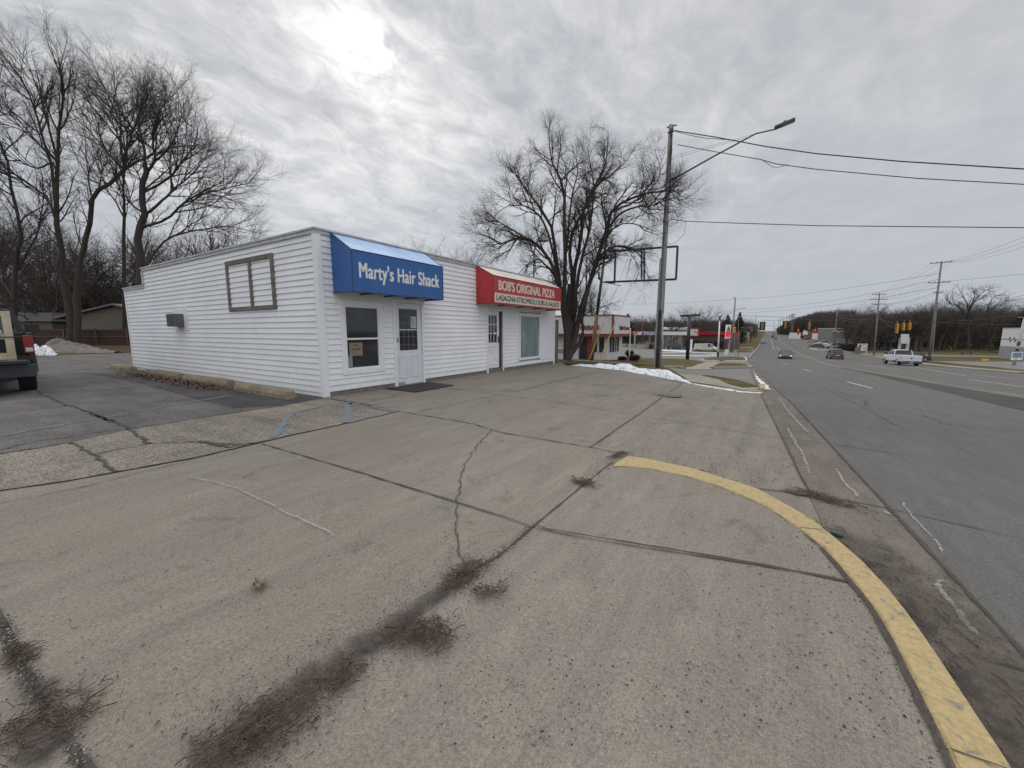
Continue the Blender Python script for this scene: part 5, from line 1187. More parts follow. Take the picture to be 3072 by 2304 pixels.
# ------------------------------------------------------------------ poles, wires, signs
def cable(name, pts, r, label, sag=0.0, grp=None, mat=None):
    pts = [Vector(p) for p in pts]
    if len(pts) == 2:
        a, b = pts; n = 18; pts = [a.lerp(b, i/n)-Vector((0, 0, sag*4*(i/n)*(1-i/n))) for i in range(n+1)]
    mb = MB(); mb.tube(pts, r, 5); return tag(mb.build(name, mat or m_black, smooth=True), label, 'cable', grp)
# street lighting pole on the verge
mx, my = GP(1974, 1104); mz = g(mx, my); YP = my
top = PY(2013, 375, YP)
sp = thing('street_lamp', 'tall wooden pole with a long arm lamp rising from the verge by the snow', 'street lamp', (mx, my, mz))
mb = MB(); tp = Vector((top.x, my, top.z)); bs = Vector((mx, my, mz-.3)); mb.tube([bs.lerp(tp, i/6) for i in range(7)], [.17-.06*i/6 for i in range(7)], 14); mb.build('pole', m_pole, sp, smooth=True)
ax = lambda z: mx+(top.x-mx)*(z-mz)/(top.z-mz)
zA = PY(2000, 775, YP).z; zB = PY(2000, 940, YP).z; zC = PY(2000, 503, YP).z
mb = MB(); mb.obox((ax(mz)-.22, my-.16, mz-.2), (.10, 0, 0), (0, .12, 0), (ax(zA)-ax(mz)+.04, 0, zA-mz+.2)); mb.build('cable_guard', m_grey, sp)
mb = MB(); mb.tube([(ax(mz)+.13, my-.14, mz-.2), (ax(mz)+.13, my-.14, mz+.9), (ax(mz)+.20, my-.14, mz+1.15), (ax(mz)+.21, my-.14, mz+1.35), (ax(zB)+.13, my-.13, mz+1.75), (ax(zB)+.12, my-.12, zB)], .055, 10); mb.build('cable_guard', m_grey, sp, smooth=True)
mb = MB(); mb.obox((ax(zB)+.02, my-.15, zB), (.10, 0, 0), (0, .1, 0), (ax(zC)-ax(zB), 0, zC-zB)); mb.build('riser_pipe', m_grey, sp)
mb = MB()
for k in range(5):
    mb.tube([(ax(mz+i*.45)-.06+.03*k+.05*math.sin(i*1.3+k*2), my-.185-.012*k, mz+i*.45) for i in range(8)], .013, 5)
for k in range(4): mb.tube([(ax(zC+(top.z-zC)*i/6)+.05+.02*k+.05*math.sin(i*1.9+k), my-.12, zC+(top.z-zC)*i/6-.2) for i in range(7)], .016, 5)
mb.build('cables', m_black, sp)
a0 = PY(2015, 540, YP); a1 = PY(2267, 401, YP); a2 = PY(2324, 388, YP); a3 = PY(2386, 362, YP)
mb = MB(); mb.tube([a0, a0.lerp(a1, .5)+Vector((0, 0, .02)), a1, a2], [.045, .04, .035, .03], 8); arm = mb.build('arm', m_dgrey, sp, smooth=True)
st_ = PY(2013, 470, YP); mb = MB(); mb.tube([st_, a1], .008, 5); mb.tube([st_-Vector((0, 0, .12)), a1-Vector((.3, 0, .08))], .008, 5); mb.build('stay_wires', m_grey, sp)
d = (a3-a2); mb = MB(); s_ = Vector((0, .13, 0)); up_ = Vector((-d.z, 0, d.x)).normalized()*.11
mb.obox(a2-s_, d, s_*2, up_); mb.obox(a2+d*.45-s_*.5+up_, d*.15, s_, up_*.6); hd_ = mb.build('lamp_head', m_dgrey, sp, bevel=.02)
mb = MB(); mb.obox(a2+d*.35-s_*.7-Vector((0, 0, .02)), d*.6, s_*1.4, Vector((0, 0, .02))); mb.build('lens', M('lamp_lens', (.25, .25, .24), .3), hd_)
mb = MB(); mb.tube([PY(2016, 380, YP)+Vector((-.25, -.05, 0)), PY(2016, 380, YP)+Vector((.25, -.05, 0))], .03, 6); mb.tube([PY(2016, 398, YP)+Vector((-.2, -.12, 0)), PY(2016, 398, YP)+Vector((.22, -.12, 0))], .03, 6); mb.build('insulator_bracket', m_black, sp)
WG = 'cables crossing the street from the lamp pole'
def wy(pts, ext=(22, 1.0)):
    P = [PY(x, y, YP) for x, y in pts]; q = P[-1]; d = (P[-1]-P[-2]).normalized(); return P+[q+d*8+Vector((0, 0, -.02))]+[q+d*16+Vector((0, 0, .2))]
cable('overhead_cable', wy([(2025, 392), (2150, 412), (2300, 440), (2450, 461), (2700, 484), (3072, 507)]), .024, 'topmost thick twisted cable from the lamp pole over the street', grp=WG)
cable('overhead_cable', [PY(x, y, YP) for x, y in [(2028, 395), (2080, 408), (2120, 415), (2200, 420), (2300, 441)]], .014, 'short slack cable strapped under the topmost cable')
cable('overhead_cable', wy([(2032, 434), (2150, 456), (2280, 478), (2330, 492), (2450, 508), (2750, 535), (3072, 553)]), .018, 'second cable from the lamp pole, with a slack loop partway', grp=WG)
cable('overhead_cable', [PY(x, y, YP) for x, y in [(2290, 482), (2318, 501), (2336, 502), (2360, 493)]], .012, 'small slack loop hanging from the second cable')
cable('overhead_cable', wy([(2011, 657), (2060, 664), (2200, 669), (2450, 677), (3072, 683)]), .018, 'lowest taut cable from the lamp pole over the street', grp=WG)
cable('overhead_cable', [PY(x, y, YP) for x, y in [(2057, 664), (2054, 700), (2030, 725), (2012, 733), (1995, 722)]], .010, 'thin drooping wire loop beside the lamp pole')
def guy(px0, py0, px1, py1, zt, lab):
    x, y = GP(px0, py0); b = Vector((x, y, g(x, y))); t = Vector((ax(zt), my, zt)); d = (t-b); gt = thing('guy_wire', lab, 'guy wire', b)
    L_ = 2.4/d.length; m = MB(); m.tube([b, b+d], .009, 5); m.build('wire', m_grey, gt); m = MB(); m.tube([b+d*.02, b+d*L_], .032, 8); m.build('guard', M('guard_yellow', (.55, .40, .10), .5), gt)
guy(1764, 1088, 1820, 940, PY(2010, 450, YP).z, 'guy wire with yellow guard, left of the rusty sign post')
x, y = GP(1792, 1088); guy(1795, 1090, 1862, 945, PY(2010, 590, YP).z, 'guy wire with yellow guard, crossing behind the rusty sign post')
# rusty pole carrying an empty sign frame
px_, py_ = GP(1773, 1085); pz = g(px_, py_); YS = py_; T = PY(1825, 676, YS); M1 = PY(1791, 945, YS)
fr = thing('pole_sign', 'empty black sign frame on a rusty leaning pole', 'sign', (px_, py_, pz))
m = MB(); b = Vector((px_, py_, pz-.2)); m.tube([b, b.lerp(M1, .5), M1], [.19, .18, .17], 12); m.build('post', M('rust_brown', (.17, .075, .045), .85, var=.3, scale=4, bump=.3, stretch=(3, 3, 1)), fr, smooth=True)
m = MB(); m.tube([M1, M1.lerp(T, .6)], [.125, .12], 12); m.tube([M1.lerp(T, .6), T], [.085, .08], 12); m.build('upper_post', m_black, fr, smooth=True)
def Pf(x, y): return PY(*crop(1650, 340, .494)(x, y), YS)
tl, tr_, br, bl = Pf(360, 838), Pf(775, 808), Pf(765, 1008), Pf(335, 1025)
m = MB()
def bar(m, a, b, w=.06, dpt=.2):
    w *= 1.35
    d = (b-a); n = Vector((0, 1, 0)); s = d.cross(n).normalized()*w; m.obox(a-s/2-n*dpt/2, d, s, n*dpt)
bar(m, tl, tr_, .10); bar(m, bl, br, .11); bar(m, tr_+Vector((0, .01, 0)), br+Vector((0, .01, 0)), .10, .2)
bar(m, Pf(398, 845), Pf(392, 1018), .09); bar(m, Pf(556, 828), Pf(556, 1008), .07); bar(m, Pf(573, 827), Pf(572, 1008), .07); m.build('frame', m_black, fr)
m = MB(); m.tube([Pf(345, 775), Pf(420, 812), Pf(500, 815)], .045, 6); m.tube([Pf(300, 780), Pf(390, 835)], .04, 6); m.tube([Pf(345, 775), Pf(345, 808)], .04, 6); m.build('bracket', m_black, fr); m = MB(); m.tube([Pf(290, 1000), Pf(320, 1025), Pf(395, 1030)], .06, 6); m.tube([Pf(295, 965), Pf(300, 1008)], .09, 8); m.tube([Pf(325, 1025), Pf(430, 1047)], .03, 5); m.build('bracket', m_black, fr)
# barn lamp on a pole behind the shop
q = P3(1600, 1000, 21.5); bt = (q.x, q.y, 0)
yl_ = thing('yard_lamp', 'white shaded barn lamp on a thin pole behind the shop roof', 'lamp', bt)
m = MB(); a = P3(1600, 745, 21.5); m.tube([(q.x, q.y, 0), (q.x, q.y, a.z-.3), (q.x+.05, q.y, a.z), P3(1612, 722, 21.5), P3(1628, 703, 21.5)], .045, 8); m.build('pole', m_grey, yl_, smooth=True)
m = MB(); c = P3(1629, 709, 21.5); n = 16
prof = [(.10, .42), (.16, .30), (.17, .10), (.24, 0), (.30, -.14), (.30, -.24)]
for r__, z in prof: m.v += [(c.x+r__*math.cos(k*2*math.pi/n), c.y+r__*math.sin(k*2*math.pi/n), c.z+z) for k in range(n)]
m.f = [(i*n+k, i*n+(k+1) % n, (i+1)*n+(k+1) % n, (i+1)*n+k) for i in range(5) for k in range(n)]; m.build('lamp_shade', M('lamp_grey_white', (.55, .55, .53), .5), yl_, smooth=True)
m = MB(); m.tube([(q.x+.5, q.y, 0), (q.x+.5, q.y, P3(1600, 870, 21.5).z)], .12, 8); m.tube([(q.x+.5, q.y-.1, P3(1600, 890, 21.5).z), (q.x+1.6, q.y-.1, P3(1600, 830, 21.5).z)], .05, 6); m.build('service_mast', m_dgrey, yl_)
# pickets between the shop and the tree
fc = thing('picket_fence', 'grey weathered picket fence at the far end of the shop', 'fence', (-8.9, 17.3, 0))
m = MB(); cr = crop(1500, 900, .1808)
for i in range(7):
    x = -9.9+i*.175; h = 1.98; m.prism([(x, 17.62, 0), (x+.14, 17.62, 0), (x+.14, 17.62, h-.12), (x+.07, 17.62, h), (x, 17.62, h-.12)], None, (0, .02, 0))
m.build('pickets', m_wood, fc); m = MB(); m.box((-9.95, 17.575, .95), (-8.6, 17.618, 1.04)); m.box((-9.95, 17.575, 1.60), (-8.6, 17.618, 1.68)); m.build('rails', m_wood, fc)
m = MB(); m.box((-8.66, 17.50, -.1), (-8.53, 17.62, 2.03)); m.build('post', m_wood, fc); m = MB(); m.box((-9.25, 17.55, 1.70), (-8.95, 17.574, 1.86)); m.build('plate', m_white, fc)
q = pg([(1672, 1084), (1890, 1100)]); m = MB(); a = Vector((q[0][0], q[0][1], g(*q[0]))); b = Vector((q[1][0], q[1][1], g(*q[1]))); m.obox(a, b-a, (0, .2, 0), (0, 0, .16)); tag(m.build('landscape_timber', m_wood, bevel=.02), 'long grey timber edging behind the snow bank', 'timber')
m = MB(); x, y = GP(1673, 1083); m.obox((x, y, 0), (.45, .1, .0), (0, .15, .02), (-.15, 0, .32)); tag(m.build('concrete_block', m_kc, bevel=.01), 'broken concrete block leaning at the shop corner', 'block')
# back fence and house at the left
fz = thing('board_fence', 'dark red-brown board fence at the back left', 'fence', (-50, 13, 0))
A_ = P3(0, 1036, 42); B_ = P3(470, 1036, 44); d = Vector((B_.x-A_.x, B_.y-A_.y, 0)); L_ = d.length; d.normalize(); nn = Vector((-d.y, d.x, 0)); A_.z = 0
m = MB(); k = int(L_/.16); rf_ = random.Random(3)
for i in range(k):
    h = 1.68+rf_.uniform(-.03, .03); m.obox(A_+d*i*.16+nn*rf_.uniform(0, .02), d*.15, nn*.02, (0, 0, h))
m.build('boards', M('red_brown_boards', (.06, .034, .027), .9, var=.4, scale=3, bump=.3, stretch=(3, 3, .5)), fz)
m = MB()
for z in (.85, 1.55): m.obox(A_-nn*.05+Vector((0, 0, z)), d*L_, nn*.045, (0, 0, .1))
m.build('rails', M('dark_rail', (.10, .075, .06), .9), fz)
for i in range(0, int(L_), 3):
    m = MB(); m.obox(A_+d*i-nn*.16, d*.13, nn*.1, (0, 0, 1.75)); m.build('post', MATS['dark_rail'], fz)
hz_ = thing('house', 'low brown house with a shallow grey roof behind the board fence', 'house', tuple(P3(300, 1036, 52).xy)+(0,))
c = P3(232, 1000, 46); e = P3(470, 1000, 46); d = Vector((e.x-c.x, e.y-c.y, 0)).normalized(); nn = Vector((-d.y, d.x, 0)); W_ = 13.; D_ = 9.
c.z = 0; ez = P3(232, 945, 46).z; rz_ = P3(358, 916, 46).z; mp_ = d*((P3(358, 1000, 46)-P3(232, 1000, 46)).length)
m = MB(); m.obox(c, d*(mp_.length*2), nn*D_, (0, 0, ez)); m.prism([c+Vector((0, 0, ez)), c+mp_+Vector((0, 0, rz_-.1)), c+mp_*2+Vector((0, 0, ez))], None, nn*D_); m.build('wall', M('tan_siding', (.145, .125, .10), .85, var=.12, scale=2, stretch=(1, 1, 6)), hz_)
m = MB(); o_ = nn*-.5; 
m.obox(c+Vector((0, 0, ez))-d*2.2+o_-Vector((0, 0, (rz_-ez)*2.2/mp_.length)), mp_+d*2.2+Vector((0, 0, rz_-ez+(rz_-ez)*2.2/mp_.length)), nn*(D_+1), (0, 0, .18)); m.obox(c+mp_+Vector((0, 0, rz_))+o_, mp_+Vector((0, 0, ez-rz_)), nn*(D_+1), (0, 0, .18)); m.build('roof', M('grey_shingle', (.17, .16, .17), .9, var=.2, scale=6), hz_)
h2 = thing('house', 'grey-roofed shed half hidden behind the back left trees', 'house', tuple(P3(120, 1036, 52).xy)+(0,))
a = P3(60, 1000, 47); b = P3(160, 1000, 47); a.z = b.z = 0; za = P3(60, 985, 47).z; zt = P3(150, 938, 47).z; d = b-a; nn = Vector((-d.y, d.x, 0)).normalized()
m = MB(); m.obox(a, d, nn*8, (0, 0, za+.8)); m.build('wall', MATS['tan_siding'], h2); m = MB(); m.obox(a-nn*.4-d*.1+Vector((0, 0, za+.8)), d*1.2, nn*5, Vector((0, 0, zt-za-.8))+nn*.2); m.build('roof', MATS['grey_shingle'], h2)
# restaurant on the next lot
XC = -11.2; q = GP(1822, 1081); c0 = Vector((q[0], q[1], g(*q))); XC = c0.x; YC = c0.y
lcx = thing('restaurant', 'small white pizza restaurant with red trim on the next lot', 'restaurant', tuple(c0))
yR = PX(1868, 1000, XC).y; zF = PX(1830, 1001, XC).z; zT = PX(1830, 948, XC).z; gz0 = c0.z-.3; xL = XC-15
m_lw = M('off_white_stucco', (.56, .56, .55), .7, var=.08); m_lr = M('restaurant_red', (.20, .022, .024), .5, var=.1)
m = MB(); m.box((xL, YC, gz0), (XC, yR, zF)); m.build('wall', m_lw, lcx)
m = MB(); m.box((xL, YC-.75, zF), (XC+.75, yR+.2, zT)); fa = m.build('fascia', m_lw, lcx)
m = MB(); m.box((xL, YC-.80, zF-.30), (XC+.80, yR+.25, zF-.001)); m.build('red_band', m_lr, lcx)
m = MB(); m.box((xL, YC-.80, zT+.001), (XC+.80, yR+.25, zT+.12)); m.build('coping', m_lr, lcx)
m = MB(); m.box((XC+.62, YC-.79, zF+.001), (XC+.79, YC-.55, zT-.001)); m.build('corner_strip', m_lr, lcx)
for k in range(3): m = MB(); m.box((xL+3.2+k*4, YC-.765, zF+.01), (xL+3.24+k*4, YC-.751, zT-.01)); m.build('seam', m_grey, fa)
text('CAESARS', 'lettering', .62, (PY(1740, 980, YC-.78).x, YC-.78, zF+.42), (1, 0, 0), (0, 0, 1), m_lr, lcx, .85, .05, .02)
text('Little Caesars', 'lettering', .62, (XC+.76, PX(1859, 970, XC+.76).y, zF+.42), (0, 1, 0), (0, 0, 1), m_lr, lcx, 1.0, .05, .02)
def gbox(name, a, b, mat, par): m = MB(); m.box(a, b); return m.build(name, mat, par)
wz0, wz1 = c0.z+.75, zF-.32
n = 4; ys = [YC+.35+(yR-YC)*.66*i/n for i in range(n+1)]
for i in range(n):
    wd = gbox('window', (XC+.001, ys[i], wz0), (XC+.05, ys[i+1], wz1), m_lw, lcx); gbox('pane', (XC+.051, ys[i]+.08, wz0+.06), (XC+.06, ys[i+1]-.08, wz1-.06), m_glass, wd)
for i, (pa, pb) in enumerate([(1775, 1795), (1797, 1816)]):
    xa, xb = PY(pa, 1000, YC).x, PY(pb, 1000, YC).x; wd = gbox('window', (xa, YC-.05, wz0), (xb, YC-.001, wz1), m_lw, lcx); gbox('pane', (xa+.07, YC-.06, wz0+.06), (xb-.07, YC-.051, wz1-.06), m_glass, wd)
xa, xb = PY(1738, 1000, YC).x, PY(1765, 1000, YC).x; dr = gbox('door', (xa, YC-.04, c0.z), (xb, YC-.002, wz1+.2), m_dgrey, lcx); gbox('pane', (xa+.15, YC-.06, c0.z+.15), (xb-.15, YC-.041, wz1+.05), m_glass, dr); gbox('red_column', (xb+.05, YC-.30, c0.z-.1), (xb+.45, YC-.003, wz1+.02), m_lr, lcx)
m = MB(); m.tube([(XC+.9, yR-.1, c0.z), (XC+.9, yR-.1, zF+.6)], .06, 8); m.build('downpipe', m_white, lcx)
m = MB(); a = GP(1737, 1086); m.box((a[0]-.5, a[1]-.02, c0.z+.7), (a[0]+.6, a[1], c0.z+1.1)); m.tube([(a[0]-.3, a[1], c0.z), (a[0]-.3, a[1], c0.z+.7)], .03, 6); tag(m.build('yard_sign', M('orange_red_sign', (.42, .10, .04), .6)), 'small orange-red sign by the restaurant door', 'sign')
# pole of the mascot sign: black post, crossbar and white stub
x, y = GP(2062, 1079); z = g(x, y); D_ = fwd(x, y); t = thing('sign_post', 'black steel post with a crossbar and a white stub on top', 'sign post', (x, y, z))
a = P3(2069, 944, D_); m = MB(); m.tube([(x, y, z-.2), (a.x, a.y, a.z)], [.24, .20], 12); m.build('post', m_black, t, smooth=True); m = MB(); m.obox(P3(2041, 951, D_)-Vector((0, .1, 0)), P3(2101, 948, D_)-P3(2041, 951, D_), (0, .2, 0), (0, 0, .26)); m.build('crossbar', m_black, t)
m = MB(); b = P3(2072, 920, D_); m.box((b.x-.18, b.y-.15, a.z+.1), (b.x+.18, b.y+.15, b.z)); m.build('stub', m_pwhite, t)
# fuel station
cz = crop(1700, 860, .226); DG = 100.
def st_pt(px, py, D=DG): return P3(px, py, D*KS)
c_a, c_b = st_pt(1893, 1000), st_pt(2062, 1000, 92.); zt, zb = st_pt(1980, 995).z, st_pt(1980, 1004.5).z
cn = thing('fuel_canopy', 'white fuel station canopy with red triangle and blue lettering', 'canopy', (c_a.x, c_a.y, g(c_a.x, c_a.y)))
d = Vector((c_b.x-c_a.x, c_b.y-c_a.y, 0)); nn = Vector((-d.y, d.x, 0)).normalized(); o_ = Vector((c_a.x, c_a.y, zb))
m = MB(); m.obox(o_, d, nn*8, (0, 0, zt-zb)); m.build('canopy_roof', M('canopy_white', (.60, .61, .62), .5, var=.05), cn)
u = d.normalized(); nf = -nn*.02
m_cred = M('canopy_red', (.33, .018, .024), .5, var=.06); m_cblue = M('canopy_blue', (.03, .05, .25), .5); m_cor = M('canopy_orange', (.62, .13, .03), .5)
def on(f, z): return o_+d*f+nf+Vector((0, 0, (zt-zb)*z))
F_ = lambda px: (px-1893)/169.
m = MB(); m.prism([on(0, .02), on(F_(1905), .02), on(F_(1900), .98), on(0, .98)], None, -nn*.02); m.build('red_end', m_cred, cn)
m = MB(); m.prism([on(F_(1904), .98), on(F_(1915), .5), on(F_(1906), .1), on(F_(1917), .9)], None, -nn*.02); m.build('orange_swoosh', m_cor, cn)
m = MB(); m.prism([on(F_(1926), .1), on(F_(1936), .1), on(F_(1931.5), 1.35)], None, -nn*.06); m.build('red_triangle', m_cred, cn)
text('CITGO', 'lettering', 1.15*(zt-zb), on(F_(1938), .14)-nn*.03, u, (0, 0, 1), m_cblue, cn, 1.25, .02, .03)
for px in (1900, 1945, 1992, 2045):
    q = st_pt(px, 1010, 98); m = MB(); m.box((q.x-.2, q.y+1.5, g(q.x, q.y)-.1), (q.x+.2, q.y+1.9, zb)); m.build('column', m_grey, cn)
stn = thing('station_shop', 'fuel station shop with a long red fascia and a beer sign', 'shop', tuple(st_pt(2120, 1040, 104).xy)+(-2.8,))
a, b = st_pt(2050, 1000, 104), st_pt(2182, 1000, 96); d2_ = Vector((b.x-a.x, b.y-a.y, 0)); n2 = Vector((-d2_.y, d2_.x, 0)).normalized(); z0 = g(a.x, a.y)-.2; zt2, zb2 = P3(2100, 995, 100*KS).z, P3(2100, 1004.5, 100*KS).z
m = MB(); m.obox((a.x, a.y, z0), d2_, n2*10, (0, 0, zb2-z0)); m.build('wall', M('brown_brick', (.11, .07, .055), .9, var=.3, scale=1.5), stn)
m = MB(); m.obox((a.x-n2.x*.6, a.y-n2.y*.6, zb2), d2_, n2*10.6, (0, 0, zt2-zb2)); m.build('fascia', m_cred, stn)
for i in range(7):
    p = Vector((a.x, a.y, z0+.6))+d2_*(.06+.13*i)-n2*.05; m = MB(); m.obox(p, d2_*.10, n2*.04, (0, 0, 2.0)); m.build('window', m_glass, stn)
p = P3(2060, 1008, 98*KS); q = P3(2094, 1008, 98*KS); z1, z2 = P3(2060, 1009, 98*KS).z, P3(2060, 985, 98*KS).z; m = MB(); dd3 = Vector((q.x-p.x, q.y-p.y, 0)); m.obox((p.x, p.y, z1), dd3, n2*.8, (0, 0, z2-z1)); bb = m.build('beer_sign', m_cred, stn)
for s, f in (('BEER', .52), ('BEER', .08)): text(s, 'lettering', (z2-z1)*.52, Vector((p.x, p.y, z1+(z2-z1)*f))+dd3*.1-n2*.02, dd3, (0, 0, 1), m_white, bb, 1.12, .01, .03)
h3 = thing('building', 'pale roofed building beyond the fuel station canopy', 'building', tuple(P3(2000, 990, 125*KS).xy)+(-2.9,))
a, b = P3(1965, 995, 125*KS), P3(2062, 995, 125*KS); m = MB(); m.obox((a.x, a.y, -3), Vector((b.x-a.x, b.y-a.y, 0)), (2, 8, 0), (0, 0, P3(2000, 990, 125*KS).z+3)); m.build('wall', M('grey_brown_wall', (.22, .20, .18), .9), h3)
m = MB(); m.obox((a.x, a.y, P3(2000, 990, 125*KS).z), Vector((b.x-a.x, b.y-a.y, 0)), (1, 4, .8), (0, 0, .25)); m.build('roof', M('snowy_roof', (.5, .5, .5), .8, var=.3), h3)
for px in (1942, 2008):
    q = P3(px, 1040, 97*KS); t = thing('fuel_pump', 'fuel pump under the canopy, '+('left of the two' if px < 1960 else 'right of the two, behind the lamp pole'), 'fuel pump', (q.x, q.y, g(q.x, q.y)))
    m = MB(); m.box((-.5, -.3, 0), (.5, .3, 2.0)); m.build('cabinet', M('pump_grey', (.22, .19, .19), .6, var=.3, scale=3), t, local=True, bevel=.03); m = MB(); m.box((-.52, -.32, 2.01), (.52, .32, 2.4)); m.build('topper', m_cred, t, local=True); m = MB(); m.tube([(.5, -.1, 1.5), (.75, -.2, 1.0), (.6, -.1, .5)], .03, 6); m.build('hose', m_rub, t, local=True)
# price sign
x, y = GP(2184, 1063); D_ = fwd(x, y); z = g(x, y); t = thing('price_sign', 'tall fuel price sign with a red triangle and red digits', 'price sign', (x, y, z))
def sgn(px0, px1, py0, py1, D): a = P3(px0, py1, D); b = P3(px1, py0, D); return a, Vector((b.x-a.x, b.y-a.y, 0)), b.z-a.z
m = MB(); p = P3(2189, 1020, D_); m.tube([(x, y, z-.1), (p.x, p.y, p.z)], .10, 8); m.build('post', m_grey, t)
a, d, h = sgn(2176, 2194, 974, 1018, D_); nn = Vector((-d.y, d.x, 0)).normalized(); m = MB(); m.obox(a, d, nn*.25, (0, 0, h)); bd = m.build('cabinet', m_white, t)
m = MB(); q = a-nn*.02; m.prism([q+d*.18+Vector((0, 0, h*.62)), q+d*.84+Vector((0, 0, h*.62)), q+d*.51+Vector((0, 0, h*.95))], None, -nn*.02); m.build('red_triangle', m_cred, t)
m = MB(); m.obox(q+Vector((0, 0, h*.16)), d, -nn*.01, (0, 0, h*.34)); m.build('screen', m_black, t)
m_led = M('led_red', (.8, .03, .02), .5, emit=1.6)
text('3.24', 'digits', h*.19, q-nn*.02+d*.05+Vector((0, 0, h*.34)), d, (0, 0, 1), m_led, t, 1.1, .01, .01); text('2.96', 'digits', h*.19, q-nn*.02+d*.05+Vector((0, 0, h*.18)), d, (0, 0, 1), m_led, t, 1.1, .01, .01)
text('CITGO', 'lettering', h*.095, q-nn*.01+d*.1+Vector((0, 0, h*.53)), d, (0, 0, 1), m_cblue, t, 1.0, .01, .01)
m = MB(); m.obox(q+Vector((0, 0, h*.01)), d, -nn*.015, (0, 0, h*.06)); m.build('blue_strip', m_cblue, t)
# traffic signals
def signal(x, y, z, n, label, facing, lit=None, plate=False, body=None, grp=None, s=1.0):
    t = thing('traffic_signal', label, 'traffic signal', (x, y, z), facing, grp); H_ = .36*n*s
    m = MB(); m.box((-.17*s, -.1*s, 0), (.17*s, .1*s, H_)); m.build('housing', body or m_yel, t, local=True)
    if plate: m = MB(); m.box((-.46*s, .101*s, -.22*s), (.46*s, .12*s, H_+.22*s)); m.build('back_plate', m_black, t, local=True)
    for k in range(n):
        zc_ = H_-(k+.5)*.36*s; m = MB(); m.tube([(0, -.101*s, zc_), (0, -.12*s, zc_)], .125*s, 14)
        on_ = lit == k; m.build('lens', M('lens_lit_red', (.9, .10, .02), .4, emit=1.4) if on_ else (M('lens_amber', (.50, .28, .10), .5) if plate else M('lens_dark', (.10, .05, .02), .4)), t, local=True)
        m = MB(); 
        for q in range(7): a = math.pi*(q/6); m.v += [(.15*s*math.cos(a), -.101*s, zc_+.15*s*math.sin(a)), (.15*s*math.cos(a), -.36*s, zc_-.02+.15*s*math.sin(a))]
        m.f = [(2*q, 2*q+1, 2*q+3, 2*q+2) for q in range(6)]; m.build('visor', (M('visor_tan', (.46, .29, .12), .6) if plate else (body or m_yel)), t, local=True)
    m = MB(); m.tube([(0, 0, H_), (0, 0, H_+.5*s)], .03, 6); m.build('hanger', m_yel, t, local=True); return t
D3 = 78.; fc_ = AZ*0
for px, py0, n, lab in ((2286.5, 988, 3, 'left hanging signal with black back plate over the lanes'), (2355.5, 986, 3, 'middle hanging signal with black back plate over the lanes'), (2427, 991, 4, 'four-lens hanging signal with black back plate, right of the middle one')):
    p = P3(px, py0-1, D3); signal(p.x, p.y, p.z, n, lab, 0, None, True, M('visor_tan', (.46, .29, .12), .6), 'signals hung over the near lanes', 1.06)
for px, py0, lab, n in ((2394, 1003, 'orange-red lit signal nearest the lanes', 3), (2445, 998, 'orange-red lit signal in front of the shopping signs', 2), (2504, 999, 'orange-red lit signal beside the golden M sign', 2)):
    p = P3(px, py0, 92); signal(p.x, p.y, p.z, n, lab, 0, 0, False, M('signal_orange', (.34, .09, .025), .5), 'signals across the side street')
for px, py0, lab, n in ((2689, 1000, 'left and lowest of the three yellow signals above the cream sign', 4), (2709, 991, 'middle of the three yellow signals above the cream sign', 3), (2727, 990, 'right of the three yellow signals above the cream sign', 3)):
    p = P3(px, py0, 58); signal(p.x, p.y, p.z, n, lab, rad(-35), None, False, m_yel, 'yellow signals hung above the cream sign', .92)
p = P3(2202, 998, 80); signal(p.x, p.y, p.z, 3, 'yellow signal beside the leaning pole by the fuel price sign', rad(60), None, False, m_yel)
# wooden utility poles
def upole(name, px, py, ptx, pty, arms, label, r=.16, D=None, extra=None, grp='wooden utility poles along the street'):
    if D is None: x, y = GP(px, py); D = fwd(x, y)
    else: D *= KS; q = P3(px, py, D); x, y = q.x, q.y
    z = g(x, y); t = thing(name, label, 'utility pole', (x, y, z), 0, grp); T_ = P3(ptx, pty, D); m = MB(); m.tube([(x, y, z-.2), (x*.5+T_.x*.5, y*.5+T_.y*.5, z*.5+T_.z*.5), (T_.x, T_.y, T_.z)], [r, r*.85, r*.65], 9); m.build('pole', m_pole, t, smooth=True)
    ends = []
    for (xa, ya, xb, yb) in arms:
        a, b = P3(xa, ya, D-.2), P3(xb, yb, D-.2); m = MB(); m.obox(a, b-a, (0, .10, 0), (0, 0, .12)); arm = m.build('crossarm', m_pole, t); m = MB()
        for f in (.03, .3, .7, .97): q = a.lerp(b, f)+Vector((0, .05, .12)); m.tube([q, q+Vector((0, 0, .18))], [.05, .03], 6)
        m.build('insulators', m_dgrey, arm); ends.append((a, b))
    return t, Vector((x, y, z)), T_, D, ends
c6 = crop(2550, 760, .2531)
UP1 = upole('utility_pole', 2787, 1078, 2825, 784, [(*c6(950, 125), *c6(1215, 100)), (*c6(925, 355), *c6(1190, 342)), (*c6(985, 473), *c6(1100, 465))], 'tallest wooden utility pole with three crossarms across the street', .19)
m = MB(); a = Vector(UP1[1])+Vector((.35, -.1, 0)); m.tube([a, P3(*c6(1010, 700), UP1[3])+Vector((.1, -.1, 0))], .05, 6); m.build('riser_pipe', m_grey, UP1[0])
UP2 = upole('utility_pole', 2622, 1064, 2638.6, 879, [(*c6(265, 493), *c6(430, 488)), (*c6(245, 552), *c6(445, 548)), (*c6(260, 608), *c6(418, 605))], 'second wooden utility pole, right of the white board sign', .17)
UP3 = upole('utility_pole', 2503, 1036, 2512, 928, [(*c5(1770, 320), *c5(1880, 314))], 'third wooden utility pole beside the golden M sign', .15, 95)
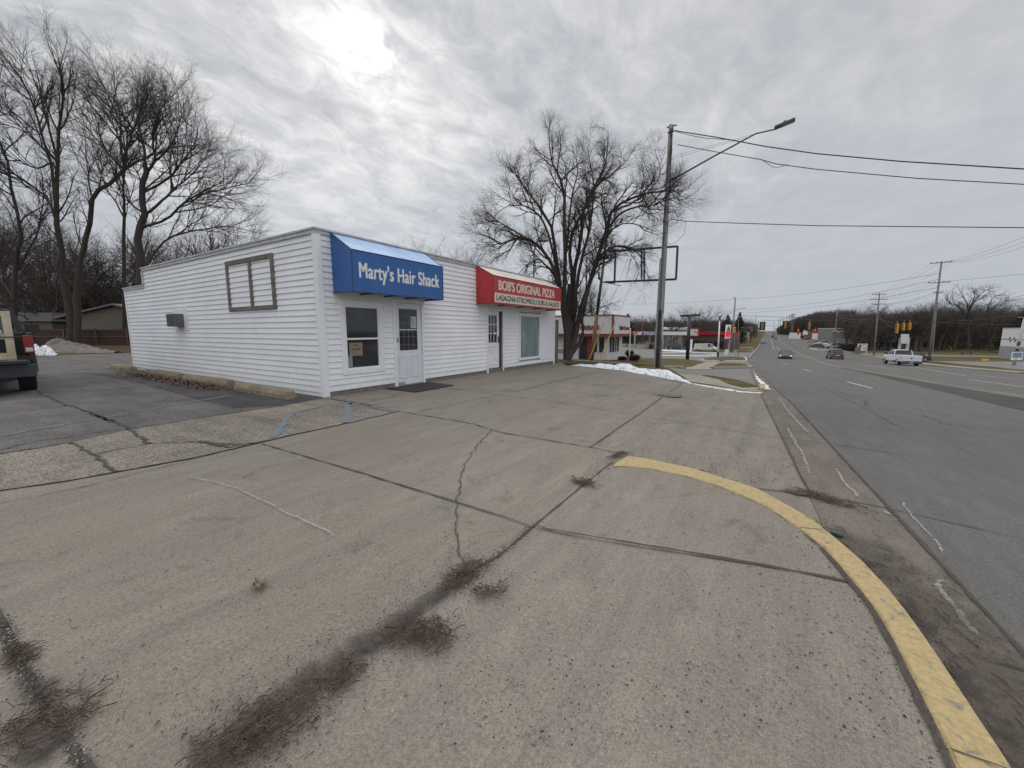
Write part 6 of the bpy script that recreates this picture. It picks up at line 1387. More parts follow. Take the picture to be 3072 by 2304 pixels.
UP4 = upole('utility_pole', 2194, 1054, 2206, 896, [(*c5(440, 160), *c5(480, 152))], 'leaning wooden pole with a small street light by the fuel price sign', .22)
a = P3(2208, 932, UP4[3]); b = P3(2224, 925, UP4[3]); m = MB(); m.tube([a, b, b+Vector((.5, 0, 0))], .05, 6); m.box((b.x+.3, b.y-.12, b.z-.08), (b.x+.95, b.y+.12, b.z+.08)); m.build('lamp_arm', m_grey, UP4[0])
m = MB(); m.tube([(UP4[1].x-.45, UP4[1].y, UP4[1].z), (UP4[1].x-.1, UP4[1].y, UP4[1].z+4)], .10, 7); m.tube([(UP4[1].x+.6, UP4[1].y, UP4[1].z), (UP4[1].x+.5, UP4[1].y, UP4[1].z+5.5)], .09, 7); m.build('brace_pole', m_pole, UP4[0])
upole('utility_pole', 2267, 1002, 2267.5, 944, [], 'thin dark pole left of the far street', .13, 190); upole('utility_pole', 1929, 1000, 1927, 947, [(1923, 951, 1931, 951)], 'far wooden pole seen beyond the restaurant', .14, 140)
upole('utility_pole', 2215, 1071, 2215, 953, [], 'slim straight steel post at the island by the side street', .05, None)
for i, (px, tp_, D) in enumerate([(2337, 958, 430), (2343, 953, 400), (2351, 953, 360), (2361, 949, 330), (2369, 945, 300), (2374, 943, 280), (2378, 941, 265), (2382.5, 940, 250), (2388, 955, 300), (2322, 965, 520), (2296, 968, 500), (2275, 962, 420)]):
    D *= KS; q = P3(px, tp_, D); z = g(q.x, q.y); t = thing('utility_pole', 'one of the distant poles along the far street', 'utility pole', (q.x, q.y, z), 0, 'distant poles lining the far street'); m = MB(); m.tube([(0, 0, 0), (0, 0, q.z-z)], [.28, .20], 6); m.build('pole', m_pole, t, local=True); m = MB(); m.box((-1.3, -.1, q.z-z-.9), (1.3, .1, q.z-z-.7)); m.box((-1.1, -.1, q.z-z-2.4), (1.1, .1, q.z-z-2.2)); m.build('crossarm', m_pole, t, local=True)
# wires between them
WR = 'power wires between the wooden poles across the street'
def W(a, b, r=.014, sag=.3, lab='power wire strung between the wooden utility poles'): cable('power_wire', [a, b], r, lab, sag, WR)
for (a, b), (c, d) in zip(UP1[4][:3], UP2[4][:3]): W(a, c, .013, .5); W(b, d, .013, .5); W(a.lerp(b, .35), c.lerp(d, .35), .013, .5)
for (a, b) in UP2[4][:2]:
    for f in (0, .5, 1): W(a.lerp(b, f), P3(2512, 932+6*f, 95*KS), .015, .8)
for f, py in ((.1, 700), (.5, 715), (.95, 730)): W(UP1[4][0][0].lerp(UP1[4][0][1], f), P3(3100, py, 34*KS), .012, .5)
W(UP1[2]-Vector((0, 0, 3.4)), P3(3120, 817, 50*KS), .02, .0); W(UP1[2]-Vector((0, 0, 9.2)), P3(3120, 872, 50*KS), .02, .1); W(P3(2806, 911, 52*KS), P3(3120, 917, 50*KS), .02, .1)
W(P3(2851, 961, 56*KS), P3(3120, 927, 44*KS), .03, .5); W(P3(2796, 966, 52*KS), P3(3120, 975, 52*KS), .05, .1)
LW = 'long wires sweeping over the intersection'
for a, b, r, s in [((2206, 897, UP4[3]), (2820, 820, 52), .02, .6), ((1870, 912, 120), (2206, 897, UP4[3]), .02, .4), ((2208, 929, UP4[3]), (2815, 838, 52), .018, 1.0), ((2210, 938, UP4[3]), (2815, 862, 52), .018, .8), ((2205, 946, 80), (2640, 950, 68), .03, .25), ((2280, 960, 200), (2400, 962, 200), .05, .2), ((2240, 975, 200), (2420, 978, 200), .05, .2),
                   ((2400, 948, 92), (2510, 945, 92), .03, 1.2), ((2510, 941, 95), (2636, 950, 67), .03, .9), ((2636, 947, 67), (2800, 940, 54), .025, 2.2), ((2636, 955, 67), (2760, 968, 56), .025, .5), ((2636, 980, 67), (2790, 962, 54), .02, .3), ((2511, 945, 95), (2640, 940, 67), .03, 1.6), ((2395, 952, 95), (2636, 925, 67), .03, 1.3)]:
    cable('span_wire', [P3(*a), P3(*b)], r, 'wire strung across the street intersection', s, LW)
# white pole of the next lot, sign boards, small street furniture
x, y = GP(2153, 1071); D_ = fwd(x, y); z = g(x, y); t = thing('lot_lamp', 'pale concrete lamp pole with a black foot on the grass island', 'lamp', (x, y, z)); T_ = P3(2159, 962, D_)
m = MB(); m.tube([(x, y, z), (T_.x, T_.y, T_.z)], [.14, .10], 10); m.build('pole', m_pwhite, t, smooth=True); m = MB(); m.tube([(x, y, z), (x+.01, y, z+.9)], .17, 10); m.build('foot', m_black, t); m = MB(); m.tube([T_, T_+Vector((0, 0, .6))], .13, 8); m.obox(T_+Vector((-.35, -.1, .5)), (.7, 0, .25), (0, .3, 0), (0, 0, .18)); m.build('lamp_head', m_black, t)
def board(name, px0, px1, py0, py1, base_px, base_py, label, mat, cat='sign', posts=1, txt=None, tm=None, ts=.5, thick=.1, sx=1.0):
    x, y = GP(base_px, base_py); D = fwd(x, y); z = g(x, y); t = thing(name, label, cat, (x, y, z)); a, d, h = sgn(px0, px1, py0, py1, D); nn = Vector((-d.y, d.x, 0)).normalized()
    m = MB(); m.obox(a, d, nn*thick, (0, 0, h)); bd = m.build('board', mat, t)
    fs = [.5] if posts == 1 else [.06, .94]
    for f in fs: m = MB(); p = a+d*f; m.tube([(p.x, p.y, z-.1), (p.x, p.y, a.z)], max(.03, d.length*.02), 6); m.build('post', m_dgrey, t)
    if txt:
        for i, s in enumerate(txt): text(s, 'lettering', h*ts, a-nn*.01+d*.08+Vector((0, 0, h*(1-ts*(i+1)*1.05))), d, (0, 0, 1), tm, bd, sx, .004, .004)
    return t, a, d, h, nn
def bars(bd, rows):
    t, a, d, h, nn = bd
    for (u0, u1, v0, v1, mt__) in rows: m = MB(); m.obox(a+d*u0-nn*.02+Vector((0, 0, h*v0)), d*(u1-u0), nn*.015, (0, 0, h*(v1-v0))); m.build('printed_bar', mt__, t)
    return bd
board('yard_banner', 2070, 2078, 1018, 1052, 2074, 1062, 'tall narrow white banner sign behind the black sign post', m_white)
x, y = GP(2073, 1065); t = thing('fire_hydrant', 'black and yellow hydrant below the narrow white banner', 'hydrant', (x, y, g(x, y))); m = MB(); m.tube([(0, 0, 0), (0, 0, .45), (0, 0, .6), (0, 0, .68)], [.12, .12, .09, .02], 10); m.build('body', m_yel, t, local=True); m = MB(); m.tube([(-.2, 0, .4), (.2, 0, .4)], .06, 8); m.tube([(0, 0, .55), (0, 0, .75)], .10, 8); m.build('cap', m_black, t, local=True)
board('barrier', 2125, 2153, 1057, 1064.5, 2139, 1066, 'low white plastic barrier lying at the side street', m_snow or M('barrier_white', (.62, .63, .65), .6), 'barrier', 2)
x, y = GP(2178, 1064); t = thing('sandwich_board', 'white and pale blue sandwich board beside the price sign', 'sandwich board', (x, y, g(x, y))); m = MB(); m.obox((-.35, -.3, 0), (.7, 0, 0), (0, .04, 0), (.15, .28, 1.1)); m.build('panel', M('pale_blue', (.45, .58, .62), .6), t, local=True); m = MB(); m.obox((-.35, .3, 0), (.7, 0, 0), (0, .04, 0), (.15, -.22, 1.1)); m.build('panel', m_white, t, local=True)
t, a, d, h, nn = bars(board('plaza_sign', 2223, 2258, 982, 996, 2238, 1028, 'shopping plaza sign with stacked white boards left of the far street', m_white), [(.05, .5, .72, .9, m_dgrey), (.52, .95, .72, .9, m_red), (.08, .92, .2, .58, m_dgrey)])
for q in ((2226, 2238, 999, 1006), (2227, 2239, 1007, 1014), (2240, 2250, 997, 1013)):
    D = fwd(a.x, a.y); b, e, hh = sgn(*q[:2], *q[2:], D); m = MB(); m.obox(b, e, nn*.1, (0, 0, hh)); m.build('small_board', m_white if q[0] != 2226 else m_dgrey, t)
board('street_sign', 2209, 2214.5, 1003, 1011, 2212, 1071, 'small red sign on a thin post at the island', m_red)
# cream framed monument sign
x, y = GP(2712, 1055); D_ = fwd(x, y); z = g(x, y); t = thing('monument_sign', 'blank white sign between two cream posts across the street', 'sign', (x, y, z)); cc = crop(2550, 760, .2531)
def quadp(pts, dep, D): P = [P3(*cc(*p), D) for p in pts]; m = MB(); n = (P[1]-P[0]).cross(P[2]-P[0]).normalized(); m.prism(P, None, Vector((0, 1, 0))*dep); return m
m_cr = M('cream_brick', (.50, .48, .43), .8, var=.12, scale=3)
quadp([(568, 1160), (600, 1160), (618, 1000), (588, 1000)], .6, D_).build('post', m_cr, t); quadp([(662, 1160), (696, 1160), (715, 1000), (680, 1000)], .6, D_).build('post', m_cr, t); quadp([(602, 1070), (694, 1070), (702, 957), (604, 957)], .4, D_-.3).build('panel', M('pale_blue_white', (.62, .66, .68), .5, var=.04), t)
for q_ in ((570, 10),): m = MB(); a = P3(*cc(600, 1160), D_); m.box((a.x-.6, a.y-.1, z-.2), (a.x+2.4, a.y+.9, z+.12)); m.build('base', m_kc, t)
# white message board with yellow cap, green cabinet
x, y = GP(2590, 1062); D_ = fwd(x, y); z = g(x, y); t = thing('message_board', 'white message board with a yellow cap and red letters', 'sign', (x, y, z))
a, d, h = sgn(2572, 2604, 1031, 1062, D_); nn = Vector((-d.y, d.x, 0)).normalized()
m = MB(); m.obox(a+Vector((0, 0, h*.86)), d, nn*.3, (0, 0, h*.14)); m.build('cap', M('pale_yellow', (.60, .52, .26), .6), t); m = MB(); m.obox(a+Vector((0, 0, 0)), d*.08, nn*.25, (0, 0, h*.86)); m.build('post', m_cr, t)
m = MB(); m.obox(a+d*.35+Vector((0, 0, h*.32)), d*.62, nn*.1, (0, 0, h*.5)); m.build('board', m_white, t); text('TE', 'lettering', h*.4, a+d*.42+Vector((0, 0, h*.4))-nn*.01, d, (0, 0, 1), m_red, t, 1.0, .005, .01)
m = MB(); m.obox(a+d*.92, d*.08, nn*.2, (0, 0, h*.86)); m.build('post', m_cr, t)
a, d, h = sgn(2571, 2583, 1042, 1064, D_-1); m = MB(); m.obox(a, d, nn*.7, (0, 0, h)); tag(m.build('utility_cabinet', M('green_cabinet', (.12, .16, .14), .6, var=.1), bevel=.03), 'grey-green utility cabinet in front of the message board', 'cabinet')
# mural building, poster pole and roadside bits on the right
D_ = 62.; c9 = crop(2900, 880, .1507); a, b = P3(3000, 1040, 64*KS), P3(3095, 1040, 56*KS); z0 = g(a.x, a.y)-.3; ztp = P3(3000, 984, 64*KS).z; t = thing('mural_building', 'white block building with a painted heartbeat line at the right edge', 'building', (a.x, a.y, z0)); d = Vector((b.x-a.x, b.y-a.y, 0)); nn = Vector((-d.y, d.x, 0)).normalized()
zb_ = P3(3000, 1037, 64*KS).z; m = MB(); m.obox((a.x, a.y, z0), d, nn*12, (0, 0, ztp-z0)); m.build('wall', M('white_block', (.55, .58, .57), .8, var=.07), t); m = MB(); m.obox(Vector((a.x, a.y, z0))-nn*.03, d, nn*.02, (0, 0, zb_-z0)); m.build('plinth', M('grey_plinth', (.24, .25, .26), .9), t)
m = MB(); zc_ = ztp-(ztp-zb_)*.62; pts = [(0, 0), (.14, 0), (.17, .12), (.19, 0), (.36, 0), (.41, .42), (.43, -.5), (.48, 0), (.56, 0), (.61, .42), (.64, -.5), (.68, 0), (1, 0)]
PP = [Vector((a.x, a.y, zc_))+d*u*.75-nn*.03+Vector((0, 0, v)) for u, v in pts]
for p_, q_ in zip(PP, PP[1:]): m.tube([p_, q_], .045, 4)
m.build('painted_line', m_dgrey, t)
m = MB(); m.obox((a.x-nn.x*.1, a.y-nn.y*.1, ztp), d, nn*12.2, (0, 0, .15)); m.build('coping', m_dgrey, t)
t, b0_, T_, D_, _ = upole('street_lamp', 3041, 1096, 3074, 955, [], 'pale leaning lamp pole plastered with stickers at the right edge', .19, grp='poles with posters')
del t['group']; t['category'] = 'street lamp'; ch = [c for c in kids(t)][0]; ch.data.materials[0] = M('pale_pole', (.42, .42, .43), .7, var=.12)
m = MB(); q = T_+Vector((0, 0, 0)); m.tube([q, q+Vector((-.3, -.2, .15)), q+Vector((-.7, -.4, .1))], .05, 6); m.build('lamp_arm', m_grey, t)
for f, hh, mt__, nm in ((.30, .35, m_black, 'sticker'), (.42, .55, M('violet_sticker', (.10, .05, .08), .6), 'sticker'), (.22, .3, m_dgrey, 'sticker')): q = b0_.lerp(T_, f); m = MB(); m.tube([q, q+(T_-b0_).normalized()*hh], .172, 12); m.build(nm, mt__, t)
a = P3(3033, 1080, D_-.4); b = P3(3066, 1080, D_-.4); h = P3(3033, 1056, D_-.4).z-a.z; tt = thing('poster', 'blue and white poster board strapped low on the pale pole', 'poster', tuple(a)); d = b-a; d.z = 0; nn = Vector((-d.y, d.x, 0)).normalized()
m = MB(); m.obox(a, d, nn*.03, (0, 0, h)); m.build('board', m_white, tt); m = MB(); m.obox(a+d*.08+Vector((0, 0, h*.3))-nn*.012, d*.84, nn*.01, (0, 0, h*.62)); m.build('picture', M('blue_picture', (.08, .26, .38), .5, var=.4, scale=4), tt); m = MB(); m.obox(a+d*.2+Vector((0, 0, h*.42))-nn*.02, d*.5, nn*.006, (0, 0, h*.12)); m.build('orange_stripe', M('poster_orange', (.5, .16, .05), .5), tt)
text('3.79', 'lettering', h*.2, a+d*.3+Vector((0, 0, h*.07))-nn*.012, d, (0, 0, 1), m_black, tt, 1, .003, .004)
board('yard_sign', 2946, 2967, 1076, 1083, 2957, 1086, 'small yellow sign standing in the far verge grass', m_yel, posts=2)
for px, s in ((2885, 'left'), (2910, 'right')):
    x, y = GP(px, 1072); t = thing('mailbox', s+' of the two small grey posts with boxes in the far verge', 'mailbox', (x, y, g(x, y))); m = MB(); m.tube([(0, 0, 0), (0, 0, .7)], .04, 6); m.build('post', m_wood, t, local=True); m = MB(); m.box((-.2, -.15, .7), (.2, .15, 1.0)); m.build('box', m_dgrey, t, local=True, bevel=.03)
x, y = GP(2856, 1050); m = MB(); z = g(x, y); m.tube([(x, y, z), (x-.75, y, z+1.3)], .10, 8); tag(m.build('bollard', m_yel), 'yellow post leaning left in the empty lot', 'bollard')
# buildings far right
def block(name, px0, px1, py0, py1, D, label, mat, cat='building', dep=9, roof=None, band=None, win=4, sign=None):
    D *= KS; a, b = P3(px0, py1, D), P3(px1, py1, D); z0 = g(a.x, a.y)-.3; zt = P3(px0, py0, D).z; t = thing(name, label, cat, (a.x, a.y, z0)); d = Vector((b.x-a.x, b.y-a.y, 0)); nn = Vector((-d.y, d.x, 0)).normalized()
    m = MB(); m.obox((a.x, a.y, z0), d, nn*dep, (0, 0, zt-z0)); m.build('wall', mat, t)
    m = MB(); m.obox(Vector((a.x, a.y, zt))-nn*.3-d*.01, d*1.02, nn*(dep+.6), (0, 0, .35)); m.build('roof', roof or m_dgrey, t)
    if band: m = MB(); m.obox(Vector((a.x, a.y, zt-1.1))-nn*.2, d, nn*.15, (0, 0, .8)); m.build('band', band, t)
    for i in range(win): m = MB(); m.obox(Vector((a.x, a.y, z0+.9))+d*((i+.18)/win)-nn*.04, d*(.64/win), nn*.03, (0, 0, 1.5)); m.build('window', m_glass, t)
    return t
m_snr = M('pale_roof_edge', (.42, .43, .43), .7, var=.2)
block('restaurant', 2505, 2562, 987, 1030, 128, 'grey-green low restaurant with a pale roof edge behind the hedge', M('grey_green_wall', (.19, .20, .185), .8), 'restaurant', roof=m_snr, band=M('teal_band', (.22, .30, .30), .6), win=5)
block('building', 2562, 2690, 997, 1034, 103, 'long grey building glimpsed through the trees across the street', M('slate_wall', (.17, .17, .18), .85), roof=m_snr, win=7); block('building', 2735, 2800, 1000, 1034, 104, 'dull grey building behind the wood, right of the cream sign', MATS['slate_wall'], roof=m_snr, win=4)
block('shop', 2480, 2508, 1000, 1024, 150, 'white shop with a rounded red roof near the golden M sign', m_pwhite, 'shop', roof=m_red, win=3); block('shop', 2446, 2482, 990, 1018, 175, 'brown shop with a red roof band behind the lit signals', M('brown_wall', (.14, .10, .085), .9), 'shop', roof=m_red, band=m_red, win=4)
block('shop', 2400, 2436, 998, 1014, 190, 'small white shop with a red band right of the far street', m_pwhite, 'shop', band=m_red, win=4); block('shop', 2345, 2372, 994, 1005, 300, 'tiny pale shop right of the far street', m_cr, 'shop', win=3)
t, a, d, h, nn = board('restaurant_sign', 2509, 2520, 993, 1006, 2515, 1030, 'golden M sign of the far restaurant', M('sign_back_tan', (.28, .22, .12), .6), posts=1)
m = MB(); 
for k in (0, 1):
    pts = [a-nn*.08+d*(.06+.44*k)+Vector((0, 0, h*.05))]+[a-nn*.08+d*(.28+.44*k-.2*math.cos(math.pi*q/8))+Vector((0, 0, h*(.35+.6*math.sin(math.pi*q/8)))) for q in range(9)]+[a-nn*.08+d*(.5+.44*k)+Vector((0, 0, h*.05))]; m.tube(pts, .09, 6)
m.build('golden_arches', M('gold', (.72, .48, .08), .5), t)
board('pole_sign', 2464, 2480, 996, 1004, 2472, 1022, 'yellow shop sign beside the red roofed shop', M('lemon', (.52, .50, .16), .6)); board('pole_sign', 2409, 2424, 992, 1004, 2416, 1020, 'white and red shop sign right of the far street', m_white); board('pole_sign', 2373, 2380, 996, 1003, 2376, 1012, 'small yellow diamond sign right of the far street', m_yel)
q0 = P3(2430, 1026, 104*KS); q1 = P3(2455, 1037, 92*KS); q2 = P3(2524, 1040, 88*KS)
wl = MB()
for a, b in ((q0, q1), (q1, q2)): a.z = g(a.x, a.y); b.z = g(b.x, b.y); wl.obox(a, b-a, (0, .3, 0), (0, 0, .55))
tag(wl.build('low_wall', M('pale_wall', (.50, .49, .48), .8, var=.12)), 'low pale wall edging the far car park', 'wall')
# ------------------------------------------------------------------ vehicles (local: front towards +X)
m_tyre = m_rub; m_rim = M('wheel_rim', (.35, .35, .36), .35, .6); m_head = M('headlamp', (.9, .9, .85), .2, emit=1.5); m_tail = M('tail_lamp', (.20, .010, .010), .3); m_taillit = M('tail_lamp_lit', (.55, .02, .02), .3, emit=.7); m_plate = M('number_plate', (.5, .52, .55), .5)
def wheel(par, x, y, r, w):
    s = 1 if y > 0 else -1; m = MB(); m.tube([(x, y-s*w, r), (x, y-s*w*.9, r), (x, y-s*.02, r), (x, y, r)], [r*.93, r, r, r*.93], 22); wh = m.build('wheel', m_tyre, par, local=True, smooth=False)
    m = MB(); m.tube([(x, y-s*.01, r), (x, y+s*.012, r)], [r*.62, r*.55], 16); m.build('rim', m_rim, wh, local=True)
def loft(st, name, mat, par, smooth=True, cap=True):
    """st: list of (x, [(y,z)...]) half profiles from the bottom edge up to the centre line"""
    m = MB(); n = len(st[0][1])
    for x, pr in st: m.v += [(x if len(p) < 3 else x+p[2], -p[0], p[1]) for p in pr]+[(x if len(p) < 3 else x+p[2], p[0], p[1]) for p in pr[::-1]]
    k = 2*n; m.f = [(i*k+j, i*k+j+1, (i+1)*k+j+1, (i+1)*k+j) for i in range(len(st)-1) for j in range(k-1)]
    if cap: m.f += [tuple(range(k)), tuple((len(st)-1)*k+j for j in range(k))[::-1]]
    o = m.build(name, mat, par, local=True, smooth=False); bm = bmesh.new(); bm.from_mesh(o.data); bmesh.ops.recalc_face_normals(bm, faces=bm.faces[:]); bm.to_mesh(o.data); bm.free()
    if smooth: b = o.modifiers.new('b', 'BEVEL'); b.width = .04; b.segments = 2; b.limit_method = 'ANGLE'; b.angle_limit = rad(25)
    return o
def car(kind, label, x, y, rz, col, lights=False, grp=None, name=None, cat='car', s=1.0):
    z = g(x, y); t = thing(name or 'car', label, cat, (x, y, z), rz, grp); mat = M('paint_%s' % '_'.join('%02d' % int(c*100) for c in col), col, .28, var=.03)
    L, Wd = dict(sedan=(4.7, 1.84), suv=(4.6, 1.86), van=(5.6, 2.0))[kind]; h = L/2; w = Wd/2
    if kind == 'sedan': hood, belt, roof = .82, .95, 1.44; cab = (-1.75, -1.0, .25, 1.05); zb = .22
    elif kind == 'suv': hood, belt, roof = .98, 1.08, 1.70; cab = (-2.2, -1.95, .35, 1.10); zb = .28
    else: hood, belt, roof = 1.1, 1.15, 1.95; cab = (-2.75, -2.65, 1.0, 1.75); zb = .3
    def pr(wf, zt, zm=.55): return [(w*wf*.90, zb), (w*wf, zb+.12), (w*wf, zm), (w*wf*.97, zt-.08), (w*wf*.86, zt)]
    rear = belt if kind != 'sedan' else belt+.0
    st = [(-h, pr(.86, rear-.10)), (-h+.15, pr(.96, rear)), (-h+.8, pr(1, rear+.02)), (0, pr(1, belt)), (cab[3], pr(1, hood+.05)), (h-.7, pr(.98, hood-.05)), (h-.15, pr(.90, hood-.17)), (h, pr(.80, hood-.28))]
    loft(st, 'body', mat, t)
    def pc(wf, zt): return [(w*.93*wf, belt-.06), (w*.86*wf, belt+(zt-belt)*.45), (w*.74*wf, zt-.03), (w*.60*wf, zt)]
    loft([(cab[0], [(w*.86, belt-.05), (w*.84, belt-.02), (w*.8, belt), (w*.6, belt+.01)]), (cab[1], pc(.97, roof-.07)), ((cab[1]+cab[2])/2, pc(1, roof)), (cab[2], pc(.98, roof-.04)), (cab[3], [(w*.88, belt-.14), (w*.86, belt-.12), (w*.8, belt-.11), (w*.6, belt-.1)])], 'windows', m_glass if kind != 'van' else m_glass, t, False)
    rp = [(cab[1]-.03, [(w*.73, roof-.09), (w*.58, roof-.055)]), ((cab[1]+cab[2])/2, [(w*.76, roof-.02), (w*.6, roof+.012)]), (cab[2]+.03, [(w*.74, roof-.06), (w*.58, roof-.026)])]
    loft(rp, 'roof', mat, t, False, False)
    for sg in (-1, 1):
        for xx, dx in ((cab[3]-.02, cab[2]-cab[3]), (cab[0]+.03, cab[1]-cab[0])): m = MB(); m.tube([(xx, sg*w*.86, belt-.08), (xx+dx*.98, sg*w*.70, roof-.06)], .035, 5); m.build('pillar', mat, t, local=True)
        for xx in ((cab[1]+cab[2])/2,): m = MB(); m.tube([(xx, sg*w*.945, belt-.05), (xx, sg*w*.75, roof-.04)], .03, 5); m.build('pillar', mat, t, local=True)
    if kind == 'van':
        m = MB(); 
        for sg in (-1, 1): m.box((-2.6, min(sg*w*.86, sg*w*.93), belt+.02), (.6, max(sg*w*.86, sg*w*.93), roof-.12))
        m.build('side_panels', mat, t, local=True)
    for xx in (-h+.85, h-.9):
        for sg in (-1, 1): wheel(t, xx, sg*w, .34 if kind != 'suv' else .37, .22)
    for sg in (-1, 1):
        m = MB(); m.box((h-.22, sg*w*.72-.16, hood-.34), (h-.05, sg*w*.72+.16, hood-.22)); m.build('headlight', m_head if lights else M('headlamp_off', (.5, .5, .5), .15), t, local=True)
        m = MB(); m.box((-h-.01, sg*w*.80-.10, rear-.22), (-h+.2, sg*w*.80+.10, rear-.12 if kind == 'sedan' else rear+.0)); m.build('taillight', m_taillit if lights else m_tail, t, local=True)
        m = MB(); m.box((cab[3]-.25, sg*(w+.09)-.09, belt-.02), (cab[3]-.13, sg*(w+.09)+.09, belt+.12)); m.build('mirror', mat, t, local=True)
    m = MB(); m.box((h-.03, -.5, .42), (h+.015, .5, hood-.36)); m.build('grille', m_black, t, local=True)
    m = MB(); m.box((-h-.02, -.26, .62), (-h+.02, .26, .75)); m.build('number_plate', m_plate, t, local=True)
    m = MB(); m.box((-h-.03, -w*.8, .28), (-h+.1, w*.8, .44)); m.box((h-.2, -w*.74, .26), (h+.02, w*.74, .38)); m.build('bumper', m_dgrey, t, local=True)
    if kind == 'suv': m = MB(); m.box((cab[0]-.02, -w*.70, belt+.05), (cab[0]+.05, w*.70, belt+.08)); m.box((cab[1]-.14, -w*.6, roof-.1), (cab[1]+.1, w*.6, roof-.06)); m.build('spoiler', mat, t, local=True)
    return t
def pickup(label, x, y, rz, col, tail_open=False, lit=False, s=1.0, lower=None):
    z = g(x, y); t = thing('pickup_truck', label, 'pickup truck', (x, y, z), rz); t.scale = (s, s, s); mat = M('paint_%s' % '_'.join('%02d' % int(c*100) for c in col), col, .28, var=.03); w = .98; bt = 1.30
    def pr(wf, zb, zt): return [(w*wf*.92, zb), (w*wf, zb+.1), (w*wf, (zb+zt)/2), (w*wf*.97, zt-.06), (w*wf*.88, zt)]
    loft([(-.55, pr(1, .48, bt)), (1.2, pr(1, .46, bt)), (1.35, pr(1, .46, 1.22)), (2.5, pr(.96, .5, 1.12)), (2.75, pr(.88, .52, .98))], 'body', mat, t)
    m = MB()
    for sg in (-1, 1):
        y0, y1 = (sg*w, sg*(w-.07)); m.box((-2.8, min(y0, y1), .62), (-.56, max(y0, y1), bt))
    m.box((-2.8, -w+.07, .62), (-.56, w-.07, .70)); m.box((-.66, -w+.07, .70), (-.56, w-.07, bt)); m.build('bed', mat, t, local=True, bevel=.02)
    m = MB()
    for sg in (-1, 1):
        for xx in (-1.85, 1.85):
            for q in range(9):
                a = math.pi*q/8; a2 = math.pi*(q+1)/8
                if q < 8: m.add([(xx+.48*math.cos(a), sg*(w+.002), .42+.48*math.sin(a)), (xx+.48*math.cos(a2), sg*(w+.002), .42+.48*math.sin(a2)), (xx+.40*math.cos(a2), sg*(w+.03), .42+.40*math.sin(a2)), (xx+.40*math.cos(a), sg*(w+.03), .42+.40*math.sin(a))], [(0, 1, 2, 3)])
    m.build('wheel_arches', m_black, t, local=True)
    m = MB()
    if tail_open: m.box((-3.38, -.86, .66), (-2.8, .86, .74))
    else: m.box((-2.84, -w+.03, .62), (-2.78, w-.03, bt))
    m.build('tailgate', mat, t, local=True, bevel=.015)
    def pc(wf, zt): return [(w*.92*wf, bt-.05), (w*.86*wf, bt+.25), (w*.76*wf, zt-.03), (w*.6*wf, zt)]
    cx0, cx1 = (-.55, 1.35)
    loft([(cx0, pc(.98, 1.28+.02)), (cx0+.12, pc(.98, 1.83)), (.4, pc(1, 1.88)), (.75, pc(.98, 1.85)), (cx1, pc(.96, 1.28))], 'windows', m_glass, t, False)
    loft([(cx0+.05, [(w*.75, 1.80), (w*.58, 1.86)]), (.4, [(w*.78, 1.85), (w*.6, 1.90)]), (.82, [(w*.75, 1.81), (w*.58, 1.87)])], 'roof', mat, t, False, False)
    m = MB()
    for sg in (-1, 1):
        for q in (([(cx0+.0, sg*w*.90, bt-.04), (cx0+.10, sg*w*.76, 1.82)], .06), ([(cx1-.02, sg*w*.88, bt-.03), (.80, sg*w*.74, 1.83)], .045), ([(.15, sg*w*.90, bt-.04), (.18, sg*w*.76, 1.84)], .05)): m = MB(); m.tube(q[0], q[1], 5); m.build('pillar', mat, t, local=True)
    for xx in (-1.85, 1.85):
        for sg in (-1, 1): wheel(t, xx, sg*(w-.02), .39, .26)
    for sg in (-1, 1):
        m = MB(); m.box((-2.83, sg*(w-.065)-.065, .86), (-2.70, sg*(w-.065)+.075, 1.24)); tl_ = m.build('taillight', m_taillit if lit else m_tail, t, local=True, bevel=.015)
        m = MB(); m.box((-2.845, sg*(w-.065)-.045, .90), (-2.829, sg*(w-.065)+.055, .98)); m.build('reversing_lens', M('clear_lens', (.5, .47, .45), .3), tl_, local=True)
        m = MB(); m.box((2.6, sg*.7-.2, .82), (2.78, sg*.7+.2, .98)); m.build('headlight', M('headlamp_off', (.5, .5, .5), .15), t, local=True)
        m = MB(); m.box((.95, sg*1.1-.13, 1.30), (1.1, sg*1.1+.13, 1.50)); m.build('mirror', m_black, t, local=True)
    m = MB(); m.box((-3.0, -.96, .38), (-2.86, .96, .64)); m.box((-2.98, -.5, .641), (-2.87, .5, .655)); m.build('rear_bumper', m_dgrey if not tail_open else M('dark_bumper', (.05, .055, .065), .35, .3), t, local=True, bevel=.03)
    m = MB(); m.box((2.6, -.9, .42), (2.85, .9, .62)); m.build('front_bumper', m_dgrey, t, local=True, bevel=.03)
    m = MB(); m.box((-3.012, -.17, .47), (-3.001, .17, .57)); m.build('number_plate', m_plate, t, local=True)
    if not tail_open: m = MB(); n = 16; m.add([(-2.852, .13*math.cos(k*2*math.pi/n), .98+.06*math.sin(k*2*math.pi/n)) for k in range(n)]+[(-2.841, .13*math.cos(k*2*math.pi/n), .98+.06*math.sin(k*2*math.pi/n)) for k in range(n)], [tuple(range(n))]+[(k, (k+1) % n, n+(k+1) % n, n+k) for k in range(n)]); m.build('emblem', M('dark_blue_emblem', (.03, .04, .08), .4), t, local=True)
    m = MB(); m.tube([(-2.7, .3, .35), (2.3, .3, .4)], .07, 6); m.box((-2.7, -.5, .38), (2.4, .5, .50)); m.build('chassis', m_black, t, local=True); return t
x, y = GP(2356, 1077); car('sedan', 'dark green-grey sedan driving towards the camera with headlights on', x, y+2, rad(-90), (.05, .06, .058), True)
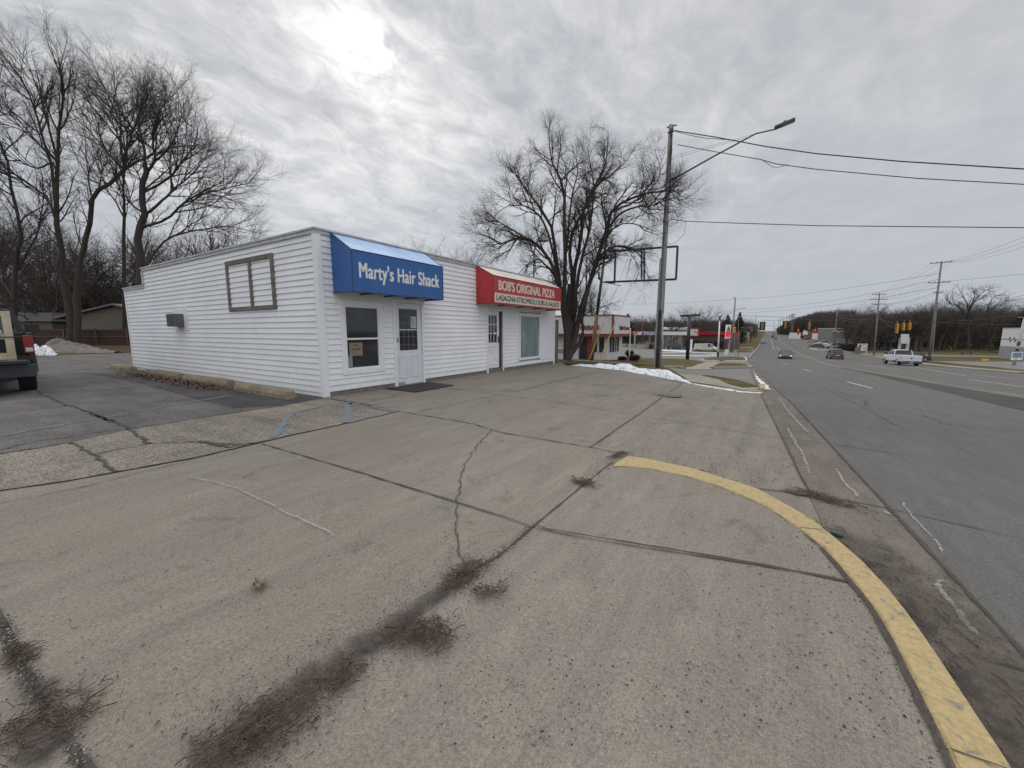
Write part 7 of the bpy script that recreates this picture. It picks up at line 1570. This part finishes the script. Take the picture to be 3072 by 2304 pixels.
x, y = GP(2508, 1078); car('suv', 'slate grey crossover seen from behind in the far lane', x, y+2, rad(93), (.085, .095, .12), True)
x, y = GP(2722, 1097); pickup('white pickup truck with dark bumper driving away', x-.2, y+2.2, rad(97), (.62, .64, .65), lit=True)
x, y = P3(2728, 1070, 62).xy; car('sedan', 'black car half hidden behind the white pickup truck', x, y, rad(200), (.02, .022, .025))
x, y = GP(2289, 1030); car('sedan', 'small pale blue car in the left lane far ahead', x, y, rad(90), (.22, .32, .40))
x, y = GP(2326, 1018); car('sedan', 'distant dark car with bright headlights, right of its neighbour', x, y, rad(-90), (.04, .04, .045), True)
x, y = GP(2318, 1015); car('suv', 'distant dark car just left of the one with bright headlights', x, y+6, rad(90), (.06, .05, .055))
x, y = GP(2323, 1003); car('sedan', 'tiny dark car alone on the far road', x, y, rad(90), (.04, .04, .04))
x, y = GP(2299, 996.5); car('van', 'tiny white van at the crest of the far road', x, y, rad(-90), (.7, .7, .7), True, cat='van', name='van')
x, y = GP(2311, 998); car('sedan', 'tiny pale car far off in the middle lane', x, y, rad(90), (.3, .3, .3)); x, y = GP(2328, 999); car('suv', 'tiny dark car far off in the right lane', x, y, rad(90), (.05, .05, .06))
def at(px, D): q = P3(px, 1000, D*KS); return q.x, q.y
for px, D, k, rz, col, lab in [(1960, 97, 'sedan', 150, (.03, .03, .035), 'black car at the left fuel pump'), (2030, 92, 'suv', 20, (.02, .02, .022), 'black car with bright bonnet at the right fuel pump')]: x, y = at(px, D); car(k, lab, x, y, rad(rz), col)
x, y = at(2122, 84); car('van', 'white van parked facing right by the fuel station grass', x, y, rad(-12), (.55, .54, .50), cat='van', name='van')
x, y = at(1985, 101); car('sedan', 'dark car parked under the middle of the fuel canopy', x, y, rad(90), (.05, .05, .055))
GPK = 'cars parked beyond the far right corner'
for px, D, k, rz, col, lab in [(2470, 128, 'suv', 200, (.6, .6, .61), 'white parked car left of the golden M sign'), (2492, 122, 'sedan', 190, (.62, .63, .64), 'white parked car below the golden M sign'), (2505, 108, 'suv', 185, (.45, .46, .48), 'silver parked car behind the low pale wall'), (2455, 112, 'sedan', 170, (.08, .08, .09), 'dark parked car behind the left end of the low wall'), (2440, 150, 'sedan', 180, (.35, .35, .37), 'grey parked car left of the brown shop'), (2530, 116, 'sedan', 185, (.5, .5, .5), 'pale parked car before the grey-green restaurant'), (2385, 240, 'sedan', 90, (.55, .55, .55), 'pale parked car right of the far poles'), (2412, 190, 'suv', 100, (.12, .1, .1), 'dark parked car below the white and red sign'), (2428, 180, 'suv', 180, (.5, .1, .08), 'red parked car near the white and red sign')]:
    x, y = at(px, D); car(k, lab, x, y, rad(rz), col, grp=GPK)
# black pickup at the left edge of the lot, tailgate down
bt_ = GP(117, 1167)
TK = pickup('black pickup truck at the left edge, tailgate down and a rack in its bed', 0, 0, rad(180), (.014, .015, .018), tail_open=True, s=1.13)
TR = rad(174); o_ = Matrix.Rotation(TR, 3, 'Z') @ Vector((-1.85*1.13, -.98*1.13, 0)); TK.rotation_euler = (0, 0, TR); TK.location = (bt_[0]-o_.x, bt_[1]-o_.y, .0)
rk = thing('wooden_rack', 'cream painted wooden rack tied in the bed of the black pickup', 'rack', (TK.location.x+2.35, TK.location.y-.06, .80), TR-math.pi)
m = MB(); m_cw = M('cream_wood', (.50, .43, .31), .75, var=.2, scale=4)
for yy in (-.55, .50): m.box((.0, yy, 0), (.09, yy+.14, 1.18)); m.box((-.9, yy, 0), (-.82, yy+.12, 1.12))
for zz in (0, .50, 1.08): m.box((.002, -.41, zz), (.088, .50, zz+.10)); m.box((-.9, -.41, zz), (-.82, .5, zz+.1))

for yy in (-.55, .5): m.box((-.822, yy+.01, .02), (.002, yy+.11, .10)); m.box((-.822, yy+.01, 1.0), (.002, yy+.11, 1.08))
m.build('frame', m_cw, rk, local=True, bevel=.006); m = MB(); m.box((-.82, -.4, .11), (.0, .5, .14)); m.box((-.82, -.4, .61), (.0, .5, .64)); m.build('shelves', m_cw, rk, local=True)
m = MB()
for i in range(24): a = i*.9; m.tube([(.1, .30+.1*math.sin(a), .58+.07*math.cos(a*1.7)), (.13, .38+.1*math.sin(a+1), .64+.08*math.cos(a))], .012, 4)
m.build('lace_bundle', M('lace_white', (.55, .52, .48), .9), rk, local=True); m = MB(); m.tube([(.1, -.6, .54), (.1, .9, .56)], .012, 5); m.build('strap', m_black, rk, local=True)
for p in protos:
    if not used[protos.index(p)]:
        for c in kids(p): bpy.data.objects.remove(c)
        bpy.data.objects.remove(p)
